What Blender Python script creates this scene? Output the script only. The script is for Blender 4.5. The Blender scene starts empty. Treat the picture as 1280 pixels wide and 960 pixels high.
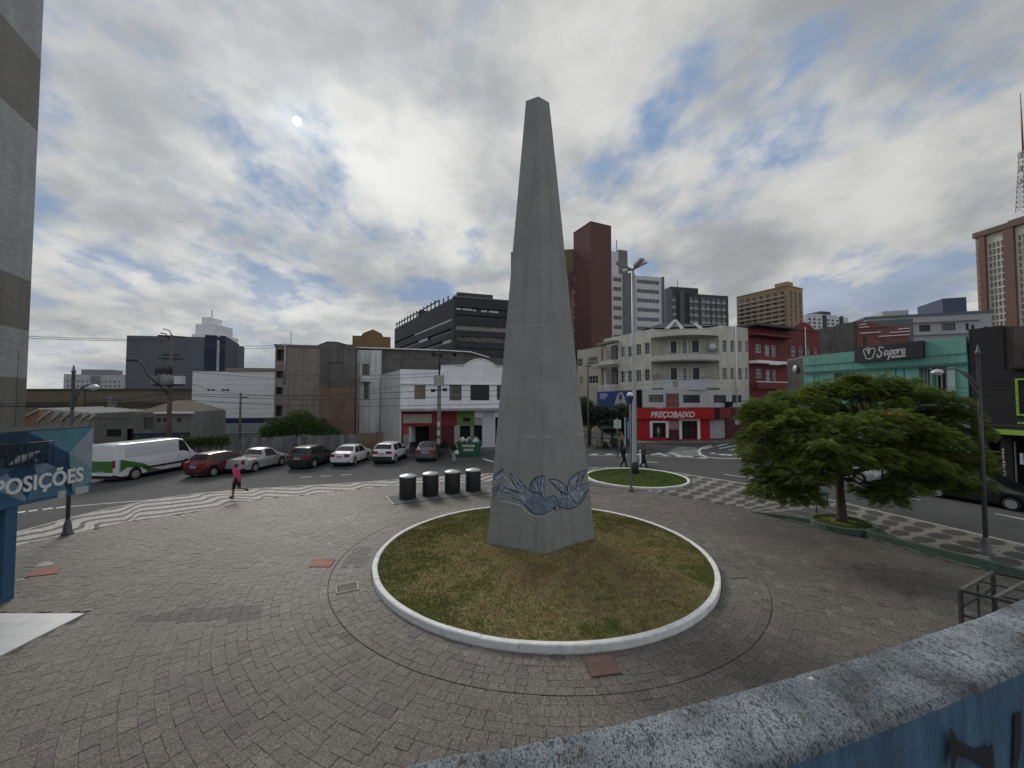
import bpy, bmesh, math, random
from mathutils import Vector, Matrix
import numpy as np
random.seed(7)
R = math.radians
scene = bpy.context.scene
COL = scene.collection

# ------------------------------------------------------------------ camera
F_PX, TILT, EYE = 497.0, R(2.07), 5.0
cam_d = bpy.data.cameras.new('camera'); cam = bpy.data.objects.new('camera', cam_d); COL.objects.link(cam)
cam.location = (0, 0, EYE); cam.rotation_euler = (R(90) + TILT, 0, 0)
cam_d.sensor_width = 36; cam_d.lens = 36 * F_PX / 1280; cam_d.clip_start = .05; cam_d.clip_end = 6000
scene.camera = cam

# ------------------------------------------------------------------ light
SUN_EL, SUN_AZ = R(32), R(-29)          # azimuth measured from +Y to the right
SUN_DIR = Vector((math.sin(SUN_AZ) * math.cos(SUN_EL), math.cos(SUN_AZ) * math.cos(SUN_EL), math.sin(SUN_EL)))
sd = bpy.data.lights.new('sun', 'SUN'); sd.energy = .9; sd.angle = R(20); sd.color = (1, .95, .88)
so = bpy.data.objects.new('sun', sd); COL.objects.link(so)
so.rotation_euler = SUN_DIR.to_track_quat('Z', 'Y').to_euler(); so.location = (0, 0, 60)
scene.view_settings.view_transform = 'Standard'; scene.view_settings.look = 'None'
scene.view_settings.exposure = .92; scene.view_settings.gamma = 1

class NT:
    """terse node tree writer"""
    def __init__(s, tree): s.t = tree; s.t.nodes.clear()
    def n(s, kind, ins=None, **kw):
        x = s.t.nodes.new(kind)
        for k, v in kw.items(): setattr(x, k, v)
        for k, v in (ins or {}).items():
            if isinstance(v, bpy.types.NodeSocket): s.t.links.new(v, x.inputs[k])
            else: x.inputs[k].default_value = v
        return x
    def m(s, op, a, b=0., c=0., clamp=False):
        return s.n('ShaderNodeMath', {0: a, 1: b, 2: c}, operation=op, use_clamp=clamp).outputs[0]
    def v(s, op, a, b=(0, 0, 0)):
        x = s.n('ShaderNodeVectorMath', {0: a, 1: b}, operation=op)
        return x.outputs['Value'] if op in ('DOT_PRODUCT', 'LENGTH') else x.outputs[0]
    def mix(s, f, a, b, mode='MIX'):
        x = s.n('ShaderNodeMix', data_type='RGBA', blend_type=mode)
        for i, val in ((0, f), (6, a), (7, b)):
            if isinstance(val, bpy.types.NodeSocket): s.t.links.new(val, x.inputs[i])
            else: x.inputs[i].default_value = val if i == 0 else (tuple(val) + (1,))[:4]
        return x.outputs[2]
    def noise(s, vec, scale, detail=4, rough=.55, dist=0.):
        return s.n('ShaderNodeTexNoise', {'Vector': vec, 'Scale': scale, 'Detail': detail, 'Roughness': rough, 'Distortion': dist})
    def ramp(s, f, pts):
        x = s.n('ShaderNodeValToRGB', {0: f}); e = x.color_ramp.elements
        while len(e) < len(pts): e.new(.5)
        for el, (p, c) in zip(e, pts):
            el.position = p; el.color = (c, c, c, 1) if not isinstance(c, tuple) else tuple(c) + (1,)
        return x.outputs[0]
    def map(s, vec, scale=(1, 1, 1), rot=(0, 0, 0), loc=(0, 0, 0)):
        return s.n('ShaderNodeMapping', {'Vector': vec, 'Scale': scale, 'Rotation': rot, 'Location': loc}).outputs[0]
    def sm(s, x, a, b):
        return s.n('ShaderNodeMapRange', {0: x, 1: a, 2: b, 3: 0., 4: 1.}, interpolation_type='SMOOTHSTEP').outputs[0]

# ------------------------------------------------------------------ sky: daylight plus a broken deck of cloud
world = bpy.data.worlds.new('World'); scene.world = world; world.use_nodes = True
def build_sky():
    t = NT(world.node_tree)
    d = t.n('ShaderNodeTexCoord').outputs['Generated']
    sep = t.n('ShaderNodeSeparateXYZ', {0: d})
    zz = t.m('MAXIMUM', sep.outputs[2], 0.)
    k = t.m('DIVIDE', 1., t.m('ADD', zz, .27))
    p = t.v('MULTIPLY', d, t.n('ShaderNodeCombineXYZ', {0: k, 1: k, 2: 0.}).outputs[0])     # a flat cloud layer overhead
    sky = t.n('ShaderNodeTexSky', sky_type='NISHITA', sun_disc=False, sun_elevation=SUN_EL, sun_rotation=SUN_AZ,
              air_density=1., dust_density=1.2, ozone_density=1.)
    blue = t.mix(1., sky.outputs[0], (1.15, 1.7, 2.65), 'DARKEN')
    pw = t.map(p, (1., .80, 1.), (0, 0, R(24)), (19.55, 23.66, 0))
    big = t.noise(pw, 1.7, 8, .58, .12).outputs[0]
    fine = t.noise(t.map(p, (1.15, .85, 1.), (0, 0, R(24)), (2.82, .85, 0)), 4.2, 7, .62, .1).outputs[0]
    cov = t.m('ADD', t.m('MULTIPLY', big, .78), t.m('MULTIPLY', fine, .22))
    cover = t.sm(cov, .39, .515)
    low = t.sm(sep.outputs[2], .38, .0)
    cover = t.m('MAXIMUM', cover, t.m('MULTIPLY', low, .9))
    mott = t.noise(t.map(p, (1., .9, 1.), (0, 0, R(-15)), (25.07, 12.98, 0)), 1.7, 6, .52, .1).outputs[0]
    mott2 = t.noise(t.map(p, (1., .9, 1.), (0, 0, R(12)), (1.7, 5.2, 0)), 7.5, 6, .6, .05).outputs[0]
    bright = t.sm(t.m('ADD', t.m('MULTIPLY', mott, .78), t.m('MULTIPLY', mott2, .22)), .36, .64)
    cloud = t.mix(bright, (.185, .195, .204), (.372, .371, .360))
    cs = t.v('DOT_PRODUCT', d, tuple(SUN_DIR))
    cs = t.m('MAXIMUM', cs, 0.)
    g1 = t.m('ADD', t.m('MULTIPLY', t.m('POWER', cs, 5.), .7), t.m('MULTIPLY', t.m('POWER', cs, 22.), .65)); g2 = t.m('POWER', cs, 60.); g3 = t.m('POWER', cs, 700.)
    lit = t.m('ADD', t.m('MULTIPLY', g1, .27), 0.92)
    lit = t.m('ADD', lit, t.m('MULTIPLY', g2, .06))
    lit = t.m('ADD', lit, t.m('MULTIPLY', t.sm(cs, .3, -.8), 1.55))      # extra cloud brightness away from the sun, added to lift walls facing the camera
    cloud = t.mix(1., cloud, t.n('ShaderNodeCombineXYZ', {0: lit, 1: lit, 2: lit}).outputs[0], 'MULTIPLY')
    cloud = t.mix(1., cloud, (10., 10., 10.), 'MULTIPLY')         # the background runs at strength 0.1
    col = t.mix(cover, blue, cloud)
    disc = t.sm(cs, .999955, .99998)
    glow = t.m('ADD', t.m('MULTIPLY', g3, .9), t.m('MULTIPLY', disc, 5.))
    col = t.mix(1., col, t.n('ShaderNodeCombineXYZ', {0: t.m('MULTIPLY', glow, .9), 1: glow, 2: glow}).outputs[0], 'ADD')
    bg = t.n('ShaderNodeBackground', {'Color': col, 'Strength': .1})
    out = t.n('ShaderNodeOutputWorld', {0: bg.outputs[0]})
build_sky()

# ------------------------------------------------------------------ picture <-> world
ct, st = math.cos(TILT), math.sin(TILT)
def ray(px, py):
    du, dv = (px - 640) / F_PX, (480 - py) / F_PX
    return Vector((du, ct - dv * st, st + dv * ct))
def g(px, py, z=0.):
    r = ray(px, py); k = (z - EYE) / r.z
    return Vector((r.x * k, r.y * k, z))
def at(px, py, Y):
    r = ray(px, py); k = Y / r.y
    return Vector((r.x * k, Y, EYE + r.z * k))
def XY(px, Y): return Vector((at(px, 490, Y).x, Y))
def zat(py, Y): return at(640, py, Y).z
class Plane:
    """a vertical wall plane from p0 to p1 (left to right as seen from outside)"""
    def __init__(s, p0, p1):
        s.o = Vector((p0[0], p0[1])); e = Vector((p1[0], p1[1])) - s.o
        s.W = e.length; s.u = e.normalized(); s.n = Vector((-s.u.y, s.u.x)); s.ang = math.atan2(s.u.y, s.u.x)
    def uz(s, px, py):
        r = ray(px, py); n = s.n
        k = (s.o.dot(n)) / (r.x * n.x + r.y * n.y)
        q = Vector((r.x * k, r.y * k))
        return (q - s.o).dot(s.u), EYE + r.z * k
    def rect(s, x0, y0, x1, y1):
        xm, ym = (x0 + x1) / 2, (y0 + y1) / 2
        return (s.uz(x0, ym)[0], s.uz(x1, ym)[0], s.uz(xm, y1)[1], s.uz(xm, y0)[1])
    def pt(s, u, n=0., z=0.):
        q = s.o + s.u * u + s.n * n
        return Vector((q.x, q.y, z))
    def X(s, px): return s.uz(px, 490)[0]
    def Z(s, px, py): return s.uz(px, py)[1]

# ------------------------------------------------------------------ materials
MATS = {}
def lin(c): return tuple(c)
def mat(name, col, rough=.75, var=.18, scale=3., bump=.15, bscale=40., metal=0., streak=0., dirt=None, spec=.4, stretch=(1, 1, 1), coat=0., island=0., obj=False):
    """plain painted / plastered / stony surface: colour, uneven tone, grain and wear"""
    if name in MATS: return MATS[name]
    m = bpy.data.materials.new(name); m.use_nodes = True; t = NT(m.node_tree)
    pos = t.n('ShaderNodeTexCoord').outputs['Object'] if obj else t.n('ShaderNodeNewGeometry').outputs['Position']
    a = t.noise(t.map(pos, stretch), scale, 6, .6).outputs[0]
    b = t.noise(t.map(pos, stretch), scale * 7.3, 4, .6).outputs[0]
    f = t.m('ADD', t.m('MULTIPLY', a, .65), t.m('MULTIPLY', b, .35))
    f = t.sm(f, .3, .7)
    c = t.mix(f, tuple(x * (1 - var) for x in col), tuple(min(.95, x * (1 + var)) for x in col))
    if island:
        ri = t.n('ShaderNodeNewGeometry').outputs['Random Per Island']
        c = t.mix(1., c, t.ramp(ri, [(0., 1 - island), (1., 1 + island)]), 'MULTIPLY')
    if streak:
        sv = t.noise(t.map(pos, (2.2, 2.2, .12)), 1.6, 5, .65).outputs[0]
        dcol = dirt or tuple(x * .35 for x in col)
        c = t.mix(t.m('MULTIPLY', t.sm(sv, .48, .72), streak), c, dcol)
    rg = t.m('ADD', t.m('MULTIPLY', b, .25), rough - .12, clamp=True)
    ins = {'Base Color': c, 'Roughness': rg, 'Metallic': metal, 'Specular IOR Level': spec, 'Coat Weight': coat}
    if bump:
        bn = t.noise(t.map(pos, stretch), bscale, 5, .6).outputs[0]
        ins['Normal'] = t.n('ShaderNodeBump', {'Height': bn, 'Strength': bump, 'Distance': .02}).outputs[0]
    bs = t.n('ShaderNodeBsdfPrincipled', ins)
    t.n('ShaderNodeOutputMaterial', {0: bs.outputs[0]})
    MATS[name] = m
    return m
def glassm(name, col=(.02, .024, .028), rough=.08, var=.5, spec=.5):
    return mat(name, col, rough + .12, var, .7, 0, spec=spec)

# ------------------------------------------------------------------ mesh writing
class MB:
    def __init__(s): s.v = []; s.f = []; s.mi = []; s.sm = []; s.M = None
    def vert(s, p):
        p = Vector(p)
        if s.M is not None: p = s.M @ p
        s.v.append(tuple(p)); return len(s.v) - 1
    def face(s, pts, m=0, smooth=False):
        s.f.append([s.vert(p) for p in pts]); s.mi.append(m); s.sm.append(smooth)
    def idx(s, ids, m=0, smooth=False): s.f.append(list(ids)); s.mi.append(m); s.sm.append(smooth)
    def box(s, x0, x1, y0, y1, z0, z1, m=0):
        c = [s.vert(p) for p in ((x0,y0,z0),(x1,y0,z0),(x1,y1,z0),(x0,y1,z0),(x0,y0,z1),(x1,y0,z1),(x1,y1,z1),(x0,y1,z1))]
        for q in ((0,3,2,1),(4,5,6,7),(0,1,5,4),(1,2,6,5),(2,3,7,6),(3,0,4,7)): s.idx([c[i] for i in q], m)
    def prism(s, poly, z0, z1, m=0):
        """poly counter-clockwise in plan"""
        n = len(poly); a = [s.vert((p[0], p[1], z0)) for p in poly]; b = [s.vert((p[0], p[1], z1)) for p in poly]
        s.idx(a[::-1], m); s.idx(b, m)
        for i in range(n): s.idx([a[i], a[(i+1) % n], b[(i+1) % n], b[i]], m)
    def extr(s, poly, y0, y1, m=0):
        """poly in (x,z), counter-clockwise seen from -y; extruded along y"""
        n = len(poly); a = [s.vert((p[0], y0, p[1])) for p in poly]; b = [s.vert((p[0], y1, p[1])) for p in poly]
        s.idx(a, m); s.idx(b[::-1], m)
        for i in range(n): s.idx([a[(i+1) % n], a[i], b[i], b[(i+1) % n]], m)
    def tube(s, pts, r, n=8, m=0, cap=True, smooth=True):
        pts = [Vector(p) for p in pts]; rs = r if isinstance(r, (list, tuple)) else [r] * len(pts)
        rings = []
        up = Vector((0, 0, 1))
        for i, p in enumerate(pts):
            d = (pts[min(i+1, len(pts)-1)] - pts[max(i-1, 0)]).normalized()
            if abs(d.dot(up)) > .97: a = Vector((1, 0, 0)).cross(d).normalized()
            else: a = up.cross(d).normalized()
            if rings and a.dot(pa) < 0: a = -a
            pa = a; b = d.cross(a)
            rings.append([s.vert(p + (a * math.cos(2*math.pi*k/n) + b * math.sin(2*math.pi*k/n)) * rs[i]) for k in range(n)])
        for i in range(len(pts) - 1):
            for k in range(n): s.idx([rings[i][k], rings[i][(k+1) % n], rings[i+1][(k+1) % n], rings[i+1][k]], m, smooth)
        if cap: s.idx(rings[0][::-1], m); s.idx(rings[-1], m)
    def lathe(s, prof, n=24, m=0, c=(0, 0, 0), axis='z', smooth=True):
        """prof: (radius, height) going up"""
        rings = []
        for r, h in prof:
            ring = []
            for k in range(n):
                a = 2 * math.pi * k / n; x, y = math.cos(a) * r, math.sin(a) * r
                p = (x, y, h) if axis == 'z' else (x, h, y)
                ring.append(s.vert((c[0]+p[0], c[1]+p[1], c[2]+p[2])))
            rings.append(ring)
        for i in range(len(prof) - 1):
            for k in range(n):
                q = [rings[i][k], rings[i][(k+1) % n], rings[i+1][(k+1) % n], rings[i+1][k]]
                s.idx(q if axis == 'z' else q[::-1], m, smooth)
        for ring, flip in ((rings[0], True), (rings[-1], False)):
            s.idx(ring[::-1] if flip == (axis == 'z') else ring, m)
    def facade(s, O, U, IN, W, z0, z1, rects, m=0, depth=.18, rm=None):
        """a wall sheet with real openings and their reveals"""
        O, U, IN = Vector(O), Vector(U), Vector(IN); Z = Vector((0, 0, 1))
        P = lambda u, z, d=0.: O + U * u + IN * d + Z * z
        rs = [(max(0, r[0]), min(W, r[1]), max(z0, r[2]), min(z1, r[3])) for r in rects]
        rs = [r for r in rs if r[1] - r[0] > .02 and r[3] - r[2] > .02]
        us = sorted({0., W, *[r[0] for r in rs], *[r[1] for r in rs]}); zs = sorted({z0, z1, *[r[2] for r in rs], *[r[3] for r in rs]})
        for i in range(len(us) - 1):
            um = (us[i] + us[i+1]) / 2
            for j in range(len(zs) - 1):
                zm = (zs[j] + zs[j+1]) / 2
                if any(r[0] < um < r[1] and r[2] < zm < r[3] for r in rs): continue
                s.face([P(us[i], zs[j]), P(us[i+1], zs[j]), P(us[i+1], zs[j+1]), P(us[i], zs[j+1])], m)
        for (a, b, c, d) in rs:
            k = m if rm is None else rm
            s.face([P(a, c), P(a, d), P(a, d, depth), P(a, c, depth)][::-1], k); s.face([P(b, c), P(b, d), P(b, d, depth), P(b, c, depth)], k)
            s.face([P(a, c), P(b, c), P(b, c, depth), P(a, c, depth)][::-1], k); s.face([P(a, d), P(b, d), P(b, d, depth), P(a, d, depth)], k)
    def mesh(s, name, mats):
        me = bpy.data.meshes.new(name); me.from_pydata(s.v, [], s.f)
        for x in (mats if isinstance(mats, (list, tuple)) else [mats]): me.materials.append(x)
        me.polygons.foreach_set('material_index', s.mi); me.polygons.foreach_set('use_smooth', s.sm)
        me.update(); return me
    def build(s, name, mats, parent=None, loc=(0, 0, 0), rz=0.):
        return link(name, s.mesh(name, mats), parent, loc, rz)
def link(name, me, parent=None, loc=(0, 0, 0), rz=0.):
    o = bpy.data.objects.new(name, me); COL.objects.link(o); o.location = loc; o.rotation_euler = (0, 0, rz)
    if parent is not None: o.parent = parent
    return o
def tag(o, label=None, cat=None, group=None, kind=None):
    for k, v in (('label', label), ('category', cat), ('group', group), ('kind', kind)):
        if v: o[k] = v
    return o
def thing(name, label, cat, loc=(0, 0, 0), rz=0., group=None):
    return tag(link(name, None, None, loc, rz), label, cat, group)
def copy_tree(o, parent=None):
    c = o.copy(); COL.objects.link(c)
    if parent is not None: c.parent = parent
    for ch in o.children: copy_tree(ch, c)
    return c
def text(body, size, m, parent, M, name='lettering', shear=0., bold=0., extr=.006, sx=1., align='LEFT', spacing=1.):
    """M: 4x4 placing the text's x/y plane; sx squeezes the letters"""
    cu = bpy.data.curves.new('txt', 'FONT'); cu.body = body; cu.size = size; cu.shear = shear; cu.offset = bold; cu.extrude = extr
    cu.align_x = align; cu.space_character = spacing; cu.resolution_u = 4
    o = bpy.data.objects.new('txt', cu); COL.objects.link(o)
    dg = bpy.context.evaluated_depsgraph_get()
    me = bpy.data.meshes.new_from_object(o.evaluated_get(dg)); bpy.data.objects.remove(o); bpy.data.curves.remove(cu)
    me.transform(M @ Matrix.Diagonal((sx, 1, 1, 1))); me.materials.clear(); me.materials.append(m); me.name = name
    return link(name, me, parent)
def frame_M(O, U, V):
    U, V = Vector(U).normalized(), Vector(V).normalized(); N = U.cross(V)
    return Matrix(((U.x, V.x, N.x, O[0]), (U.y, V.y, N.y, O[1]), (U.z, V.z, N.z, O[2]), (0, 0, 0, 1)))

# ================================================================== GROUND
ROAD_Z = -.12
asphalt = mat('asphalt', (.066, .066, .069), .85, .22, .35, .5, 160., stretch=(1, 1, 1))
white_line = mat('road_paint', (.58, .58, .57), .7, .35, 3.5, .2, 120.)
kerb_m = mat('kerb_concrete', (.30, .295, .28), .8, .25, 2., .3, 60.)
kerb_white = mat('kerb_whitewash', (.74, .74, .73), .75, .16, 5., .5, 50., streak=.0)
soil_m = mat('ground_earth', (.10, .10, .095), .95, .3, .05, 0)

mb = MB(); mb.face([(-3000, -500, -.20), (3000, -500, -.20), (3000, 4000, -.20), (-3000, 4000, -.20)])
tag(mb.build('ground', soil_m), kind='structure')
mb = MB(); mb.face([(-160, -40, ROAD_Z), (170, -40, ROAD_Z), (170, 190, ROAD_Z), (-160, 190, ROAD_Z)])
tag(mb.build('road', asphalt), kind='structure')

def smooth_path(pts, n=8):
    pts = [Vector(p) for p in pts]; out = []
    for i in range(len(pts) - 1):
        p0, p1, p2, p3 = pts[max(i-1, 0)], pts[i], pts[i+1], pts[min(i+2, len(pts)-1)]
        for k in range(n):
            t = k / n
            out.append(.5 * ((2*p1) + (-p0+p2)*t + (2*p0-5*p1+4*p2-p3)*t*t + (-p0+3*p1-3*p2+p3)*t**3))
    out.append(pts[-1]); return out
def gp(*pp): return [g(x, y).to_2d() for x, y in pp]

# kerb line towards the road, from the far left round the corner and back along the right-hand street
KERB_L = [Vector((-19.5, 6.)), Vector((-18.9, 11.5))] + gp((21, 666), (125, 639), (250, 617), (440, 604), (576, 594.5)) + [Vector((.3, 27.1)), Vector((4.2, 28.4))]
KERB_R = [Vector((7.6, 28.9)), Vector((9.6, 28.2)), Vector((11.1, 26.6))] + gp((880, 597), (939, 606), (1000, 617), (1280, 682)) + [Vector((19.2, 7.5)), Vector((21.2, 0.)), Vector((22.5, -5))]
KERB = smooth_path(KERB_L + KERB_R, 8)
INNER_L = [Vector((-17.9, 6.)), Vector((-17.3, 11.))] + gp((21, 682), (92, 667), (160, 652), (237, 641), (320, 625.5), (375, 619), (450, 611), (498, 606.5)) + [Vector((-2.6, 23.9)), Vector((.6, 24.6)), Vector((3.4, 24.5))]
INNER_R = [Vector((5.0, 22.6))] + gp((807, 614), (886, 627), (939, 638)) + [Vector((11.3, 16.)), Vector((12.65, 14.45)), Vector((13.45, 12.5)), Vector((14.1, 11.)), Vector((14.9, 8.6)), Vector((16., 4.)), Vector((17., -5))]
INNER = smooth_path(INNER_L + INNER_R, 8)

def poly_obj(name, pts, z, m, kind='structure', parent=None):
    bm = bmesh.new(); vs = [bm.verts.new((p[0], p[1], z)) for p in pts]
    f = bm.faces.new(vs)
    if f.normal.z < 0: f.normal_flip()
    bm.normal_update()
    if f.normal.z < 0: f.normal_flip()
    bmesh.ops.triangulate(bm, faces=[f]); me = bpy.data.meshes.new(name); bm.to_mesh(me); bm.free(); me.materials.append(m)
    o = link(name, me, parent)
    return tag(o, kind=kind) if parent is None else o

mortar = mat('paver_mortar', (.10, .092, .08), .95, .3, 2., .2, 80.)
poly_obj('plaza', KERB + [Vector((-22, -5))], -.022, mortar)
plaza = bpy.data.objects['plaza']

# petit-pave mosaic: small pale and dark stones, waves on one side and ovals on the other
def mosaic(name, waves):
    m = bpy.data.materials.new(name); m.use_nodes = True; t = NT(m.node_tree)
    pos = t.n('ShaderNodeNewGeometry').outputs['Position']; uv = t.n('ShaderNodeUVMap').outputs[0]
    sp = t.n('ShaderNodeSeparateXYZ', {0: uv}); s_, w_ = sp.outputs[0], sp.outputs[1]
    wob = t.m('MULTIPLY', t.m('SUBTRACT', t.noise(pos, 2.2, 3).outputs[0], .5), .12)
    if waves:
        ph = t.m('SINE', t.m('MULTIPLY', s_, 2 * math.pi / 2.6))
        ph = t.m('ADD', ph, t.m('MULTIPLY', t.m('SINE', t.m('MULTIPLY', s_, 4 * math.pi / 2.6)), .25))
        x = t.m('ADD', t.m('ADD', w_, t.m('MULTIPLY', ph, .36)), wob)
        f = t.m('SINE', t.m('MULTIPLY', x, 2 * math.pi / .92))
        dark = t.sm(f, -.25, -.5)
        lightc, darkc = (.56, .54, .50), (.095, .093, .09)
    else:
        row = t.m('FLOOR', t.m('DIVIDE', w_, 1.02))
        sx = t.m('ADD', s_, t.m('MULTIPLY', t.m('MODULO', t.m('ADD', row, 40.), 2.), .0))
        fx = t.m('SUBTRACT', t.m('FRACT', t.m('DIVIDE', t.m('ADD', sx, wob), .92)), .5)
        fy = t.m('SUBTRACT', t.m('FRACT', t.m('DIVIDE', t.m('ADD', w_, wob), 1.02)), .5)
        q = t.m('ADD', t.m('POWER', t.m('ABSOLUTE', t.m('DIVIDE', fx, .37)), 2.), t.m('POWER', t.m('ABSOLUTE', t.m('DIVIDE', fy, .46)), 2.))
        dark = t.sm(q, 1.25, .85)
        lightc, darkc = (.33, .315, .28), (.075, .073, .07)
    vo = t.n('ShaderNodeTexVoronoi', {'Vector': pos, 'Scale': 15., 'Randomness': .75})
    ve = t.n('ShaderNodeTexVoronoi', {'Vector': pos, 'Scale': 15., 'Randomness': .75}, feature='DISTANCE_TO_EDGE')
    tone = t.n('ShaderNodeSeparateColor', {0: vo.outputs['Color']}).outputs[0]
    base = t.mix(dark, lightc, darkc)
    base = t.mix(1., base, t.ramp(tone, [(0., .72), (1., 1.18)]), 'MULTIPLY')
    gap = t.sm(ve.outputs['Distance'], .10, .02)
    base = t.mix(t.m('MULTIPLY', gap, .75), base, (.06, .057, .05))
    wear = t.sm(t.noise(pos, .7, 5, .6).outputs[0], .52, .72)
    base = t.mix(t.m('MULTIPLY', wear, .45), base, (.12, .115, .105))
    h = t.n('ShaderNodeBump', {'Height': t.m('MULTIPLY', gap, -1.), 'Strength': .5, 'Distance': .02}).outputs[0]
    bs = t.n('ShaderNodeBsdfPrincipled', {'Base Color': base, 'Roughness': .75, 'Normal': h})
    t.n('ShaderNodeOutputMaterial', {0: bs.outputs[0]}); return m
def resample(pts, n):
    L = [0.]
    for a, b in zip(pts, pts[1:]): L.append(L[-1] + (b - a).length)
    out = []; j = 0
    for i in range(n):
        s = L[-1] * i / (n - 1)
        while j < len(pts) - 2 and L[j+1] < s: j += 1
        f = (s - L[j]) / max(1e-9, L[j+1] - L[j]); out.append(pts[j].lerp(pts[j+1], min(1, f)))
    return out, L[-1]
def ribbon(name, outer, inner, z, m, n=140, parent=None):
    """pavement sheet between two lines with uv in metres (along, across)"""
    o, Lo = resample(outer, n); i_, _ = resample(inner, n)
    # pair each outer point with its nearest place on the inner line, in order
    ip, _ = resample(inner, 600); k = 0; pairs = []
    for q in o:
        best = min(range(k, min(len(ip), k + 60)), key=lambda j: (ip[j] - q).length); k = best; pairs.append(ip[best])
    me = bpy.data.meshes.new(name); vs = []; fs = []; uvs = []
    s = 0.; K = 4
    for a in range(n):
        if a: s += (o[a] - o[a-1]).length
        wd = (o[a] - pairs[a]).length
        for b in range(K + 1):
            q = o[a].lerp(pairs[a], b / K); vs.append((q.x, q.y, z)); uvs.append((s, wd * b / K))
    for a in range(n - 1):
        for b in range(K): fs.append((a*(K+1)+b, a*(K+1)+b+1, (a+1)*(K+1)+b+1, (a+1)*(K+1)+b))
    me.from_pydata(vs, [], fs); ul = me.uv_layers.new(name='UVMap')
    for lp in me.loops: ul.data[lp.index].uv = uvs[lp.vertex_index]
    me.materials.append(m); me.update()
    if me.polygons[0].normal.z < 0: me.flip_normals()
    return link(name, me, parent)
KL = smooth_path(KERB_L + [Vector((5.2, 28.8))], 8); KR = smooth_path([Vector((5.2, 28.8))] + KERB_R, 8)
IL = smooth_path(INNER_L, 8); IR = smooth_path([Vector((3.4, 24.5)), Vector((4.6, 22.9)), Vector((5.6, 21.6))] + INNER_R[1:], 8)
tag(ribbon('wave_mosaic_pavement', KL, IL, .003, mosaic('mosaic_waves', True), 160), kind='structure')
tag(ribbon('oval_mosaic_pavement', KR, IR, .0045, mosaic('mosaic_ovals', False), 160), kind='structure')

# kerb stones along the road: separate blocks
def kerb_run(line, name, parent, w, z0, z1, step, m, gap=.012, joined=True):
    pts, L = resample(line, max(2, int(sum((b-a).length for a, b in zip(line, line[1:])) / step) + 1))
    mb = MB()
    for a, b in zip(pts, pts[1:]):
        d = (b - a).normalized(); n = Vector((-d.y, d.x)); a2, b2 = a + d * gap/2, b - d * gap/2
        dz = random.uniform(-.006, .006)
        poly = [a2 - n*0, b2 - n*0, b2 + n*w, a2 + n*w]
        mb.prism([tuple(p) for p in poly], z0, z1 + dz)
    return mb.build(name, m, parent)
k_ = kerb_run(KERB, 'road_kerb', None, .13, ROAD_Z - .02, .02, .9, mat('road_kerb_stone', (.42, .41, .385), .8, .25, 2., .3, 60.)); tag(k_, kind='structure')

# ------------------------------------------------------------------ plaza pavers laid in rings round the monument
DISC = Vector((.95, 13.2)); DR = 5.22
def inside(poly, x, y):
    c = False; j = len(poly) - 1
    for i in range(len(poly)):
        a, b = poly[i], poly[j]
        if (a[1] > y) != (b[1] > y) and x < (b[0]-a[0]) * (y-a[1]) / (b[1]-a[1]) + a[0]: c = not c
        j = i
    return c
def paver_mat():
    m = bpy.data.materials.new('split_paver_stone'); m.use_nodes = True; t = NT(m.node_tree)
    geo = t.n('ShaderNodeNewGeometry'); pos = geo.outputs['Position']
    tint = t.n('ShaderNodeAttribute', attribute_name='tint', attribute_type='GEOMETRY').outputs['Color']
    a = t.noise(t.map(pos, (1, 1, 1)), 26., 5, .65).outputs[0]
    b = t.noise(t.map(pos, (.9, 1.5, 1.), (0, 0, R(-12))), 24., 6, .72, .3).outputs[0]
    f = t.m('ADD', t.m('MULTIPLY', a, .45), t.m('MULTIPLY', b, .55))
    c = t.ramp(f, [(.38, .30), (.475, .88), (.535, 1.12), (.63, 1.75)])  # shading of the rough stone relief painted into the colour
    rg = t.noise(pos, 12., 5, .65, .8).outputs[0]                      # split faces: shade in the creases, painted as thin dark lines
    c = t.mix(1., c, t.ramp(t.m('ABSOLUTE', t.m('SUBTRACT', rg, .5)), [(0., .25), (.02, .8), (.05, 1.08)]), 'MULTIPLY')
    base = t.mix(1., tint, c, 'MULTIPLY')
    lg = t.noise(pos, .22, 5, .6).outputs[0]
    base = t.mix(1., base, t.ramp(lg, [(.33, .70), (.68, 1.28)]), 'MULTIPLY')
    h = t.n('ShaderNodeBump', {'Height': f, 'Strength': .9, 'Distance': .03}).outputs[0]
    bs = t.n('ShaderNodeBsdfPrincipled', {'Base Color': base, 'Roughness': .62, 'Normal': h, 'Specular IOR Level': .5})
    t.n('ShaderNodeOutputMaterial', {0: bs.outputs[0]}); return m
paver_m = paver_mat()
PATCH = [(gp((166, 779), (190, 768), (318, 757), (332, 757), (330, 773), (240, 777)), (.058, .046, .040)),
         (gp((424, 708), (446, 685), (467, 684), (455, 707)), (.062, .055, .050)),
         (gp((409, 793), (424, 790), (447, 795), (433, 806)), (.07, .055, .048)),
         (gp((360, 668), (372, 666), (393, 666), (390, 669)), (.08, .074, .068))]
INNER_C = [tuple(p) for p in INNER]
PLAZA_POLY = [tuple(p) for p in INNER] + [(-22, -5)]
def seen(x, y):
    if y < .6: return 0.
    px = 640 + F_PX * x / y; py = 498 + F_PX * EYE / y
    if not (-5 < px < 1285 and py < 965): return 0.
    if py > 960 - max(0, px - 470) * .265: return 0.
    return F_PX * F_PX * EYE / y**3
cells = []
r = DR + .02
ri = 0
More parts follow.
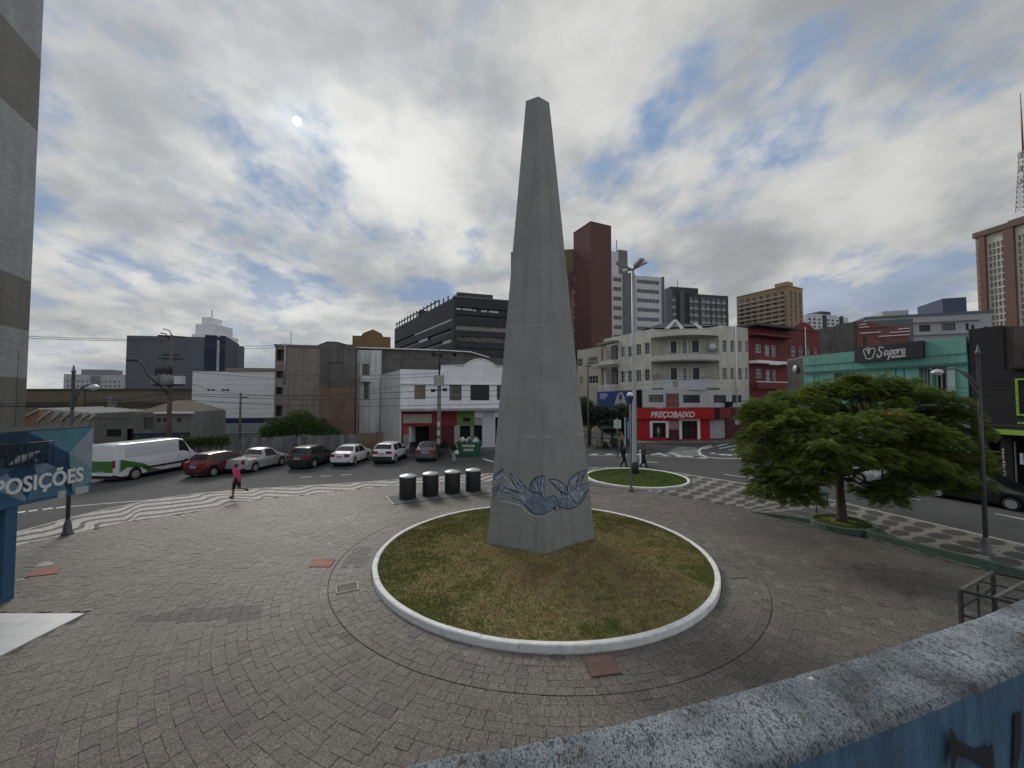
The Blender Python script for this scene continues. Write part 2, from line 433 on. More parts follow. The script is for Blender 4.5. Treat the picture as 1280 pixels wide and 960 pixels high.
while r < 27:
    w = .205 + .03 * math.sin(ri * 2.1) if r > 6.3 else .18
    if 6.2 < r < 6.42: r += .02
    n = int(2 * math.pi * r / (.255 if r > 6.3 else .22)); ph = random.random()
    cuts = [0.]
    while cuts[-1] < n - .6: cuts.append(cuts[-1] + random.uniform(.6, 1.55))
    sc_ = 2 * math.pi / cuts[-1]
    for a, b in zip(cuts, cuts[1:]):
        t0, t1 = a * sc_ + ph, b * sc_ + ph; tm = (t0 + t1) / 2
        x, y = DISC.x + (r + w/2) * math.cos(tm), DISC.y + (r + w/2) * math.sin(tm)
        if not (-19 < x < 17.5 and -4 < y < 25.2) or not inside(PLAZA_POLY, x, y): continue
        if x < -9.86 and y < 9.44 and x > -12.55: continue
        if math.hypot(x - 7.8, y - 25) < 3.3 or math.hypot(x - 13.0, y - 15.7) < 1.15: continue
        cells.append((r, w, t0, t1, x, y, seen(x, y) * w * (t1 - t0) * r))
    r += w; ri += 1
order = sorted(range(len(cells)), key=lambda i: -cells[i][6]); BIG = set(order[:300])
def paver_geo(c, mb, cols):
    r, w, t0, t1, x, y, _ = c
    ga = .0015 + random.random() * .003; gt = ga / r
    z = random.uniform(-.004, .003); tl = [random.uniform(-.002, .002) for _ in range(4)]; j = lambda: random.uniform(-.003, .003)
    def P(rr, tt, zz): return (DISC.x + rr * math.cos(tt), DISC.y + rr * math.sin(tt), zz)
    gr_ = ga * .35; b = [P(r + gr_, t0 + gt, -.03), P(r + w - gr_, t0 + gt, -.03), P(r + w - gr_, t1 - gt, -.03), P(r + gr_, t1 - gt, -.03)]
    b = [(p[0] + j(), p[1] + j(), p[2]) for p in b]
    cx, cy = sum(p[0] for p in b) / 4, sum(p[1] for p in b) / 4
    k0 = [mb.vert(p) for p in b]
    k1 = [mb.vert((p[0], p[1], z - .0025 + tl[i])) for i, p in enumerate(b)]
    k2 = [mb.vert((p[0] + (cx - p[0]) * .04, p[1] + (cy - p[1]) * .04, z + tl[i])) for i, p in enumerate(b)]
    for i in range(4):
        q = (i + 1) % 4
        mb.idx([k0[i], k0[q], k1[q], k1[i]]); mb.idx([k1[i], k1[q], k2[q], k2[i]])
    mb.idx(k2)
    u = random.random()
    base = Vector((.142, .129, .111)) * random.uniform(.90, 1.10)
    if u < .05: base = Vector((.18, .165, .138))
    elif u < .08: base = Vector((.10, .093, .085))
    for poly, pc in PATCH:
        if inside([tuple(p) for p in poly], x, y): base = Vector(pc) * random.uniform(.9, 1.1)
    cols.extend([(*base, 1.)] * 9)
def tint_attr(me, cols):
    at_ = me.attributes.new('tint', 'FLOAT_COLOR', 'FACE'); at_.data.foreach_set('color', [x for c in cols for x in c])
rest, rc = MB(), []
for i, c in enumerate(cells):
    if i in BIG:
        mb, cc = MB(), []; paver_geo(c, mb, cc); me = mb.mesh('paver', paver_m); tint_attr(me, cc); link('paver', me, plaza)
    else: paver_geo(c, rest, rc)
me = rest.mesh('paver_field', paver_m); tint_attr(me, rc); tag(link('paver_field', me, plaza), kind='stuff')

# ------------------------------------------------------------------ road markings
marks = MB()
def stripe(p, q, w, dz=.004):
    p, q = Vector(p), Vector(q); d = (q - p).normalized(); n = Vector((-d.y, d.x)) * w / 2; z = ROAD_Z + dz
    marks.face([(*(p - n), z), (*(q - n), z), (*(q + n), z), (*(p + n), z)])
def gr(px, py): return g(px, py, ROAD_Z).to_2d()
def line(pp, w):
    q = [gr(*p) for p in pp]
    for a, b in zip(q, q[1:]): stripe(a, b, w)
for a, b in (((20, 641), (32, 639.5)), ((36, 639), (47, 637.5)), ((53, 637), (66, 635)), ((70, 635), (82, 633.5))): stripe(gr(*a), gr(*b), .32)
line([(84, 633.5), (130, 629.5), (175, 626), (205, 623)], .12)
for x, y in ((383, 596.2), (408, 595), (434, 593.5)): stripe(gr(x - 7, y + .5), gr(x + 6, y - .5), .14)
stripe(gr(604, 573.5), gr(617, 577.5), .3)
for x in range(738, 830, 19): stripe(gr(x, 568.3), gr(x + 9, 567.6), .5)
stripe(gr(822, 566), gr(833, 570), .5); stripe(gr(840, 566), gr(852, 571), .7); stripe(gr(857, 570), gr(866, 571.5), .5); stripe(gr(873, 571.5), gr(884, 573), .5)
line([(735, 569.5), (800, 569), (880, 573)], .1)
stripe(gr(806, 577), gr(822, 578), .2); stripe(gr(905, 593), gr(945, 598), .15)
for k in range(7):                                                    # hatched refuge
    y = 559.2 + k * 1.55; stripe(gr(846 - k * 3.2, y), gr(871 + k * .8, y + .8), .28 - k * .01)
line([(889, 556.5), (878, 559.5), (873, 563.5), (875, 568), (884, 571.5), (900, 573), (940, 573.2)], .3)
for x, y in ((882, 560), (893, 557.6), (903, 559.5), (916, 561.5), (928, 564)): stripe(gr(x - 4, y + 1.2), gr(x + 17, y - 2.8), .35)
for x, y in ((893, 566), (900, 567), (908, 567.5), (916, 568), (923, 567.2)): stripe(gr(x - 5, y), gr(x + 5, y + 2), .4)
stripe(gr(1244, 642), gr(1282, 649.5), .12); stripe(gr(1110, 618), gr(1150, 625), .12); stripe(gr(1010, 600), gr(1040, 605), .12)
tag(marks.build('road_markings', white_line), kind='structure')

# pavements on the far sides
pave_far = mat('pavement_concrete', (.13, .125, .12), .9, .25, .8, .3, 60.)
def slab(name, pts, z0, z1, m=None):
    mb = MB(); mb.prism([tuple(p) for p in pts], z0, z1); return tag(mb.build(name, m or pave_far), kind='structure')
# ------------------------------------------------------------------ lawn roundel under the monument
def grass_mat(name, dry):
    m = bpy.data.materials.new(name); m.use_nodes = True; t = NT(m.node_tree)
    pos = t.n('ShaderNodeNewGeometry').outputs['Position']
    a = t.noise(pos, .75, 6, .65, .4).outputs[0]; b = t.noise(pos, 3.2, 4, .6).outputs[0]; c = t.noise(pos, 30., 3, .6).outputs[0]
    f = t.m('ADD', t.m('MULTIPLY', a, .62), t.m('MULTIPLY', b, .38))
    if dry:
        d = t.v('LENGTH', t.v('SUBTRACT', pos, (1.6, 11.7, .3)))       # trodden and burnt round the foot of the monument
        f = t.m('ADD', f, t.m('MULTIPLY', t.m('SUBTRACT', t.sm(d, 5.2, 1.0), .5), .17))
        col = t.mix(t.sm(f, .37, .55), (.135, .145, .038), (.30, .25, .115))
        col = t.mix(t.m('MULTIPLY', t.sm(f, .52, .64), .8), col, (.24, .165, .09))
    else:
        col = t.mix(t.sm(f, .35, .65), (.062, .11, .018), (.105, .128, .03))
    col = t.mix(1., col, t.ramp(c, [(.3, .75), (.7, 1.25)]), 'MULTIPLY')
    ri = t.n('ShaderNodeNewGeometry').outputs['Random Per Island']
    col = t.mix(1., col, t.ramp(ri, [(0., .78), (1., 1.28)]), 'MULTIPLY')
    bs = t.n('ShaderNodeBsdfPrincipled', {'Base Color': col, 'Roughness': .8, 'Specular IOR Level': .2,
             'Normal': t.n('ShaderNodeBump', {'Height': c, 'Strength': .7, 'Distance': .04}).outputs[0]})
    t.n('ShaderNodeOutputMaterial', {0: bs.outputs[0]}); return m
def mound(c, rad, h, name, m, edge=.13, nr=22, na=72):
    vs = []; fs = []
    def zf(r, a):
        q = r / rad; x, y = c[0] + r*math.cos(a), c[1] + r*math.sin(a)
        return edge + h * (1 - q*q) ** 1.0 + .018 * math.sin(2.1*x + 1.3*y) * (1-q) + .012 * math.sin(5*x - 3.7*y) * (1 - q**4)
    vs.append((c[0], c[1], zf(0, 0)))
    for i in range(1, nr + 1):
        for k in range(na):
            a = 2*math.pi*k/na; r = rad * i / nr; vs.append((c[0] + r*math.cos(a), c[1] + r*math.sin(a), zf(r, a)))
    for k in range(na):
        fs.append((0, 1 + k, 1 + (k+1) % na))
        for i in range(nr - 1): fs.append((1 + i*na + k, 1 + (i+1)*na + k, 1 + (i+1)*na + (k+1) % na, 1 + i*na + (k+1) % na))
    me = bpy.data.meshes.new(name); me.from_pydata(vs, [], fs); me.materials.append(m)
    me.polygons.foreach_set('use_smooth', [True] * len(fs)); me.update()
    return tag(link(name, me), kind='structure'), zf
def blades(name, c, rad, zf, n, hmin, hmax, m, near=None):
    rng = np.random.default_rng(5); k = 0
    rr = rad * np.sqrt(rng.random(n)); aa = rng.random(n) * 2 * np.pi
    x = c[0] + rr * np.cos(aa); y = c[1] + rr * np.sin(aa)
    z = np.array([zf(r_, a_) for r_, a_ in zip(rr, aa)]) - .005
    az = rng.random(n) * 2 * np.pi; h = hmin + rng.random(n) * (hmax - hmin); w = .006 + rng.random(n) * .006
    lean = (.3 + rng.random(n) * 1.0) * h; la = rng.random(n) * 2 * np.pi
    v = np.empty((n, 3, 3))
    v[:, 0] = np.stack([x - np.cos(az) * w, y - np.sin(az) * w, z], 1); v[:, 1] = np.stack([x + np.cos(az) * w, y + np.sin(az) * w, z], 1)
    v[:, 2] = np.stack([x + np.cos(la) * lean, y + np.sin(la) * lean, z + h], 1)
    me = bpy.data.meshes.new(name); me.vertices.add(3*n); me.loops.add(3*n); me.polygons.add(n)
    me.vertices.foreach_set('co', v.reshape(-1)); me.loops.foreach_set('vertex_index', np.arange(3*n, dtype=np.int32))
    me.polygons.foreach_set('loop_start', np.arange(0, 3*n, 3, dtype=np.int32)); me.materials.append(m); me.update(); me.validate()
    return tag(link(name, me), kind='stuff')
def kerb_ring(name, c, r0, r1, z1, nst, m, mm=None):
    root = tag(link(name, None, None, (c[0], c[1], 0)), kind='structure')
    for k in range(nst):
        a0, a1 = 2*math.pi*k/nst + .0005, 2*math.pi*(k+1)/nst - .0005
        dz = random.uniform(-.006, .006); dr = random.uniform(-.008, .008); mb = MB(); S = 3
        prof = [(r1 + dr, -.03), (r1 + dr, z1 + dz - .02), (r1 + dr - .02, z1 + dz), (r0 + .02, z1 + dz), (r0, z1 + dz - .02), (r0, -.03)]
        rings = [[mb.vert((rr * math.cos(a0 + (a1-a0)*i/S), rr * math.sin(a0 + (a1-a0)*i/S), zz)) for rr, zz in prof] for i in range(S + 1)]
        for i in range(S):
            for q in range(5): mb.idx([rings[i][q], rings[i+1][q], rings[i+1][q+1], rings[i][q+1]])
        mb.idx(rings[0][::-1]); mb.idx(rings[-1])
        me = mb.mesh('kerb_stone', m); link('kerb_stone', me, root)
    return root
lawn_o, lawn_z = mound(DISC, DR - .14, .26, 'lawn', grass_mat('dry_lawn', True), .12)
blades('lawn_grass', DISC, DR - .15, lawn_z, 210000, .015, .06, lawn_o.data.materials[0])
kerb_ring('roundel_kerb', DISC, DR - .15, DR, .155, 40, kerb_white)
D2 = (7.75, 25.05)
lawn2, lawn2_z = mound(D2, 2.95, .10, 'lamp_lawn', grass_mat('green_lawn', False), .08, 10, 48)
blades('lamp_lawn_grass', D2, 2.94, lawn2_z, 30000, .02, .06, lawn2.data.materials[0])
kerb_ring('lamp_roundel_kerb', D2, 2.94, 3.10, .12, 24, kerb_white)

# ------------------------------------------------------------------ covers and worn patches set in the paving
def cover(label, pp, m, z=.02, rim=None, cat='cover', name='inspection_cover'):
    q = gp(*pp); c = sum(q, Vector((0, 0))) / 4
    root = thing(name, label, cat, (c.x, c.y, 0))
    if sum((q[i].x * q[(i+1) % 4].y - q[(i+1) % 4].x * q[i].y) for i in range(4)) < 0: q = q[::-1]
    mb = MB(); mb.prism([tuple((p - c) * (.86 if rim else 1.)) for p in q], -.02, z); mb.build('lid', m, root)
    if rim:
        mb = MB()
        for i in range(4):
            a, b = (q[i] - c), (q[(i+1) % 4] - c); mb.prism([tuple(a), tuple(b), tuple(b * .88), tuple(a * .88)], -.02, z + .006)
        mb.build('rim', rim, root)
    return root
terracotta = mat('terracotta_lid', (.30, .13, .10), .8, .3, 3., .4, 60.)
rust = mat('rust_iron', (.125, .07, .055), .7, .25, 4., .4, 60.)
greyc = mat('cover_concrete', (.14, .125, .105), .9, .25, 4., .4, 60.); palec = mat('pale_cement', (.42, .41, .39), .9, .25, 4., .4, 60.)
cover('square faded terracotta cover left of the white kerb ring', ((386, 709), (393, 700), (419, 699.5), (413, 709)), terracotta)
cover('concrete cover with a pale rim beside the white kerb ring', ((420, 743), (419, 733), (447, 727), (448.5, 737)), greyc, .02, palec)
cover('dark rust red iron cover in front of the white kerb ring', ((729, 822), (763, 818.5), (777, 842), (740, 847)), rust, .022)
cover('terracotta cover beside a cement patch near the blue doorway', ((32, 722), (44, 713), (77, 708), (72, 717)), terracotta)
cover('dark grey cover right of the white kerb ring', ((905, 714), (922, 713), (934, 722), (912, 724)), greyc)
cover('small dark iron cover nearest the wave mosaic', ((428, 784), (440, 787), (434, 795), (424, 791)), rust, .012) if False else None
def patch(label, pp, m, z=.008):
    q = gp(*pp); mb = MB()
    if sum((q[i].x * q[(i+1) % len(q)].y - q[(i+1) % len(q)].x * q[i].y) for i in range(len(q))) < 0: q = q[::-1]
    mb.prism([tuple(p) for p in q], -.02, z); return tag(mb.build('cement_patch', m), label, 'patch')
patch('white cement patch above the terracotta cover near the blue doorway', ((42, 709), (48, 705), (58, 702), (67, 703), (66, 706), (54, 708)), palec)
patch('thin white cement strip beside the blue doorway', ((20, 725), (30, 723), (31, 725), (20, 727)), palec)
patch('small pale cement patch right of the white kerb ring', ((937, 744), (951, 742), (954, 749), (946, 752), (938, 750)), greyc)

# ================================================================== BUILDINGS
plaster_white = mat('white_plaster', (.78, .785, .80), .85, .12, .8, .25, 40., streak=.22, dirt=(.25, .25, .25))
plaster_grey = mat('grey_plaster', (.30, .30, .305), .85, .15, .6, .25, 40., streak=.3)
roof_m = mat('roof_sheet', (.16, .155, .15), .85, .25, .5, .2, 20.)
dark_m = mat('dark_interior', (.012, .012, .013), .9, .3, 2., 0)
win_glass = glassm('window_glass', (.030, .035, .042), .1, .6)
win_dark = glassm('window_dark', (.012, .013, .015), .2, .5)
frame_w = mat('frame_white', (.55, .55, .54), .6, .1, 3., 0)
frame_d = mat('frame_dark', (.05, .05, .052), .6, .2, 3., 0)
win_curtain = glassm('window_curtain', (.13, .125, .115), .2, .35)
win_sky = glassm('window_reflecting', (.07, .08, .095), .05, .5)
WRND = random.Random(77)
WM = {}
def win_mesh(w, h, kind, fm, gm):
    """frame with mullions and glass; kind: leaves across, rows, frame width"""
    key = (round(w, 2), round(h, 2), kind, fm.name, gm.name)
    if key in WM: return WM[key]
    nx, ny, b = kind; a, c = MB(), MB()
    a.box(0, w, 0, .05, 0, b); a.box(0, w, 0, .05, h - b, h); a.box(0, b, 0, .05, b, h - b); a.box(w - b, w, 0, .05, b, h - b)
    for i in range(1, nx): a.box(w*i/nx - b*.4, w*i/nx + b*.4, .005, .045, b, h - b)
    for j in range(1, ny): a.box(b, w - b, .008, .042, h*j/ny - b*.35, h*j/ny + b*.35)
    c.face([(b*.5, .03, b*.5), (w - b*.5, .03, b*.5), (w - b*.5, .03, h - b*.5), (b*.5, .03, h - b*.5)])
    WM[key] = (a.mesh('window', fm), c.mesh('pane', gm)); return WM[key]
class Bld:
    """one building: an Empty at its foot, walls with real openings, windows as parts"""
    def __init__(s, name, label, cat, p0, p1=None, depth=10, z1=10, z0=-.2, group=None):
        p0 = Vector(p0).to_2d(); s.root = thing(name, label, cat, (p0.x, p0.y, 0), 0, group); s.off = Vector((p0.x, p0.y, 0))
        s.z0, s.z1, s.depth = z0, z1, depth
        if p1 is not None:
            s.F = Plane(p0, p1); q0, q1 = s.F.pt(0, depth).to_2d(), s.F.pt(s.F.W, depth).to_2d()
            s.L = Plane(q0, s.F.o); s.R = Plane(s.F.pt(s.F.W).to_2d(), q1); s.B = Plane(q1, q0)
    def put(s, o, pl, u=0., n=0., z=0.):
        o.parent = s.root; o.location = pl.pt(u, n, z) - s.off; o.rotation_euler = (0, 0, pl.ang); return o
    def mb(s, name, mb, m, pl): return s.put(mb.build(name, m), pl)
    def sheet(s, pl, rects, m, z0=None, z1=None, name='wall', depth=.18, rm=None):
        mb = MB(); mb.facade((0, 0, 0), (1, 0, 0), (0, 1, 0), pl.W, s.z0 if z0 is None else z0, s.z1 if z1 is None else z1, rects, 0, depth, None if rm is None else 1)
        return s.mb(name, mb, [m] + ([rm] if rm else []), pl)
    def walls(s, m, F=(), L=(), R=(), B=(), depth=.18, rm=None, z0=None, z1=None):
        for pl, rr in ((s.F, F), (s.L, L), (s.R, R), (s.B, B)): s.sheet(pl, rr, m, depth=depth, rm=rm, z0=z0, z1=z1)
        return s
    def wins(s, pl, rects, kind=(2, 1, .06), fm=None, gm=None, depth=.12, single=False):
        fm, gm = fm or frame_w, gm or win_glass
        for (a, b, c, d) in rects:
            q = WRND.random(); w, p = win_mesh(b - a, d - c, kind, fm, gm if q < .62 else (win_curtain if q < .82 else win_sky))
            o = s.put(link('window', w), pl, a, depth, c); link('pane', p, o)
    def dark(s, pl, rects, m=None, depth=.5, name='opening'):
        for (a, b, c, d) in rects:
            mb = MB(); mb.face([(a, depth, c), (b, depth, c), (b, depth, d), (a, depth, d)]); s.mb(name, mb, m or dark_m, pl)
    def box(s, name, m, pl, u0, u1, n0, n1, z0, z1):
        mb = MB(); mb.box(u0, u1, n0, n1, z0, z1); return s.mb(name, mb, m, pl)
    def roof(s, m=None, z=None, over=.0, th=.12, name='roof'):
        z = s.z1 if z is None else z
        return s.box(name, m or roof_m, s.F, -over, s.F.W + over, -over, s.depth + over, z, z + th)
    def parapet(s, m, h=.5, t=.2):
        mb = MB(); W, D = s.F.W, s.depth; z0, z1 = s.z1 + .002, s.z1 + h; e = -.02
        mb.box(e, W - e, e, t, z0, z1); mb.box(e, W - e, D - t, D - e, z0, z1); mb.box(e, t, t, D - t, z0, z1); mb.box(W - t, W - e, t, D - t, z0, z1)
        return s.mb('parapet', mb, m, s.F)
def grid(r, nx, ny, fw, fh, oz=.5):
    a, b, c, d = r; w, h = (b - a) / nx, (d - c) / ny
    return [(a + w*(i + .5 - fw/2), a + w*(i + .5 + fw/2), c + h*(j + oz - fh*oz), c + h*(j + oz + fh*(1-oz))) for j in range(ny) for i in range(nx)]
def plane_px(x0, Y0, x1, Y1): return XY(x0, Y0), XY(x1, Y1)
A_ = Vector((.906, .423)); B_ = Vector((-.423, .906))

# ------------------------------------------------------------------ monument
ob_m = mat('monument_paint', (.250, .264, .252), .8, .12, 1.0, .22, 70., streak=.34, dirt=(.13, .13, .12))
def monument():
    zb = .22
    zb = .27; fr, lf, rt = g(682, 697, zb), g(608, 683, zb), g(744, 677, zb)
    root = thing('obelisk', 'tall tapering grey green obelisk standing in the round lawn', 'monument', (DISC.x, DISC.y, 0))
    off = Vector((DISC.x, DISC.y, 0))
    bk = lf + rt - fr
    tf = at(673, 120, 13.15); zt = tf.z
    def top(px, Y): v = at(px, 126, Y); v.z = zt; return v
    tl, tr = top(657, 13.36), top(687, 13.44); tb = tl + tr - tf
    mb = MB(); lo = [fr, rt, bk, lf]; hi = [tf, tr, tb, tl]
    n = 14; rings = []
    for i in range(n + 1):
        t = i / n; ring = []
        for p, q in zip(lo, hi):
            w = p.lerp(q, t); ring.append(mb.vert(w - off + Vector((random.uniform(-.006, .006), random.uniform(-.006, .006), 0)) * (0 < i < n)))
        rings.append(ring)
    for i in range(n):
        for k in range(4): mb.idx([rings[i][k], rings[i][(k+1) % 4], rings[i+1][(k+1) % 4], rings[i+1][k]])
    ap = (tf + tr + tb + tl) / 4 - off + Vector((0, 0, .035)); a = mb.vert(ap)
    for k in range(4): mb.idx([rings[n][k], rings[n][(k+1) % 4], a])
    sh = mb.build('shaft', ob_m, root)
    bv = sh.modifiers.new('edge', 'BEVEL'); bv.width = .025; bv.segments = 2; bv.limit_method = 'ANGLE'; bv.angle_limit = R(30)
    for t_ in (.235, .47, .71):                                         # joints left by the casting lifts
        mb = MB(); cc_ = (lo[0] + lo[2]) / 2
        for k in range(4):
            q4 = []
            for tt in (t_, t_ + .0022):
                a_, b_ = lo[k].lerp(hi[k], tt), lo[(k+1) % 4].lerp(hi[(k+1) % 4], tt); m_ = cc_.lerp((tf + tb) / 2, tt)
                q4.append([(v - m_) * 1.004 + m_ - off for v in (a_, b_)])
            mb.face([q4[0][0], q4[0][1], q4[1][1], q4[1][0]])
        mb.build('casting_joint', mat('joint_pale', (.29, .30, .285), .85, .3, 2., .2, 50.), root)
    mb = MB()                                                          # rough cement skirting where the shaft meets the turf
    cc = (fr + rt + bk + lf) / 4
    pts = [(p - cc) * 1.012 + cc - off for p in lo]
    for k in range(4):
        p, q = pts[k], pts[(k+1) % 4]
        for j in range(9):
            a0, a1 = p.lerp(q, j/9), p.lerp(q, (j+1)/9)
            h0 = .05 + random.random() * .07
            mb.face([(a0.x, a0.y, .05), (a1.x, a1.y, .05), (a1.x, a1.y, zb + h0), (a0.x, a0.y, zb + h0)])
    mb.build('skirting', mat('skirting_cement', (.17, .165, .15), .9, .3, 6., .4, 50.), root)
    # doves painted on the two near faces: flat paint a few millimetres thick, placed on each face's own plane
    faces = {'L': (lf, fr, tf), 'R': (fr, rt, tr)}
    cols = {'pale': (.30, .34, .40), 'blue': (.15, .20, .275), 'mid': (.215, .26, .32), 'ink': (.028, .042, .085), 'white': (.44, .47, .50)}
    def paint(side, col, polys, strokes, lift, name):
        p, q, s = faces[side]; nrm = (q - p).cross(s - p).normalized()
        if nrm.y > 0: nrm = -nrm
        eye = Vector((0, 0, EYE)); pl0 = p + nrm * lift
        def hit(zx, zy):
            d = ray(600 + zx / 6.857, 560 + zy / 6.857); k = (pl0 - eye).dot(nrm) / d.dot(nrm); return eye + d * k - off
        dm = mat('dove_' + col, cols[col], .8, .22 if col in ('ink', 'white') else .5, 9., 0)
        for poly in polys: mb = MB(); mb.face([hit(*v) for v in poly]); mb.build(name, dm, root)
        for st_, w in strokes:
            mb = MB()
            sp = smooth_path([hit(*v) for v in st_], 4)
            for i, (a, b) in enumerate(zip(sp, sp[1:])):
                d = (b - a).normalized(); nn = nrm.cross(d) * w * (.55 + .45 * math.sin(math.pi * (i + .5) / len(sp))) / 2
                mb.face([a - nn, b - nn, b + nn, a + nn])
            mb.build(name, dm, root)
    paint('L', 'mid', [[(255,212),(300,240),(400,345),(445,385),(440,420),(380,450),(330,370),(275,290)],
                       [(160,350),(215,300),(290,350),(320,385),(270,400),(265,425),(330,450),(380,470),(400,510),(270,430)],
                       [(112,250),(200,180),(190,225),(112,320)], [(108,350),(165,318),(140,400),(125,440),(104,440)]], [], .006, 'painted_wing')
    paint('L', 'blue', [[(425,345),(445,290),(490,250),(556,236),(556,430),(515,410),(470,375),(440,385)],
                        [(380,450),(440,420),(450,380),(500,395),(556,435),(556,560),(480,565),(420,535),(385,490)]], [], .009, 'painted_dove')
    paint('L', 'white', [],
          [([(200,235),(260,300),(340,400),(380,450)], .05), ([(270,220),(330,290),(440,400)], .03), ([(170,455),(260,470),(350,495),(400,545),(470,585),(556,590)], .035),
           ([(490,260),(480,320),(500,390)], .03), ([(540,245),(535,330),(545,410)], .03), ([(285,330),(340,400),(400,440)], .03), ([(210,300),(260,340),(300,380)], .025),
           ([(120,290),(160,255),(195,215)], .03), ([(160,370),(150,430)], .025), ([(380,455),(375,550)], .02)], .012, 'painted_highlight')
    paint('L', 'ink', [], [([(112,250),(160,210),(205,178)], .035), ([(255,212),(275,280),(320,360)], .022), ([(262,215),(330,270),(400,345),(445,390)], .02),
           ([(425,345),(440,295),(490,250),(556,236)], .035), ([(425,345),(430,370),(450,385),(490,380),(540,420),(556,432)], .028),
           ([(160,350),(230,385),(300,370),(330,385)], .02), ([(265,425),(330,445),(385,490),(430,540),(480,567),(556,562)], .028),
           ([(104,355),(165,320)], .03), ([(108,440),(135,380),(165,330)], .022), ([(440,450),(455,480)], .02), ([(102,385),(150,350)], .02)], .015, 'painted_outline')
    rf = random.Random(5)
    for side, root_, tips in (('L', (430, 430), [(265,215),(285,225),(310,250),(340,275),(370,305),(170,355),(190,330),(215,310),(245,330)]), ('L', (500, 390), [(435,300),(455,275),(480,255),(510,243),(540,240)]),
                              ('R', (740, 410), [(600,275),(625,285),(655,290),(690,305),(720,325)]), ('R', (800, 450), [(775,270),(810,235),(850,210),(885,200),(905,195)]), ('R', (830, 470), [(930,310),(925,330),(915,350),(890,380)])):
        for i, tp in enumerate(tips):
            f0, f1 = rf.uniform(.35, .6), rf.uniform(.86, 1.0); q = lambda f: (root_[0] + (tp[0] - root_[0]) * f + rf.uniform(-6, 6), root_[1] + (tp[1] - root_[1]) * f + rf.uniform(-6, 6))
            paint(side, 'white' if i % 2 else 'ink', [], [([q(f0), q((f0 + f1) / 2), q(f1)], .022)], .017 + .0004 * i, 'painted_feather')
    paint('R', 'mid', [[(590,270),(650,275),(720,310),(748,350),(750,410),(710,400),(690,360),(640,320)],
                       [(760,300),(800,240),(912,188),(880,240),(830,290),(850,320),(938,300),(938,350),(880,440),(840,490),(780,440),(755,400)]], [], .006, 'painted_wing')
    paint('R', 'blue', [[(558,450),(600,415),(630,408),(660,430),(665,480),(640,505),(600,540),(558,560)],
                        [(665,450),(700,430),(745,420),(790,450),(830,490),(760,520),(710,515),(680,490)]], [], .009, 'painted_dove')
    paint('R', 'white', [],
          [([(760,330),(755,400),(790,450)], .035), ([(800,250),(780,320),(800,400),(840,460)], .03), ([(870,210),(830,260),(790,300)], .03), ([(930,310),(880,380),(840,440)], .03),
           ([(560,585),(600,560),(640,520)], .03), ([(600,275),(660,300),(720,350)], .03), ([(860,330),(830,400)], .025), ([(905,330),(860,400)], .025)], .012, 'painted_highlight')
    paint('R', 'ink', [[(622,512),(645,500),(655,545)], [(690,500),(675,545),(682,500)]],
          [([(590,268),(660,272),(720,310),(748,350),(748,410)], .028), ([(590,270),(640,320),(690,370),(705,410)], .03), ([(700,370),(745,400)], .05),
           ([(750,340),(770,270),(830,220),(914,186)], .03), ([(914,186),(880,245),(830,295)], .028), ([(760,300),(755,380),(790,440),(840,470),(890,420),(938,350)], .028),
           ([(665,480),(700,510),(770,520),(850,485),(910,410)], .03), ([(558,440),(590,425),(630,408),(660,430),(666,470),(645,505),(600,540),(558,555)], .026),
           ([(625,462),(634,468)], .04), ([(690,468),(698,474)], .04), ([(840,240),(860,225),(885,215)], .02), ([(820,280),(850,255),(880,240)], .02), ([(845,330),(880,310),(938,300)], .022),
           ([(780,350),(820,350),(830,380)], .02), ([(830,400),(870,370),(910,330)], .02), ([(840,440),(890,400),(930,350)], .02)], .015, 'painted_outline')
monument()

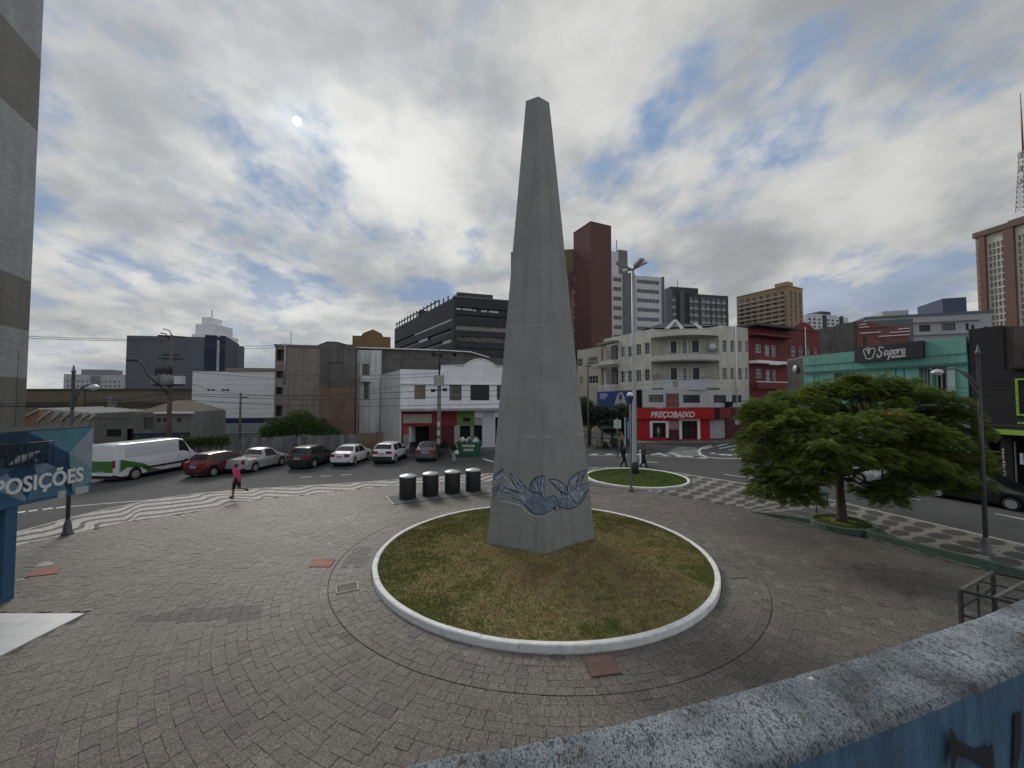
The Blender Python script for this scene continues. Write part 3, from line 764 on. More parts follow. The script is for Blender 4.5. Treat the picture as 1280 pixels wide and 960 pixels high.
# ------------------------------------------------------------------ parapet of the viewer's terrace
def parapet():
    # small worn stone-like speckle: pale blue paint rubbed to dark cement
    m = bpy.data.materials.new('worn_blue_cement'); m.use_nodes = True; t = NT(m.node_tree)
    pos = t.n('ShaderNodeNewGeometry').outputs['Position']; q = t.map(pos, (2.1, .8, 1.), (0, 0, R(-19)))
    a = t.noise(q, 120., 7, .75).outputs[0]; b = t.noise(q, 26., 6, .7, .4).outputs[0]; c = t.noise(pos, 5., 4, .6).outputs[0]
    d2 = t.noise(pos, 260., 3, .6).outputs[0]
    f = t.m('ADD', t.m('MULTIPLY', a, .6), t.m('MULTIPLY', b, .4))
    col = t.mix(t.sm(f, .42, .57), (.05, .068, .085), (.40, .45, .48))
    col = t.mix(t.sm(t.m('ADD', f, t.m('MULTIPLY', c, .30)), .64, .72), col, (.05, .046, .045))
    col = t.mix(t.sm(d2, .56, .66), col, (.03, .032, .035))
    col = t.mix(t.sm(t.noise(pos, 9.5, 2, .5).outputs[0], .745, .775), col, (.55, .57, .58))
    bp = t.n('ShaderNodeBump', {'Height': t.m('ADD', a, d2), 'Strength': .55, 'Distance': .006}).outputs[0]
    bs = t.n('ShaderNodeBsdfPrincipled', {'Base Color': col, 'Roughness': .85, 'Normal': bp, 'Specular IOR Level': .3}); t.n('ShaderNodeOutputMaterial', {0: bs.outputs[0]})
    side = mat('blue_wall_paint', (.06, .125, .20), .75, .4, 22., .7, 140., streak=.75, dirt=(.022, .034, .052), stretch=(1, 1, .22))
    zt = EYE - .60
    o = [Vector((-2.2, -.6)), Vector((-1.15, .34))] + [g(*p, zt).to_2d() for p in ((470, 962), (660, 925), (850, 880), (1100, 809), (1282, 744))] + [Vector((2.5, 1.66)), Vector((3.4, 2.2))]
    o = smooth_path(o, 10); W = .150
    root = thing('parapet', 'curved blue parapet with a worn speckled top in front of the viewer', 'parapet', (0, .5, 0)); off = Vector((0, .5))
    mb = MB(); rows = []
    for i, p in enumerate(o):
        d = (o[min(i+1, len(o)-1)] - o[max(i-1, 0)]).normalized(); n = Vector((d.y, -d.x)); p = p - off
        j = lambda: random.uniform(-.0015, .0015)
        pr = [(0, 0.), (0, zt - .012), (.006 + j(), zt - .003), (.014, zt + j()), (W*.35, zt + .001), (W*.7, zt + .001), (W - .014, zt + j()), (W - .005 + j(), zt - .004), (W, zt - .014), (W, zt - 1.05)]
        rows.append([mb.vert((p.x + n.x*k, p.y + n.y*k, z)) for k, z in pr])
    for a, b in zip(rows, rows[1:]):
        for k in range(9): mb.idx([a[k], a[k+1], b[k+1], b[k]][::-1], 1 if k < 1 or k > 7 else 0, True)
    mb.idx(rows[0], 1); mb.idx(rows[-1][::-1], 1)
    me = mb.mesh('coping', [m, side]); ob = link('coping', me, root)
    # a sharp dark scrawl sprayed on the inner face
    i0 = min(range(len(o)), key=lambda i: abs(o[i].x - 1.05)); i1 = min(range(len(o)), key=lambda i: abs(o[i].x - 1.5))
    P0 = Vector(o[i0]); P1 = Vector(o[i1])
    def inn(i):
        d = (o[i+1] - o[i-1]).normalized(); return o[i] + Vector((d.y, -d.x)) * (W + .003)
    pl = Plane(*( (inn(i0), inn(i1)) )); gm = mat('spray_paint', (.012, .014, .02), .6, .2, 8., 0); mb = MB()
    for poly in ([(1186, 908), (1198, 926), (1222, 938), (1240, 930), (1243, 962), (1232, 962), (1214, 950), (1196, 944), (1192, 962), (1188, 962)], [(1268, 893), (1276, 888), (1276, 930), (1271, 962), (1266, 962)]):
        mb.face([pl.pt(*((lambda q: (q[0], -.001, q[1]))(pl.uz(*v)))) - Vector((0, .5, 0)) for v in poly])
    mb.build('sprayed_scrawl', gm, root)
    # terrace floor behind it
    pts = [tuple(q) for q in o]; pts = pts + [(4.2, -4.), (-2.4, -4.)]
    bmf = poly_obj('terrace_floor', [Vector(p) for p in pts], zt - .98, mat('terrace_cement', (.2, .2, .2), .9, .2, 3., .3, 50.))
parapet()

# ------------------------------------------------------------------ blue exhibition hall on the left
def hall():
    FX = -12.42; y1 = 11.83; yc = 10.14; ztop, zbot = 4.15, 2.29
    blue = mat('hall_blue', (.042, .105, .185), .75, .2, 2., .25, 60., streak=.3, dirt=(.02, .05, .09))
    root = thing('exhibition_hall', 'low blue hall with a faceted fascia lettered in white and an open doorway', 'building', (FX, 4., 0)); off = Vector((FX, 4., 0))
    mb = MB(); mb.box(-9., -.02, -10, y1 - 4, ztop - .25, ztop + .015); mb.build('roof', mat('hall_roof', (.02, .024, .026), .95, .3, 2., .2, 20., spec=.1), root)
    mb = MB(); mb.box(-.34, 0, -10, y1 - 4, zbot, ztop - .003); mb.box(-9., -.35, y1 - 4.3, y1 - 4.02, zbot, ztop - .26); mb.build('fascia', blue, root)
    mb = MB(); mb.box(-9, -.36, -10, y1 - 4.32, zbot + .3, zbot + .42); mb.build('soffit', mat('hall_soffit', (.3, .32, .34), .8, .1, 2., 0), root)
    mb = MB(); mb.box(-.62, -.05, yc - 4.24, yc - 4, 0, zbot - .003); mb.build('column', blue, root)
    mb = MB(); mb.box(-.60, -.07, yc - 4.26, yc - 3.98, -.02, .10); mb.build('plinth', mat('hall_plinth', (.15, .15, .15), .8, .2, 3., .2, 40.), root)
    mb = MB(); mb.box(-9, -.5, yc - 4.40, yc - 4.10, .001, zbot + .29); mb.build('end_wall', blue, root)
    mb = MB(); mb.face([(-1.6, -10, 0), (-1.6, yc - 4.41, 0), (-1.6, yc - 4.41, zbot + .3), (-1.6, -10, zbot + .3)][::-1]); mb.build('door_opening', dark_m, root)
    for ya_ in (-4.5, .8): mb = MB(); mb.box(-.4, -.12, ya_, ya_ + .3, 0, zbot - .003); mb.build('door_post', blue, root)
    pl = Plane((FX, -2.), (FX, y1))                                # outward is +X
    P = lambda zx, zy: pl.uz(zx / 6.857, 500 + zy / 6.857)
    cols = dict(teal=(.085, .215, .255), pale=(.27, .31, .37), lt=(.15, .275, .29), navy=(.022, .062, .135), navy2=(.016, .045, .085), steel=(.165, .245, .33), mid=(.07, .145, .225), mid2=(.085, .175, .25))
    polys = [('teal', [(245,262),(822,224),(590,455)]), ('pale', [(818,226),(822,575),(590,455)]), ('lt', [(590,455),(822,575),(822,690),(620,790),(606,640)]),
             ('navy2', [(-60,296),(245,262),(345,325),(340,400),(-60,520)]), ('navy', [(245,262),(590,455),(470,575),(280,490),(200,380)]), ('navy2', [(590,455),(606,640),(620,790),(585,795),(530,690),(470,575)]),
             ('steel', [(280,490),(470,575),(310,640)]), ('mid', [(-60,580),(270,495),(60,630)]), ('navy', [(60,630),(275,495),(310,640),(225,840)]),
             ('mid2', [(310,640),(470,575),(585,795),(225,862)]), ('steel', [(-60,690),(60,630),(225,840),(215,872),(-60,770)])]
    for i, (c, poly) in enumerate(polys):
        q = [P(*v) for v in poly]; mb = MB()
        # world point on the facade; clip to the fascia
        q = [(min(max(u, 0), pl.W - .001), min(max(z, zbot + .002), ztop - .006)) for u, z in q]
        mb.face([(0.004 + .0004*i, pl.pt(u).y - 4, z) for u, z in q]); mb.build('painted_facet', mat('facet_' + c, cols[c], .75, .15, 2.5, .2, 70., streak=.2), root)
    wl = mat('white_letter', (.66, .68, .70), .6, .08, 4., 0)
    M = frame_M(Vector((.02, 11.58 - 4, 2.63)), (0, 1, 0), (0, 0, 1))
    text('EXPOSIÇÕES', .545, wl, root, M, 'fascia_lettering', bold=.012, extr=.02, sx=.79, align='RIGHT', spacing=1.04)
    for ya_, yb_ in ((6.95, 7.12), (7.38, 7.72)):                      # small boxes fixed at the lower corner
        mb = MB(); mb.box(.01, .05, ya_, yb_, zbot - .02, zbot + .17); mb.build('junction_box', mat('pale_box', (.4, .43, .45), .6, .1, 4., 0), root)
    # floodlight cage: dark bars standing off the fascia
    fr = thing('floodlight_cage', 'dark wire cage bracket fixed on the blue fascia', 'bracket', (FX + .35, 9.9, 3.5)); mb = MB()
    b0, b1, c0, c1 = P(-60, 395), P(345, 360), P(-60, 520), P(345, 480)
    ya, yb = pl.pt(b0[0]).y - 9.9, pl.pt(b1[0]).y - 9.9; za, zb_ = 3.88 - 3.5, 3.34 - 3.5
    for d in (0., -.22):
        mb.tube([(d, ya, za), (d, yb, za)], .014, 5); mb.tube([(d, ya, zb_), (d, yb, zb_)], .014, 5); mb.tube([(d, ya, (za+zb_)/2), (d, yb, (za+zb_)/2)], .009, 5)
        for k in range(8):
            y = ya + (yb - ya) * k / 7; mb.tube([(d, y, za), (d, y, zb_)], .011, 5)
    for k in (0, 4, 7): y = ya + (yb - ya) * k / 7; mb.tube([(-.345, y, za), (0, y, za)], .012, 5); mb.tube([(-.345, y, zb_), (0, y, zb_)], .012, 5)
    mb.build('cage', mat('black_iron', (.02, .021, .023), .6, .2, 8., 0), fr)
    mb = MB(); mb.tube([(-.1, ya + .15, zb_ + .06), (-.12, (ya + yb)/2 - .1, zb_ + .16), (-.1, yb - .2, zb_ + .3)], [.03, .10, .02], 8); mb.build('lamp_housing', mat('lamp_grey', (.25, .26, .27), .5, .2, 5., 0), fr)
    # pale tiled porch floor: tile by tile
    fl = tag(link('porch_floor', None, None, (0, 0, 0)), kind='structure'); tm = mat('porch_tile', (.66, .66, .65), .45, .08, 3., .1, 30., island=.08)
    e0, e1 = g(112, 763), g(20, 757); ys = 9.42; n = 0
    for i in range(6):
        for j in range(24):
            x1_, y1_ = -9.93 - i * .44, ys - j * .44
            mb = MB(); mb.box(x1_ - .434, x1_, y1_ - .434, y1_, -.02, .014 + random.uniform(-.001, .001)); link('floor_tile', mb.mesh('floor_tile', tm), fl)
hall()

# ------------------------------------------------------------------ street furniture
iron = mat('grey_lamp_paint', (.12, .122, .128), .5, .2, 5., .1, 40., metal=.3)
galv = mat('galvanised_steel', (.36, .365, .37), .5, .15, 5., .1, 40., metal=.4)
lens = mat('lamp_glass', (.55, .56, .58), .25, .1, 4., 0)
def lamp_post(label, base, h, arm, facing, hoff):
    """old style lamp: tapered post with a pointed cap, a curved bracket and a bell lamp"""
    root = thing('street_lamp', label, 'street lamp', (base.x, base.y, 0), facing, 'old style lamp posts round the plaza')
    mb = MB(); mb.lathe([(.17, -.02), (.17, .05), (.13, .10), (.11, .36), (.08, .46), (.062, .55)], 14); mb.build('base', iron, root)
    mb = MB(); mb.lathe([(.062, .55), (.055, h*.6), (.05, h - .3), (.068, h - .28), (.068, h - .22), (.04, h - .2), (.028, h - .08), (.008, h)], 12); mb.build('post', iron, root)
    z = hoff; mb = MB()
    mb.tube([(.05, 0, z - .45), (.16, 0, z - .18), (.38, 0, z + .08), (.7, 0, z + .20), (arm, 0, z + .16)], [.036, .032, .03, .028, .028], 8)
    mb.tube([(.05, 0, z - .75), (.12, 0, z - .45), (.3, 0, z - .1), (.5, 0, z + .08)], .022, 6); mb.build('bracket', iron, root)
    mb = MB(); mb.lathe([(.04, .09), (.10, .06), (.155, .0), (.175, -.05), (.15, -.052)], 16, 0, (arm + .12, 0, z + .1)); mb.build('lamp_hood', mat('lamp_hood_paint', (.5, .51, .52), .35, .1, 4., 0, metal=.3), root)
    mb = MB(); mb.lathe([(.03, -.13), (.09, -.11), (.14, -.055)], 14, 0, (arm + .12, 0, z + .1)); mb.build('lamp_bowl', lens, root)
    return root
b = g(84, 668); lamp_post('dark lamp post at the wave mosaic with its lamp hanging right, beside the blue hall', b, zat(456, b.y), .8, R(-8), zat(487, b.y))
b = g(1233, 693); lamp_post('lamp post by the green kerb wall with its pale lamp reaching left over the tree', b, zat(431, b.y), 1.0, R(168), zat(468, b.y))
def tall_pole():
    b = g(793.6, 595); h = zat(336, b.y)
    root = thing('floodlight_mast', 'tall pale floodlight mast rising from the small round lawn', 'light mast', (b.x, b.y, 0))
    mb = MB(); mb.lathe([(.17, 0), (.17, .9), (.145, .95), (.145, 4.2), (.12, 4.3), (.12, 8.4), (.095, 8.5), (.085, h)], 16); mb.build('mast', galv, root)
    mb = MB(); mb.lathe([(.24, 0), (.24, .5), (.215, .9)], 16); mb.build('base_sleeve', mat('black_band', (.03, .03, .032), .7, .2, 4., 0), root)
    for a, up in ((R(20), .42), (R(160), .42), (R(100), .2), (R(-75), .2)):
        dx, dy = math.cos(a), math.sin(a)
        mb = MB(); mb.tube([(0, 0, h - .1), (dx*.35, dy*.35, h + up*.35)], .05, 6); br = mb.build('lamp_arm', iron, root)
        mb = MB(); mb.M = Matrix.Translation((dx*.35, dy*.35, h + up*.35)) @ Matrix.Rotation(a, 4, 'Z') @ Matrix.Rotation(-up*1.1, 4, 'Y')
        mb.box(0, .78, -.17, .17, -.05, .09); mb.build('floodlight', mat('floodlight_case', (.22, .225, .23), .5, .2, 4., 0), root)
        mb2 = MB(); mb2.M = mb.M; mb2.box(.12, .74, -.14, .14, -.07, -.053); mb2.build('lamp_lens', lens, root)
tall_pole()
def globe_lamp():
    b = g(789, 614.5); h = zat(505, b.y)
    root = thing('globe_lamp', 'thin dark pole carrying a white topped globe in front of the small round lawn', 'street lamp', (b.x, b.y, 0))
    mb = MB(); mb.lathe([(.15, 0), (.13, .06), (.07, .25), (.045, .35), (.036, h)], 10); mb.build('pole', iron, root)
    mb = MB(); mb.lathe([(.04, h), (.12, h + .14), (.17, h + .36), (.18, h + .44)], 16); mb.build('lamp_body', mat('globe_blue', (.03, .05, .13), .5, .2, 4., 0), root)
    mb = MB(); mb.lathe([(.18, h + .44), (.165, h + .54), (.11, h + .61), (.02, h + .64)], 16); mb.build('globe_cap', mat('globe_white', (.8, .8, .8), .4, .05, 4., 0), root)
globe_lamp()

def waste_inlets():
    body = mat('bin_charcoal', (.021, .023, .027), .45, .25, 5., .1, 40.); lid = mat('bin_lid', (.42, .43, .44), .4, .15, 3., .05, 30., metal=.4); pad = mat('bin_pad', (.11, .11, .105), .85, .2, 4., .3, 50.)
    labs = ['dark round waste bin with a pale lid, nearest the pale corner strip of its pad', 'dark round waste bin, second in the row from the pale corner strip', 'dark round waste bin, third in the row from the pale corner strip', 'dark round waste bin at the obelisk end of its row']
    first = None
    for (px, py), lb in zip(((509.5, 623), (538, 619.2), (565.5, 616), (591.5, 613.3)), labs):
        p = g(px, py)
        if first is None:
            first = root = thing('waste_bin', lb, 'bin', (p.x, p.y, 0), 0, 'round waste bins in a row by the road')
            mb = MB(); mb.lathe([(.395, 0), (.41, .04), (.41, 1.04), (.40, 1.07)], 28); mb.build('body', body, root)
            mb = MB(); mb.lathe([(.425, 1.07), (.43, 1.12), (.40, 1.145), (.2, 1.20), (.02, 1.225)], 28); mb.build('lid', lid, root)
            mb = MB(); mb.lathe([(.50, 0), (.50, .012), (.42, .015)], 24); mb.build('pad_ring', pad, root)
        else:
            c = copy_tree(first); c.location = (p.x, p.y, 0); c.rotation_euler.z = random.random() * 6; c['label'] = lb
    q = gp((482, 621), (491, 631.5), (613, 617), (606, 609)); c = sum(q, Vector((0, 0))) / 4
    mb = MB(); mb.prism([tuple(p) for p in q], -.02, .006); o = tag(mb.build('bin_pad', pad), kind='structure')
    mb = MB()
    for a, b_, w in ((q[0], q[1], .09), (q[1], q[2], .05)):
        d = (b_ - a).normalized(); n = Vector((-d.y, d.x)) * w; mb.prism([tuple(a), tuple(b_), tuple(b_ + n), tuple(a + n)], .0, .02, 0 if w > .06 else 1)
    mb.build('pad_edging', [palec, mat('black_edge', (.03, .03, .03), .8, .2, 4., 0)], o)
waste_inlets()

def railing():
    m = mat('railing_paint', (.035, .036, .04), .45, .25, 6., .1, 40.); rt = mat('worn_rail', (.115, .11, .105), .5, .3, 9., .1, 40.)
    A, B, A2, B2 = g(1200.5, 738, 1.0), g(1241, 715.5, 1.0), g(1243, 748, 1.0), g(1283, 727, 1.0)
    root = thing('stair_railing', 'dark square tube railing cage by the speckled parapet', 'railing', (A.x, A.y, 0)); o = Vector((A.x, A.y, 0))
    def bar(p, q, w, mm, nm):
        p, q = p - o, q - o; d = q - p; L = d.length; mb = MB(); mb.M = Matrix.Translation(p) @ d.to_track_quat('X', 'Z').to_matrix().to_4x4()
        mb.box(-w/2 if nm == 'post' else w/2, L, -w/2, w/2, -w/2, w/2); mb.build(nm, mm, root)
    dn = Vector((0, 0, -1)); ext = (A2 - A).normalized()
    for p in (A, B, A2, B2, A + ext * 1.6, B + ext * 1.6): bar(p.copy() * 1 + dn * .02, Vector((p.x, p.y, -.03)), .055, m, 'post')
    for p, q, w in ((A, B, .06), (A2, B2, .06)): bar(p, q, w, rt, 'handrail')
    for p, q in ((A, A + ext * 1.6), (B, B + ext * 1.6)):
        bar(p, q, .05, m, 'rail'); bar(p + dn * .5, q + dn * .5, .035, m, 'rail')
    for p, q in ((A, B), (A2, B2)): bar(p + dn * .35, q + dn * .35, .035, m, 'rail')
    mid = A.lerp(B, .5); bar(mid + dn * .03, Vector((mid.x, mid.y, 0.)), .03, m, 'post'); bar(mid, mid + ext * 1.6, .03, m, 'rail')
railing()

# green painted kerb wall with the tree ring, and the litter bin
green_kerb = mat('green_kerb_paint', (.085, .135, .105), .8, .25, 3., .4, 50., streak=.35, dirt=(.09, .085, .075))
def kerb_wall():
    line_ = smooth_path(gp((938, 640), (980, 648), (1022, 657)), 5)
    line2 = smooth_path([g(1082, 671).to_2d(), g(1177, 697).to_2d(), g(1232, 711).to_2d(), g(1280, 724).to_2d(), Vector((14.6, 9.)), Vector((15.4, 5.)), Vector((16.6, -3.))], 5)
    root = thing('kerb_wall', 'low green painted kerb wall edging the oval mosaic pavement', 'kerb wall', (12.8, 14, 0)); o = Vector((12.8, 14))
    for ln, ha, hb in ((line_, .03, .20), (line2, .20, .30)):
        pts, L = resample(ln, max(3, int(sum((b-a).length for a, b in zip(ln, ln[1:])) / 1.0)))
        for i, (a, b) in enumerate(zip(pts, pts[1:])):
            h = ha + (hb - ha) * min(1., i / (len(pts) * .6)); h2 = ha + (hb - ha) * min(1., (i + 1) / (len(pts) * .6)); d = (b - a).normalized(); n = Vector((-d.y, d.x)) * .16; a2, b2 = a - o + d*.004, b - o - d*.004
            mb = MB(); v = [(a2, h), (b2, h2), (b2 + n, h2), (a2 + n, h)]
            lo = [mb.vert((p.x, p.y, -.03)) for p, _ in v]; hi = [mb.vert((p.x, p.y, z)) for p, z in v]
            mb.idx(hi)
            for k in range(4): mb.idx([lo[k], lo[(k+1) % 4], hi[(k+1) % 4], hi[k]])
            mb.build('kerb_block', green_kerb, root)
kerb_wall()
TREE = g(1052, 658).to_2d()
def planter():
    root = thing('tree_planter', 'round green kerbed planter ring at the foot of the spreading tree', 'planter', (TREE.x, TREE.y, 0))
    for k in range(14):
        a0, a1 = 2*math.pi*k/14 + .006, 2*math.pi*(k+1)/14 - .006; mb = MB()
        mb.prism([(.92*math.cos(a0), .92*math.sin(a0)), (1.08*math.cos(a0), 1.08*math.sin(a0)), (1.08*math.cos(a1), 1.08*math.sin(a1)), (.92*math.cos(a1), .92*math.sin(a1))], -.03, .20 + random.uniform(-.005, .005))
        mb.build('kerb_block', green_kerb, root)
    mb = MB(); mb.lathe([(.93, .05), (.9, .16), (.5, .19), (.02, .22)], 24); mb.build('soil', bpy.data.materials['dry_lawn'], root)
    o, = [blades('planter_grass', TREE, .9, lambda r, a: .17, 3500, .03, .1, bpy.data.materials['green_lawn'])]
planter()
def litter_bin():
    b = g(1021, 645); root = thing('litter_bin', 'green hooded litter bin on a thin post beside the tree', 'bin', (b.x, b.y, 0))
    gm = mat('bin_green', (.045, .16, .125), .5, .2, 5., .1, 30.); pm = mat('bin_panel', (.36, .42, .40), .5, .25, 9., 0)
    mb = MB(); mb.tube([(0, 0, 0), (0, 0, .98)], .03, 8); mb.build('post', iron, root)
    mb = MB(); mb.box(-.06, .40, -.14, .14, .47, .95); mb.build('body', gm, root)
    mb = MB(); mb.box(.02, .33, -.145, -.143, .53, .86); mb.build('front_panel', pm, root)
    mb = MB(); mb.extr([(-.1, .952), (.44, .952), (.44, .99), (.17, 1.06), (-.1, .99)], -.17, .17); mb.build('hood', gm, root)
litter_bin()

# ------------------------------------------------------------------ tall tiled tower at the left edge
def brick_mat(name, c1, c2, mortar_, sx, sy, bump=.3, var=.2):
    m = bpy.data.materials.new(name); m.use_nodes = True; t = NT(m.node_tree)
    o = t.n('ShaderNodeTexCoord').outputs['Object']; s = t.n('ShaderNodeSeparateXYZ', {0: o})
    vec = t.n('ShaderNodeCombineXYZ', {0: s.outputs[0], 1: s.outputs[2], 2: 0.}).outputs[0]
    br = t.n('ShaderNodeTexBrick', {'Vector': vec, 'Color1': (*c1, 1), 'Color2': (*c2, 1), 'Mortar': (*mortar_, 1), 'Scale': 1., 'Mortar Size': min(sx, sy) * .09, 'Brick Width': sx, 'Row Height': sy, 'Bias': 0.})
    n1 = t.noise(t.map(o, (1, 1, .25)), .5, 6, .65).outputs[0]
    c = t.mix(1., br.outputs[0], t.ramp(n1, [(.3, 1 - var), (.7, 1 + var)]), 'MULTIPLY')
    h = t.n('ShaderNodeBump', {'Height': br.outputs[1], 'Strength': -bump if bump else 0., 'Distance': .02}).outputs[0]
    bs = t.n('ShaderNodeBsdfPrincipled', {'Base Color': c, 'Roughness': .75, 'Normal': h}); t.n('ShaderNodeOutputMaterial', {0: bs.outputs[0]}); return m
def tower_left():
    p1 = XY(33, 34.); p0 = p1 - B_ * 8.6
    b = Bld('tiled_tower', 'tall tower at the left edge clad in grey and brown tile bands', 'tower', p0, p1, 16, 52)
    grey = brick_mat('grey_wall_tile', (.40, .40, .415), (.33, .33, .345), (.21, .21, .215), .62, .21); brown = brick_mat('brown_wall_tile', (.21, .198, .172), (.172, .163, .142), (.10, .096, .086), .62, .21)
    zs = [zat(y, 34.) for y in (473, 414, 352, 165, 76)]
    lev = [(-.2, zs[0], brown), (zs[0], zs[1], grey), (zs[1], zs[2], brown), (zs[2], zs[3], grey), (zs[3], zs[4], brown), (zs[4], 52, grey)]
    for i, (a, c, m) in enumerate(lev):
        for pl in (b.F, b.L, b.R, b.B): b.sheet(pl, [], m, a, c, 'cladding_band')
    b.roof()
    for k in range(3): b.box('joint', mat('joint_dark', (.05, .05, .05), .8, .1, 3., 0), b.F, 2.2 + k * 2.6, 2.24 + k*2.6, -.012, .0, .2, 9.)
tower_left()

# ------------------------------------------------------------------ low buildings across the road on the left
def left_row():
    # tan warehouse
    p0, p1 = plane_px(-40, 78, 246, 76); tan = mat('tan_wall', (.15, .125, .085), .9, .25, .12, .15, 8., streak=.3)
    b = Bld('warehouse', 'long low tan warehouse wall behind the sawtooth sheds', 'building', p0, p1, 14, zat(488, 76)); b.walls(tan)
    b.roof(mat('tan_roof', (.07, .06, .045), .9, .3, .2, .1, 6.), over=.25, th=.35)
    z0, z1 = zat(509, 76), zat(502.5, 76); b.box('band', mat('dark_band', (.06, .055, .045), .9, .3, .3, 0), b.F, .2, b.F.W - .2, -.12, 0, z0, z1)
    b.box('pilaster', tan, b.F, b.F.X(98), b.F.X(107), -.3, -.002, 0, zat(489, 76)); b.box('chimney', mat('stack', (.18, .17, .16), .8, .2, 1., .1, 10.), b.F, b.F.X(176), b.F.X(181), -6, -5, 0, zat(496, 76))
    # sawtooth sheds
    xs = [26, 51, 68, 80, 91.5, 104, 115, 124, 133]; p0, p1 = plane_px(26, 47, 146, 50)
    b = Bld('sawtooth_shed', 'row of pale sawtooth roofed sheds with weathered end walls', 'building', p0, p1, 12, 3.)
    endw = mat('shed_wall', (.27, .255, .235), .9, .3, .8, .3, 20., streak=.5); brickw = mat('shed_brick', (.26, .15, .10), .9, .35, 1.2, .3, 20.)
    rw = mat('shed_roof', (.55, .55, .54), .7, .15, .5, .1, 8.)
    us = [b.F.X(x) for x in xs]
    for i in range(8):
        u0, u1 = us[i], us[i+1] - .05; zp = zat(512 + i*1.1, 47); zv = zat(527, 47) if i < 2 else zat(526, 48)
        mb = MB(); mb.extr([(u0, -.2), (u1, -.2), (u1, zp), (u0, zv)], 0, 12); b.mb('shed_bay', mb, brickw if i == 0 else endw, b.F)
        mb = MB(); mb.extr([(u0 - .1, zv + .02), (u1 + .04, zp + .02), (u1 + .04, zp + .14), (u0 - .1, zv + .14)], -.25, 12.1); b.mb('roof_slope', mb, rw, b.F)
    # grey offices with a blue dado
    p0, p1 = plane_px(120, 41.2, 240, 43.5); b = Bld('grey_offices', 'small grey two part building with a blue dado behind the white van', 'building', p0, p1, 9, zat(516, 42.5))
    gm = mat('office_grey', (.17, .17, .165), .85, .2, .6, .2, 20., streak=.3); uS = b.F.X(168)
    Rr = lambda *v: b.F.rect(*v)
    w1 = [Rr(179.7, 522, 192, 536.5)]; w2 = [Rr(195.5, 523, 201, 527.5), Rr(203.5, 523, 208.5, 527.5), Rr(221, 523, 226.5, 527.5)]; w3 = [Rr(133, 536.5, 151.5, 546)]; dr = [Rr(158, 536, 166, 560)]
    b.sheet(b.F, w1 + w2 + w3 + dr, gm); b.sheet(b.R, [], mat('office_side', (.26, .26, .26), .85, .2, .6, .2, 20.)); b.sheet(b.L, [], gm); b.sheet(b.B, [], gm)
    b.wins(b.F, w1 + w3, (3, 2, .05), frame_d, win_dark); b.wins(b.F, w2, (1, 1, .05), frame_d, win_glass); b.dark(b.F, dr)
    b.box('dado', mat('dado_blue', (.022, .03, .09), .8, .2, 1., 0), b.F, uS, b.F.W - .02, -.03, -.001, 0, zat(541.5, 42.5)); b.box('roof_edge', plaster_white, b.F, b.F.X(195), b.F.W + .25, -.3, .1, b.z1 - .12, b.z1 + .08)
    tile = mat('old_tiles', (.085, .07, .055), .9, .35, 1.2, .4, 12.); mb = MB(); W = b.F.W
    q = [(uS, .2), (W, .2), (W, 8.8), (uS, 8.8)]; cx = (uS + W) / 2; lo = [mb.vert((x, y, b.z1 + .04)) for x, y in q]; r1, r2 = mb.vert((cx - .8, 4.4, b.z1 + 1.3)), mb.vert((cx + .8, 4.4, b.z1 + 1.3))
    mb.idx([lo[0], lo[1], r2, r1]); mb.idx([lo[1], lo[2], r2]); mb.idx([lo[2], lo[3], r1, r2]); mb.idx([lo[3], lo[0], r1]); b.mb('hip_roof', mb, tile, b.F)
    b.box('roof', roof_m, b.F, 0, uS - .02, -.05, 9, zat(523, 41.5), zat(523, 41.5) + .1)
    # white warehouse with a blue stripe
    p0, p1 = plane_px(240, 58, 348, 60); b = Bld('white_warehouse', 'plain white warehouse with a dark blue stripe above shutters', 'building', p0, p1, 14, zat(464.5, 58.5))
    wm = mat('warehouse_white', (.74, .75, .77), .7, .06, .3, .1, 5.)
    vs = [b.F.rect(258.8, 486.5, 263, 488.8), b.F.rect(264, 486.5, 268.5, 488.8), b.F.rect(277, 486.5, 281.2, 488.8), b.F.rect(282, 486.5, 286.5, 488.8)]
    b.walls(wm, F=vs); b.dark(b.F, vs, win_dark, .15, 'vent'); b.roof()
    W = b.F.W; b.box('stripe', mat('stripe_blue', (.02, .028, .09), .7, .1, 2., 0), b.F, b.F.X(254), W, -.06, -.001, zat(529, 59), zat(522.5, 59))
    b.box('shutter', mat('shutter_teal', (.26, .30, .31), .6, .12, 2., .2, 10.), b.F, b.F.X(287), W - .1, -.05, -.001, 0, zat(529.5, 59)); b.box('shutter', mat('shutter_grey', (.25, .26, .28), .6, .12, 2., .2, 10.), b.F, b.F.X(255), b.F.X(286), -.05, -.001, 0, zat(529.5, 59))
    for k in range(7): z = zat(518 - k * 7.3, 58.5); b.box('seam', mat('seam_grey', (.45, .46, .48), .7, .1, 1., 0), b.F, .02, W - .02, -.012, -.001, z, z + .05)
    p0, p1 = plane_px(281, 92, 342, 94); b = Bld('tan_block', 'tan flat roof showing just above the white warehouse', 'building', p0, p1, 12, zat(460.5, 93)); b.walls(mat('tan_light', (.24, .2, .15), .9, .2, .2, .1, 5.)); b.roof()
    # grey blank block with its white stepped stair tower
    p0, p1 = plane_px(156, 108, 254, 111); b = Bld('blank_grey_block', 'big blank grey block with a dark blue end beside a white stepped tower', 'building', p0, p1, 22, zat(420.5, 109))
    b.walls(mat('blank_grey', (.115, .125, .145), .8, .08, .1, .1, 4.)); b.roof()
    nb = mat('navy_end', (.022, .03, .065), .7, .1, .5, 0); p2 = Plane(XY(254.3, 111), XY(280, 113)); u = p2.W
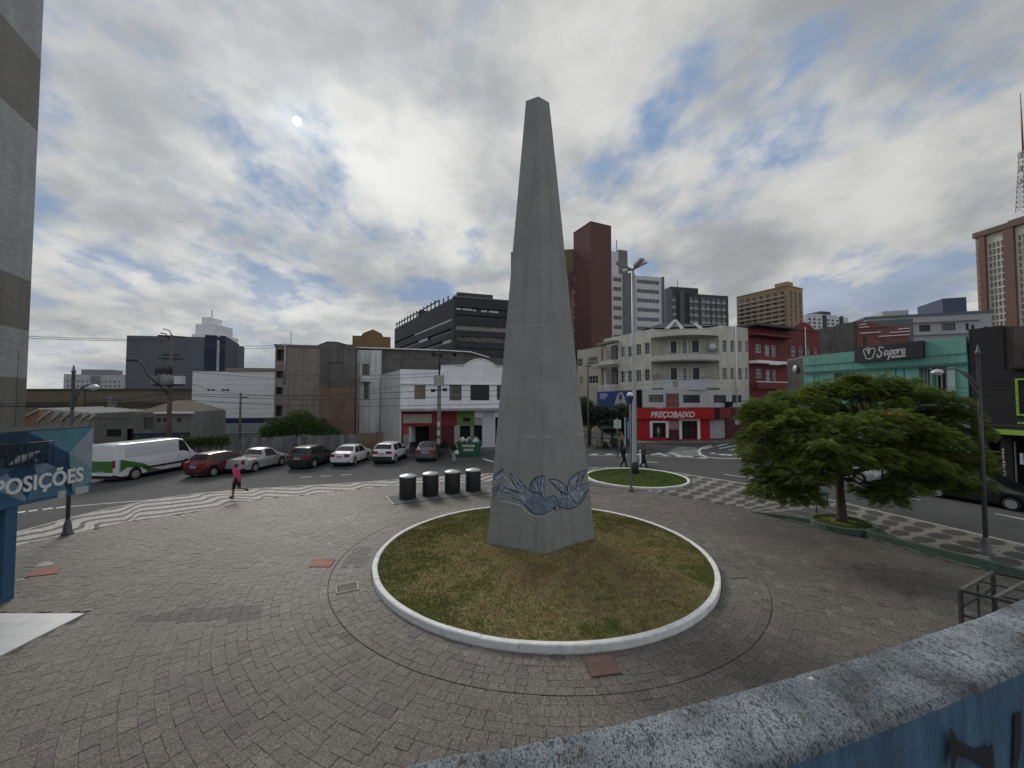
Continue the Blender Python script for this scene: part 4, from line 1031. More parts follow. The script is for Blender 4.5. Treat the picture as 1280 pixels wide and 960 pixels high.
    mb = MB(); mb.box(0, u*.55, 0, 20, -.2, zat(418.5, 111)); mb.box(u*.72, u, 0, 20, -.2, zat(418.5, 111)); b.mb('blue_end', mb, nb, p2)
    mb = MB(); mb.box(u*.56, u*.71, .6, 20, -.2, zat(424, 111)); b.mb('white_strip', mb, plaster_white, p2)
    mb = MB(); wp = Plane(XY(238, 122), XY(268, 122)); w = wp.W
    mb.box(0, w, 0, 10, 0, zat(417.5, 122)); mb.box(w*.1, w*.93, .3, 8, zat(417.4, 122), zat(405, 122)); mb.box(w*.32, w*.66, .6, 6, zat(404.9, 122), zat(396, 122)); b.mb('stepped_tower', mb, plaster_white, wp)
    mb = MB(); mb.tube([(w*.5, 3, zat(396, 122)), (w*.5, 3, zat(385, 122))], .12, 5); b.mb('antenna', mb, iron, wp)
    # far flats
    p0, p1 = plane_px(79, 150, 155, 154); b = Bld('distant_flats', 'distant pale flats seen above the tan warehouse', 'building', p0, p1, 14, zat(468.5, 152)); F = b.F
    ws = grid(F.rect(82, 474, 152, 486), 12, 2, .5, .45); b.walls(mat('flats_pale', (.42, .43, .44), .85, .12, .2, .1, 4.), F=ws); b.wins(F, ws, (2, 1, .08), frame_w, win_dark); b.roof()
    b.box('roof_house', mat('flats_grey', (.24, .25, .27), .85, .1, .2, 0), F, F.X(95), F.X(133), 2, 8, b.z1 + .13, zat(461.5, 152)); b.box('grey_panel', mat('flats_panel', (.2, .21, .22), .85, .1, .2, 0), F, F.X(113), F.X(124), -.2, -.001, 0, b.z1 - .3)
    # old stained side wall
    p0, p1 = plane_px(343, 43.5, 443.5, 45.5); b = Bld('stained_building', 'tall stained brown grey building with a blocked window above a brick wall', 'building', p0, p1, 12, zat(434.5, 44.5)); F = b.F
    sm_ = mat('stained_render', (.235, .205, .18), .9, .18, .35, .3, 20., streak=.5, dirt=(.06, .055, .05)); dk = mat('stained_dark', (.135, .128, .122), .9, .25, .5, .3, 20., streak=.6, dirt=(.03, .03, .03))
    u1, u2 = F.X(358), F.X(400); ops = [(F.X(344.5), F.X(353.5), zat(y1, 43.7), zat(y0, 43.7)) for y0, y1 in ((437, 451), (464, 472), (484, 493), (507, 520), (532, 545))]
    b.sheet(F, ops, sm_, depth=.8); b.sheet(b.L, [], sm_); b.sheet(b.R, [], dk); b.sheet(b.B, [], sm_); b.dark(F, ops, win_dark, .75); b.roof(over=.1, th=.25)
    zb = zat(483.5, 45); bw = F.rect(412.5, 453, 428.5, 472.5)
    mb = MB(); mb.facade((u2, -.14, 0), (1, 0, 0), (0, 1, 0), F.W - u2 - .01, zb, b.z1 + .45, [(bw[0] - u2, bw[1] - u2, bw[2], bw[3])], 0, .12); mb.face([(u2, -.14, zb), (u2, 0, zb), (u2, 0, b.z1 + .45), (u2, -.14, b.z1 + .45)]); b.mb('upper_wall', mb, dk, F)
    b.dark(F, [bw], mat('blocked_brick', (.13, .12, .115), .9, .2, 3., .4, 12.), -.03, 'blocked_window')
    mb = MB(); mb.facade((u2, -.10, 0), (1, 0, 0), (0, 1, 0), F.W - u2 - .01, -.2, zb - .01, [], 0); b.mb('brick_wall', mb, mat('old_brick', (.20, .13, .095), .9, .25, 1.1, .5, 14., streak=.4), F)
    mb = MB(); mb.extr([(F.X(395), b.z1 + .25), (F.W, b.z1 + .25), (F.X(420), b.z1 + .75), (F.X(408), b.z1 + .75)], 0, 5); b.mb('gable', mb, dk, F)
    mb = MB(); mb.tube([(F.X(355.5), -.1, zat(480, 44)), (F.X(355.8), -.1, zat(430, 44))], .1, 8); b.mb('drain_pipe', mb, galv, F); mb = MB(); mb.tube([(F.X(359), 1, b.z1), (F.X(359), 1, zat(412, 44))], .03, 5); b.mb('antenna', mb, iron, F)
    # ochre gable
    p0, p1 = plane_px(439.5, 74, 487.5, 76); b = Bld('ochre_building', 'ochre brown building with a low pointed gable', 'building', p0, p1, 14, zat(421, 75)); F = b.F; W = F.W
    om = mat('ochre_render', (.20, .13, .075), .9, .12, .3, .2, 8.); b.walls(om); mb = MB(); z = b.z1; zp = zat(411.5, 75)
    mb.extr([(0, z + .002), (W, z + .002), (W, z + .1), (W*.80, z + .1), (W*.76, zat(416.5, 75)), (W*.53, zp), (W*.28, zat(416.5, 75)), (W*.22, z + .1), (0, z + .1)], 0, 8); b.mb('gable', mb, om, F)
left_row()

# ------------------------------------------------------------------ white corner shop row and the old house behind it
def white_house():
    p0 = XY(500.5, 38.8); p1 = p0 + Vector((math.cos(R(14)), math.sin(R(14)))) * 11.8; z1 = zat(462, 38.8)
    b = Bld('white_shop_building', 'white two storey shop building with an arched parapet and red and green shopfronts', 'building', p0, p1, 9, z1); F = b.F; W = F.W
    Rr = F.rect; zc = zat(513, 39.2)
    win = [Rr(518, 481.5, 532, 499), Rr(562, 481, 577, 500.5), Rr(588, 481, 611.8, 500.5), Rr(621, 481, 628, 500)]
    dr = [(F.X(512), F.X(537), 0.0, zat(533, 39)), (F.X(575), F.X(588.5), .1, zat(532.5, 39.8)), (F.X(592.5), F.X(603), .1, zat(532, 40)), (F.X(619), F.X(627), .1, zat(522, 40.2))]
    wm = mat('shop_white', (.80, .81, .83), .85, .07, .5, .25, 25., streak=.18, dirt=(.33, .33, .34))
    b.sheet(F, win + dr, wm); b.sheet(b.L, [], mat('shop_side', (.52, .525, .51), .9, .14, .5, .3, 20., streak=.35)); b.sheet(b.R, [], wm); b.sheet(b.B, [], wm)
    b.wins(F, win[1:], (3, 2, .05), frame_d, win_dark); b.dark(F, win[:1], mat('boarded', (.22, .17, .135), .9, .2, 2., .2, 20.), .1, 'boarded_window'); b.dark(F, dr[:1], dark_m, 1.2, 'garage_opening'); b.dark(F, dr[1:], dark_m, .35, 'doorway')
    # parapet with steps and a round arch
    zs, za, zb = zat(458, 40), zat(450.5, 40.6), zat(479.5, 39.5); ua, ub, uc = F.X(551), F.X(580), F.X(619)
    mb = MB(); mb.box(-.02, ua - .01, -.12, .1, zb, z1 + .03); b.mb('parapet', mb, wm, F)
    arc = [(ua, zb), (W, zb), (W, zs), (uc, zs)] + [(uc + (ub - uc) * (k / 12), zs + .12 + (za - zs) * math.sin(math.pi * k / 12) ** .8) for k in range(0, 13)] + [(ub, zs), (ua, zs)]
    mb = MB(); mb.extr(arc, -.12, .1); b.mb('arched_parapet', mb, wm, F)
    rim = smooth_path([Vector((uc + (ub - uc) * (k / 12), -.14, zs + .14 + (za - zs) * math.sin(math.pi * k / 12) ** .8)) for k in range(13)], 2)
    mb = MB(); mb.tube([(W, -.14, zs + .03)] + list(rim) + [(ua, -.14, zs + .03)], .055, 6); b.mb('moulding', mb, plaster_white, F)
    b.box('cornice', wm, F, -.05, W, -.2, -.121, zb - .08, zb + .03); b.box('roof', roof_m, F, .1, W - .1, .1, 9, z1 - .5, z1 - .4)
    b.box('canopy', mat('canopy_grey', (.34, .35, .355), .8, .2, 1., .2, 20., streak=.4), F, -.1, W, -.85, -.002, zc - .05, zc + .18)
    ug, uh, ue = F.X(571), F.X(588.7), F.X(603)
    red = mat('shop_red', (.20, .022, .028), .8, .2, 1., .15, 20.); dred = mat('shop_dark_red', (.085, .018, .022), .8, .25, 1., .2, 20.)
    b.box('red_fascia', red, F, F.X(503.5), ug, -.08, -.001, zat(532.8, 39), zc - .06); b.box('pale_panel', mat('fascia_pale', (.36, .31, .28), .8, .15, 2., 0), F, F.X(504), F.X(540), -.10, -.081, zat(529, 39), zat(518, 39))
    b.box('shutter', dred, F, F.X(537), F.X(568), -.05, -.001, 0, zat(526, 39)); b.box('red_pier', red, F, F.X(502), F.X(504.5), -.1, -.002, 0, zc - .06); b.box('pier', mat('pier_grey', (.26, .25, .25), .8, .2, 2., .1, 20.), F, F.X(504.6), F.X(511.8), -.06, -.001, 0, zat(540, 39)); b.box('notice', mat('notice_red', (.30, .06, .06), .8, .2, 6., 0), F, F.X(504.8), F.X(511.6), -.075, -.061, zat(543, 39), zat(529, 39))
    b.box('green_front', mat('shop_green', (.105, .19, .055), .8, .2, 2., .15, 20.), F, ug, F.X(593), -.07, -.001, zat(532, 39.7), zc - .06); b.box('fan_grille', dark_m, F, F.X(579), F.X(588), -.09, -.071, zat(527, 39.7), zat(522.5, 39.7)); b.box('green_pier', mat('shop_green2', (.20, .22, .17), .8, .2, 2., .15, 20.), F, F.X(588.8), F.X(592.3), -.07, -.001, 0, zat(532.2, 39.7)); b.box('pier', mat('pier_pale', (.33, .34, .32), .8, .2, 2., .1, 20.), F, F.X(568.2), F.X(574.8), -.06, -.001, 0, zat(531, 39.6))
    b.box('door_panel', mat('pier_pale', (.33, .34, .32)), F, F.X(593.3), ue, -.04, -.001, zat(531.6, 40), zat(522, 40)); b.box('brick_front', mat('painted_brick', (.52, .545, .59), .85, .1, 1., .5, 20.), F, ue + .05, F.X(618), -.05, -.001, 0, zc - .06)
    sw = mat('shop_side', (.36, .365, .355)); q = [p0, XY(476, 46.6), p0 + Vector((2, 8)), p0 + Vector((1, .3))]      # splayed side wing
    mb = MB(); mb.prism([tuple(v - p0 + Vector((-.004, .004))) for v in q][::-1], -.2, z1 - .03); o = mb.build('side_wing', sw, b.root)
    # older house behind, with the long stained gable wall
    q0 = XY(446.5, 47.2); q1 = XY(640, 50.8); h = Bld('old_house', 'old house with a dark stained gable wall and white eaves behind the shops', 'building', q0, q1, 9, zat(441.5, 47.5)); F = h.F; W = F.W
    dw = mat('sooty_wall', (.125, .115, .11), .95, .3, .6, .4, 14., streak=.6, dirt=(.035, .033, .032)); pw = mat('old_white', (.58, .59, .60), .9, .18, .6, .3, 18., streak=.4)
    uA = F.X(477); h.sheet(F, [], dw, z1=h.z1 - .6); h.sheet(h.L, [], pw); h.sheet(h.R, [], dw); h.sheet(h.B, [], dw)
    zl, zm, ze = zat(434.5, 47.2), zat(440, 49.8), zat(447, 50.3); um = F.X(588)
    mb = MB(); mb.extr([(0, h.z1 - .58), (W, h.z1 - .58), (W, ze - .2), (F.X(611), ze), (um, zm), (F.X(549), zat(437.6, 49)), (0, zl)], 0, 6); h.mb('gable_wall', mb, dw, F)
    mb = MB(); e = [(-.5, zl + .04), (F.X(549), zat(437.6, 49) + .03), (um, zm + .03), (F.X(611), ze + .03)]
    for (a, z), (c, z2) in zip(e, e[1:]): mb.face([(a, -.4, z), (c, -.4, z2), (c, 6, z2), (a, 6, z)]); mb.face([(a, -.4, z - .12), (c, -.4, z2 - .12), (c, -.4, z2), (a, -.4, z)])
    h.mb('eaves', mb, plaster_white, F)
    fr = [(F.X(455.5), F.X(461.5), zat(499, 47), zat(478, 47)), (F.X(453), F.X(461.5), zat(469, 47), zat(455, 47)), (F.X(467), F.X(475), zat(543, 47), zat(509, 47))]
    mb = MB(); mb.facade((0, -.3, 0), (1, 0, 0), (0, 1, 0), uA, -.2, zl - .3, fr, 0, .28); h.mb('front_wall', mb, pw, F); h.wins(F, fr[:2], (2, 2, .05), frame_d, win_dark, -.1); h.dark(F, fr[2:], dark_m, -.05)
    for x0, x1 in ((464, 476),): h.box('pier', pw, F, F.X(x0), F.X(x1), -.7, -.301, -.2, zat(441, 47.2))
    h.box('balcony', pw, F, F.X(452), F.X(464), -.9, -.301, zat(477, 47), zat(470, 47)); mb = MB(); mb.tube([(F.X(449.5), -.45, 0), (F.X(449.5), -.45, zat(452, 47))], .06, 6); h.mb('drain_pipe', mb, galv, F)
    for x, y in ((541, 443), (550, 444.5), (568, 443)): h.box('vent', dark_m, F, F.X(x - 2), F.X(x + 2), -.06, -.001, zat(y + 2, 49), zat(y - 2, 49))
white_house()

# ------------------------------------------------------------------ rounded corner building with the red shop
def corner_building():
    L_, R_ = Vector((17.5, 49.9)), Vector((25.25, 48.3))
    far_l, far_r = Vector((13.55, 58.5)), Vector((30.2, 50.62))
    b = Bld('corner_building', 'cream grey art deco corner building with curved balconies above a red shop', 'building', L_, R_, 10, 13.55); root, off = b.root, b.off
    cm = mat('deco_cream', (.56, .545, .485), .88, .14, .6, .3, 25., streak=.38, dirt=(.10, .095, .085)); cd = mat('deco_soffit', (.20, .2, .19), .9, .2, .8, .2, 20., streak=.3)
    LW, RW = Plane(far_l, L_), Plane(R_, far_r)
    zf = 6.05; zt = zat(409, 48.5)
    def sub(pl, rects, z0, z1, m=cm, name='wall'): return b.sheet(pl, rects, m, z0, z1, name)
    # left wing: balcony bay then four bays of windows
    ub = LW.X(774.5)
    lw = [LW.rect(x0, y0, x1, y1) for (x0, x1, ya, yb, yc, yd) in ((775.6, 780.6, 433.5, 446, 463.8, 478), (785, 789.6, 433, 446, 463.3, 477.5), (795, 801.4, 430, 444, 462.5, 476.5), (805.5, 812, 428.5, 442.5, 461.5, 476)) for y0, y1 in ((ya, yb), (yc, yd))]
    bay = [(.35, ub - .25, zat(481, 57), zat(458.5, 57)), (.35, ub - .25, zat(451, 57), zat(430, 57))]
    mb = MB(); mb.facade((0, 0, 0), (1, 0, 0), (0, 1, 0), LW.W, zf, zt, lw + bay, 0, .2); b.mb('wall', mb, cm, LW)
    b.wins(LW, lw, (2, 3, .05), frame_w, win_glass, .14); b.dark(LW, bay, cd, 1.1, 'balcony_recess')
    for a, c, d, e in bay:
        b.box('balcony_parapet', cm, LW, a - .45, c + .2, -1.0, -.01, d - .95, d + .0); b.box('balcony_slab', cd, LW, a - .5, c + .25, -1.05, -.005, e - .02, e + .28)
        o_, p_ = win_mesh(.8, 2.1, (1, 3, .06), frame_d, win_dark); w = b.put(link('balcony_door', o_), LW, (a + c) / 2, .9, d); link('pane', p_, w)
    # right wing
    rwx = ((903, 908.6), (913, 917.5), (923, 927.4), (931.6, 935))
    rw = [RW.rect(x0, y0, x1, y1) for i, (x0, x1) in enumerate(rwx) for y0, y1 in ((425.4 - i*-.4, 440), (460, 474.6))]
    mb = MB(); mb.facade((0, 0, 0), (1, 0, 0), (0, 1, 0), RW.W, zf, zt + .25, rw, 0, .2); b.mb('wall', mb, cm, RW)
    b.wins(RW, rw, (2, 4, .05), frame_w, win_glass, .14)
    mb = MB(); u = RW.X(920); mb.tube([(u, -.09, 4.2), (u, -.09, zt + .2)], .085, 8); b.mb('drain_pipe', mb, plaster_white, RW)
    b.sheet(Plane(far_r, far_r + B_ * 9), [], cm, zf, zt + .25); b.sheet(Plane(far_l - A_ * -10, far_l), [], cm, -.2, zt)
    # the corner itself: wall dipping in behind bowed balconies
    ch = (R_ - L_); W = ch.length; cu = ch.normalized(); cn = Vector((cu.y, -cu.x))           # cn points to the street
    C = Plane(L_, R_)
    def arc(s, bulge):                                                                       # s 0..1 along the chord
        return L_ + ch * s + cn * bulge * math.sin(math.pi * s) ** .75
    def pt2(s, n): return L_ + ch * s - cn * n
    # plan of the recessed wall
    plan = [(0, 0)] + [(.20 * (1 - math.cos(t)) / 1., .95 * math.sin(t) ** 1.6) for t in (.5, .9, 1.2, math.pi/2)] + [(.80 + .2 * math.cos(t) - .0, .95 * math.sin(t) ** 1.6) for t in (math.pi/2, 1.2, .9, .5)][0:] + [(1, 0)]
    plan = [(s if i < 5 else 1 - (.20 * (1 - math.cos((.5, .9, 1.2, math.pi/2)[8 - i])) if i < 9 else 0), n) for i, (s, n) in enumerate(plan)]
    pw = [pt2(s, n) for s, n in plan]
    mb = MB(); z1 = zt + .1
    for a, c in zip(pw, pw[1:]):
        if (c - a).length < .02: continue
        a_, c_ = a - off.to_2d(), c - off.to_2d(); mb.face([(a_.x, a_.y, zf), (c_.x, c_.y, zf), (c_.x, c_.y, z1), (a_.x, a_.y, z1)], 0, False)
    mb.build('corner_wall', cm, root)
    BK = Plane(pt2(.205, .945), pt2(.795, .945))
    for (x0, x1, y0, y1, k) in ((838.2, 845.6, 427, 441, 'w'), (852.3, 858.8, 426.5, 443, 'd'), (865, 873.5, 426, 440, 'w'), (838.3, 846.2, 460.5, 475, 'w'), (852.8, 859.2, 460, 476, 'd'), (866, 874.2, 460, 474, 'w')):
        r = BK.rect(x0, y0, x1, y1); fm = frame_d if k == 'w' else frame_w
        o_, p_ = win_mesh(r[1] - r[0], r[3] - r[2], (2 if k == 'w' else 1, 1 if k == 'w' else 2, .10 if k == 'w' else .09), fm, win_dark if k == 'w' else mat('door_grey', (.26, .27, .28), .6, .1, 2., 0))
        w = b.put(link('window' if k == 'w' else 'balcony_door', o_), BK, r[0], -.052, r[2]); link('pane', p_, w)
        b.box('surround', plaster_white, BK, r[0] - .12, r[0] - .005, -.06, -.002, r[2], r[3] + .1); b.box('surround', plaster_white, BK, r[1] + .005, r[1] + .12, -.06, -.002, r[2], r[3] + .1)
    def bowed(name, z0, z1, b0, m, wall=0.):
        n = 24; mb = MB(); oo = [arc(i / n, b0) - off.to_2d() for i in range(n + 1)]
        if wall: ii = [arc(i / n, b0 - wall) - off.to_2d() for i in range(n + 1)]
        else: ii = [L_ + ch * (i / n) - cn * 1.2 * (0 < i < n) - off.to_2d() for i in range(n + 1)]
        for i in range(n):
            q = [oo[i], oo[i+1], ii[i+1], ii[i]]; lo = [mb.vert((p.x, p.y, z0)) for p in q]; hi = [mb.vert((p.x, p.y, z1)) for p in q]
            mb.idx(lo[::-1]); mb.idx(hi); mb.idx([lo[0], lo[1], hi[1], hi[0]]); mb.idx([lo[2], lo[3], hi[3], hi[2]])
        return mb.build(name, m, root)
    yf = 47.6
    zc0, zc1, b10, b11, b20, b21 = zat(419, yf), zat(411.5, yf), zat(451, yf), zat(443, yf), zat(486, yf), zat(475, yf)
    bowed('canopy_slab', zc0, zc0 + .22, 1.75, cm); bowed('canopy_parapet', zc0 + .221, zc1, 1.25, cm, .2)
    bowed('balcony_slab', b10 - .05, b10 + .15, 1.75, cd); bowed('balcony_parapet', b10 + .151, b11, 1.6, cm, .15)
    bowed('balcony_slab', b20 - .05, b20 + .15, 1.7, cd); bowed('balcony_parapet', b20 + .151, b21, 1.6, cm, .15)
    # banner hung on the lower balcony
    BN = Plane(pt2(.1, -1.82), pt2(.9, -1.82)); r = BN.rect(829, 474.6, 883.6, 487.2)
    b.box('banner', mat('banner_white', (.50, .52, .56), .7, .05, 1., 0), BN, r[0], r[1], -.03, 0, r[2], r[3]); e = BN.rect(841, 476.5, 847.5, 484)
    b.box('banner_emblem', mat('emblem_ochre', (.36, .34, .22), .8, .3, 3., 0), BN, e[0], e[1], -.04, -.031, e[2], e[3])
    # roof: hipped tiles with a white chevron gable
    tile = mat('deco_roof_tile', (.082, .078, .076), .9, .3, 1.2, .5, 10.)
    e0, e1, ap = L_ - cn * .6 - cu * .4, R_ - cn * .6 + cu * .3, (L_ + R_) / 2 - cn * 4.5
    zr, za = zt + .25, zat(400.5, 52)
    mb = MB(); v = [(e0.x, e0.y, zr), (e1.x, e1.y, zr), (ap.x + 1.6, ap.y, za - .2), (ap.x - 1.6, ap.y, za)]; fl = far_l + Vector((4, 0)); fr = far_r + B_ * 6
    vv = [mb.vert(Vector(p) - off) for p in v]; w0 = mb.vert(Vector((fl.x, fl.y, zr)) - off); w1 = mb.vert(Vector((fr.x, fr.y, zr + .2)) - off)
    mb.idx(vv); mb.idx([w0, vv[0], vv[3]]); mb.idx([vv[1], w1, vv[2]]); mb.idx([w0, vv[3], vv[2], w1]); mb.build('hip_roof', tile, root)
    GP = Plane(L_ - cn * .2, R_ - cn * .2); mb = MB()
    def G(px, py): return GP.uz(px, py)
    q = [G(830.5, 411), G(841.5, 400), G(845.6, 400), G(854.5, 411), G(851, 411.5), G(843.5, 402.5), G(836, 411.5)]
    mb.extr([q[0], q[6], q[5], q[1]], -.3, .1); mb.extr([q[5], q[4], q[3], q[2]], -.3, .1); mb.face([(q[1][0], -.25, q[1][1]), (q[5][0], -.25, q[5][1]), (q[2][0], -.25, q[2][1])]); b.mb('chevron_gable', mb, plaster_white, GP)
    q = [G(866, 404), G(870, 404), G(879, 411), G(874, 411)]; mb = MB(); mb.extr([q[0], q[3], q[2], q[1]], -.2, .1); b.mb('roof_rib', mb, plaster_white, GP)
    mb = MB(); d = GP.uz(889, 434); mb.lathe([(.05, 0), (.35, .08), (.5, .2)], 14, 0, (d[0], -.5, d[1]), 'y'); b.mb('satellite_dish', mb, lens, GP)
    a_ = C.rect(822.5, 466, 830, 471); b.box('air_conditioner', mat('ac_grey', (.3, .3, .3), .6, .1, 4., 0), C, a_[0], a_[1], -.4, 0, a_[2], a_[3])
    # storeys under the corner: mezzanine band, sign and shopfront
    S = Plane(XY(796, 47.4), XY(886.5, 47.4)); SW = S.W; RL = Plane(S.pt(SW).to_2d(), far_r)
    zm, zs1, zs0 = zat(509.3, 47.4), zat(510.3, 47.4), zat(523.5, 47.4)
    mz = mat('mezzanine_white', (.50, .50, .51), .85, .1, .8, .2, 20., streak=.3); um = S.X(803)
    w4 = [S.rect(811, 493.3, 829.3, 502.8), S.rect(854, 493.6, 875, 503.6)]
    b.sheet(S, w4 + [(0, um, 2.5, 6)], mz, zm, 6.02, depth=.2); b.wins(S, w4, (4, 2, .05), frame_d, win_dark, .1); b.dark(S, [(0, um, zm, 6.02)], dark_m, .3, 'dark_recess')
    w5 = [RL.rect(892, 493.8, 907.8, 503.6), RL.rect(915, 493.8, 927, 503.4)]; b.sheet(RL, w5, mz, zm, 6.02, depth=.2); b.wins(RL, w5, (3, 2, .05), frame_d, win_dark, .1)
    mb = MB(); q = [S.o, S.pt(SW).to_2d(), far_r, far_r + B_ * 8, far_l + A_ * 3, far_l]; mb.prism([tuple(p - off.to_2d()) for p in q], 6.021, 6.045); mb.build('floor_slab', cd, root)
    pb = S.rect(832.5, 491.6, 848.6, 508.6); b.box('poster_board', mat('board_red', (.19, .085, .08), .7, .3, 2.5, 0), S, pb[0], pb[1], -.05, -.001, pb[2], pb[3])
    red = mat('shop_signal_red', (.44, .012, .016), .5, .08, 1.5, .05, 20.); maroon = mat('shop_maroon', (.085, .022, .032), .8, .2, 1., .2, 20.)
    b.box('sign_band', red, S, 0, SW + .35, -.45, -.001, zs0, zs1); b.box('dark_sign_end', mat('sign_dark', (.03, .008, .01), .7, .2, 2., 0), S, SW + .36, SW + 1.0, -.42, -.001, zs0, zs1); b.box('sign_band', mat('sign_red_dull', (.20, .016, .022), .6, .15, 2., 0), RL, .9, RL.X(909), -.40, -.05, zs0, zs1)
    t0, t1 = S.rect(811.3, 515.5, 867.5, 521), None; wl = mat('white_letter', (.66, .68, .70))
    pp = S.pt(t0[0], -.46, t0[2] - .02) - off; text('PREÇOBAIXO', .92, wl, root, frame_M(pp, (S.u.x, S.u.y, 0), (0, 0, 1)), 'sign_lettering', shear=.22, bold=.026, extr=.03, sx=.915)
    tg = S.rect(838, 521.2, 852, 522.6); b.box('sign_tagline', mat('tagline_pale', (.45, .2, .2), .6, .1, 3., 0), S, tg[0], tg[1], -.465, -.451, tg[2], tg[3])
    zg = zat(549.3, 47.4)
    ds = [S.rect(815.5, 528.5, 832, 547), S.rect(852.2, 526, 871.5, 549)]; b.sheet(S, ds, red, -.2, zs0 - .005, depth=.5); b.dark(S, ds, mat('shop_inside', (.035, .034, .036), .8, .7, 1.3, 0), .48, 'shop_interior')
    for r in ds:
        for u0, u1, z0, z1 in ((r[0] - .32, r[0] - .004, r[2], r[3] + .22), (r[1] + .004, r[1] + .32, r[2], r[3] + .22), (r[0], r[1], r[3] + .004, r[3] + .24)): b.box('door_surround', plaster_white, S, u0, u1, -.09, -.002, z0, z1)
        for k in (1, 2): b.box('door_leaf', frame_d, S, r[0] + (r[1]-r[0])*k/3 - .04, r[0] + (r[1]-r[0])*k/3 + .04, .2, .26, r[2], r[3])
    m0 = S.rect(834.6, 537.4, 850, 549); b.box('maroon_dado', maroon, S, m0[0], m0[1], -.05, -.002, -.1, m0[3]); m1 = S.rect(835, 526, 849.2, 536.8); b.box('notice_board', mat('notice_pale', (.34, .20, .19), .8, .35, 4., 0), S, m1[0], m1[1], -.07, -.002, m1[2], m1[3])
    b.box('grey_shutter_box', plaster_white, S, S.X(813.6), S.X(815.2), -.04, -.002, zg, zat(526, 47.4)) if False else None
    sh = RL.rect(887.5, 524.3, 907.6, 548.2); b.sheet(RL, [sh], maroon, -.2, zm - .002, depth=.15); b.dark(RL, [sh], mat('roller_white', (.40, .415, .43), .6, .06, 2., .3, 12.), .14, 'roller_shutter')
    for k in range(1, 16): z = sh[2] + (sh[3] - sh[2]) * k / 16; b.box('shutter_rib', mat('rib_grey', (.33, .34, .35), .6, .06, 2., 0), RL, sh[0] + .02, sh[1] - .02, .125, .139, z - .015, z + .015)
    s2 = RL.rect(918.5, 521, 925, 530.5); b.box('small_sign', mat('small_sign', (.42, .42, .45), .7, .2, 3., 0), RL, s2[0], s2[1], -.06, -.001, s2[2], s2[3]); s3 = RL.rect(906, 502, 911.5, 508.5); b.box('air_conditioner', dark_m, RL, s3[0], s3[1], -.5, -.002, s3[2], s3[3])
    b.sheet(Plane(far_l, S.o), [], mat('side_passage', (.06, .06, .062), .9, .2, 1., 0), -.2, 6.0)
    # rear block further down the side street
    q0, q1 = XY(722, 63.6), XY(751.5, 58.8); r = Bld('beige_building', 'beige three storey building left of the rounded corner building', 'building', q0, q1, 10, zat(433.5, 58.8)); Fp = r.F
    bm_ = mat('beige_wall', (.46, .425, .35), .85, .12, .6, .2, 20., streak=.2); ws = [Fp.rect(721.9, 448.5, 728.3, 457.8), Fp.rect(735, 446.6, 747.3, 456), Fp.rect(724.7, 471, 728.6, 480), Fp.rect(735.8, 469.8, 747.4, 479.4)]
    r.walls(bm_, F=ws); r.wins(Fp, ws, (3, 2, .06), frame_w, win_dark, .12); r.roof(); r.sheet(r.R, [], plaster_grey) if False else None
    # billboard at the mouth of the side street
    P = Plane(XY(746.5, 47.6), XY(800, 46.6)); bl = tag(link('billboard', None), 'blue advertising billboard beside the rounded corner building', 'billboard'); bl.location = P.pt(0)
    def bp(nm, m, x0, x1, y0, y1, n0, n1):
        rr = P.rect(x0, y0, x1, y1); mb = MB(); mb.box(rr[0], rr[1], n0, n1, rr[2], rr[3]); o = mb.build(nm, m, bl); o.rotation_euler = (0, 0, P.ang); return o
    bp('panel', mat('billboard_blue', (.022, .055, .22), .5, .15, .6, 0), 746.5, 789, 489.5, 512, 0, .2)
    wp_ = mat('poster_pale', (.42, .46, .52), .6, .15, 2., 0)
    for x0, x1, y in ((750, 759, 492), (750, 759.5, 494.4), (750, 757, 497)): bp('poster_line', wp_, x0, x1, y, y + 1.4, -.01, -.001)
    mb = MB()                                                                                # a figure in a pale hooded coat on the poster
    for poly, z in (([(768,513),(769,502),(771.5,494),(774.5,490.5),(778,491),(781,497),(783,505),(785,513)], 0), ([(773,498),(774.2,493),(776.8,492.5),(778,497),(776,501)], 1), ([(774,505),(776.5,502),(779,507),(777,511)], 1)):
        mb.face([(lambda q: (q[0], -.012 - .004*z, q[1]))(P.uz(*v)) for v in poly], z)
    o = mb.build('poster_figure', [mat('poster_white', (.36, .38, .42), .7, .45, 2.2, 0), mat('poster_brown', (.10, .06, .04), .7, .4, 3., 0)], bl); o.rotation_euler = (0, 0, P.ang); o['kind'] = 'stuff'
    for x in (752, 784):
        mb = MB(); u = P.X(x); mb.tube([(u, .3, 0), (u, .3, zat(492, 47))], .12, 8); o = mb.build('post', iron, bl); o.rotation_euler = (0, 0, P.ang)
corner_building()

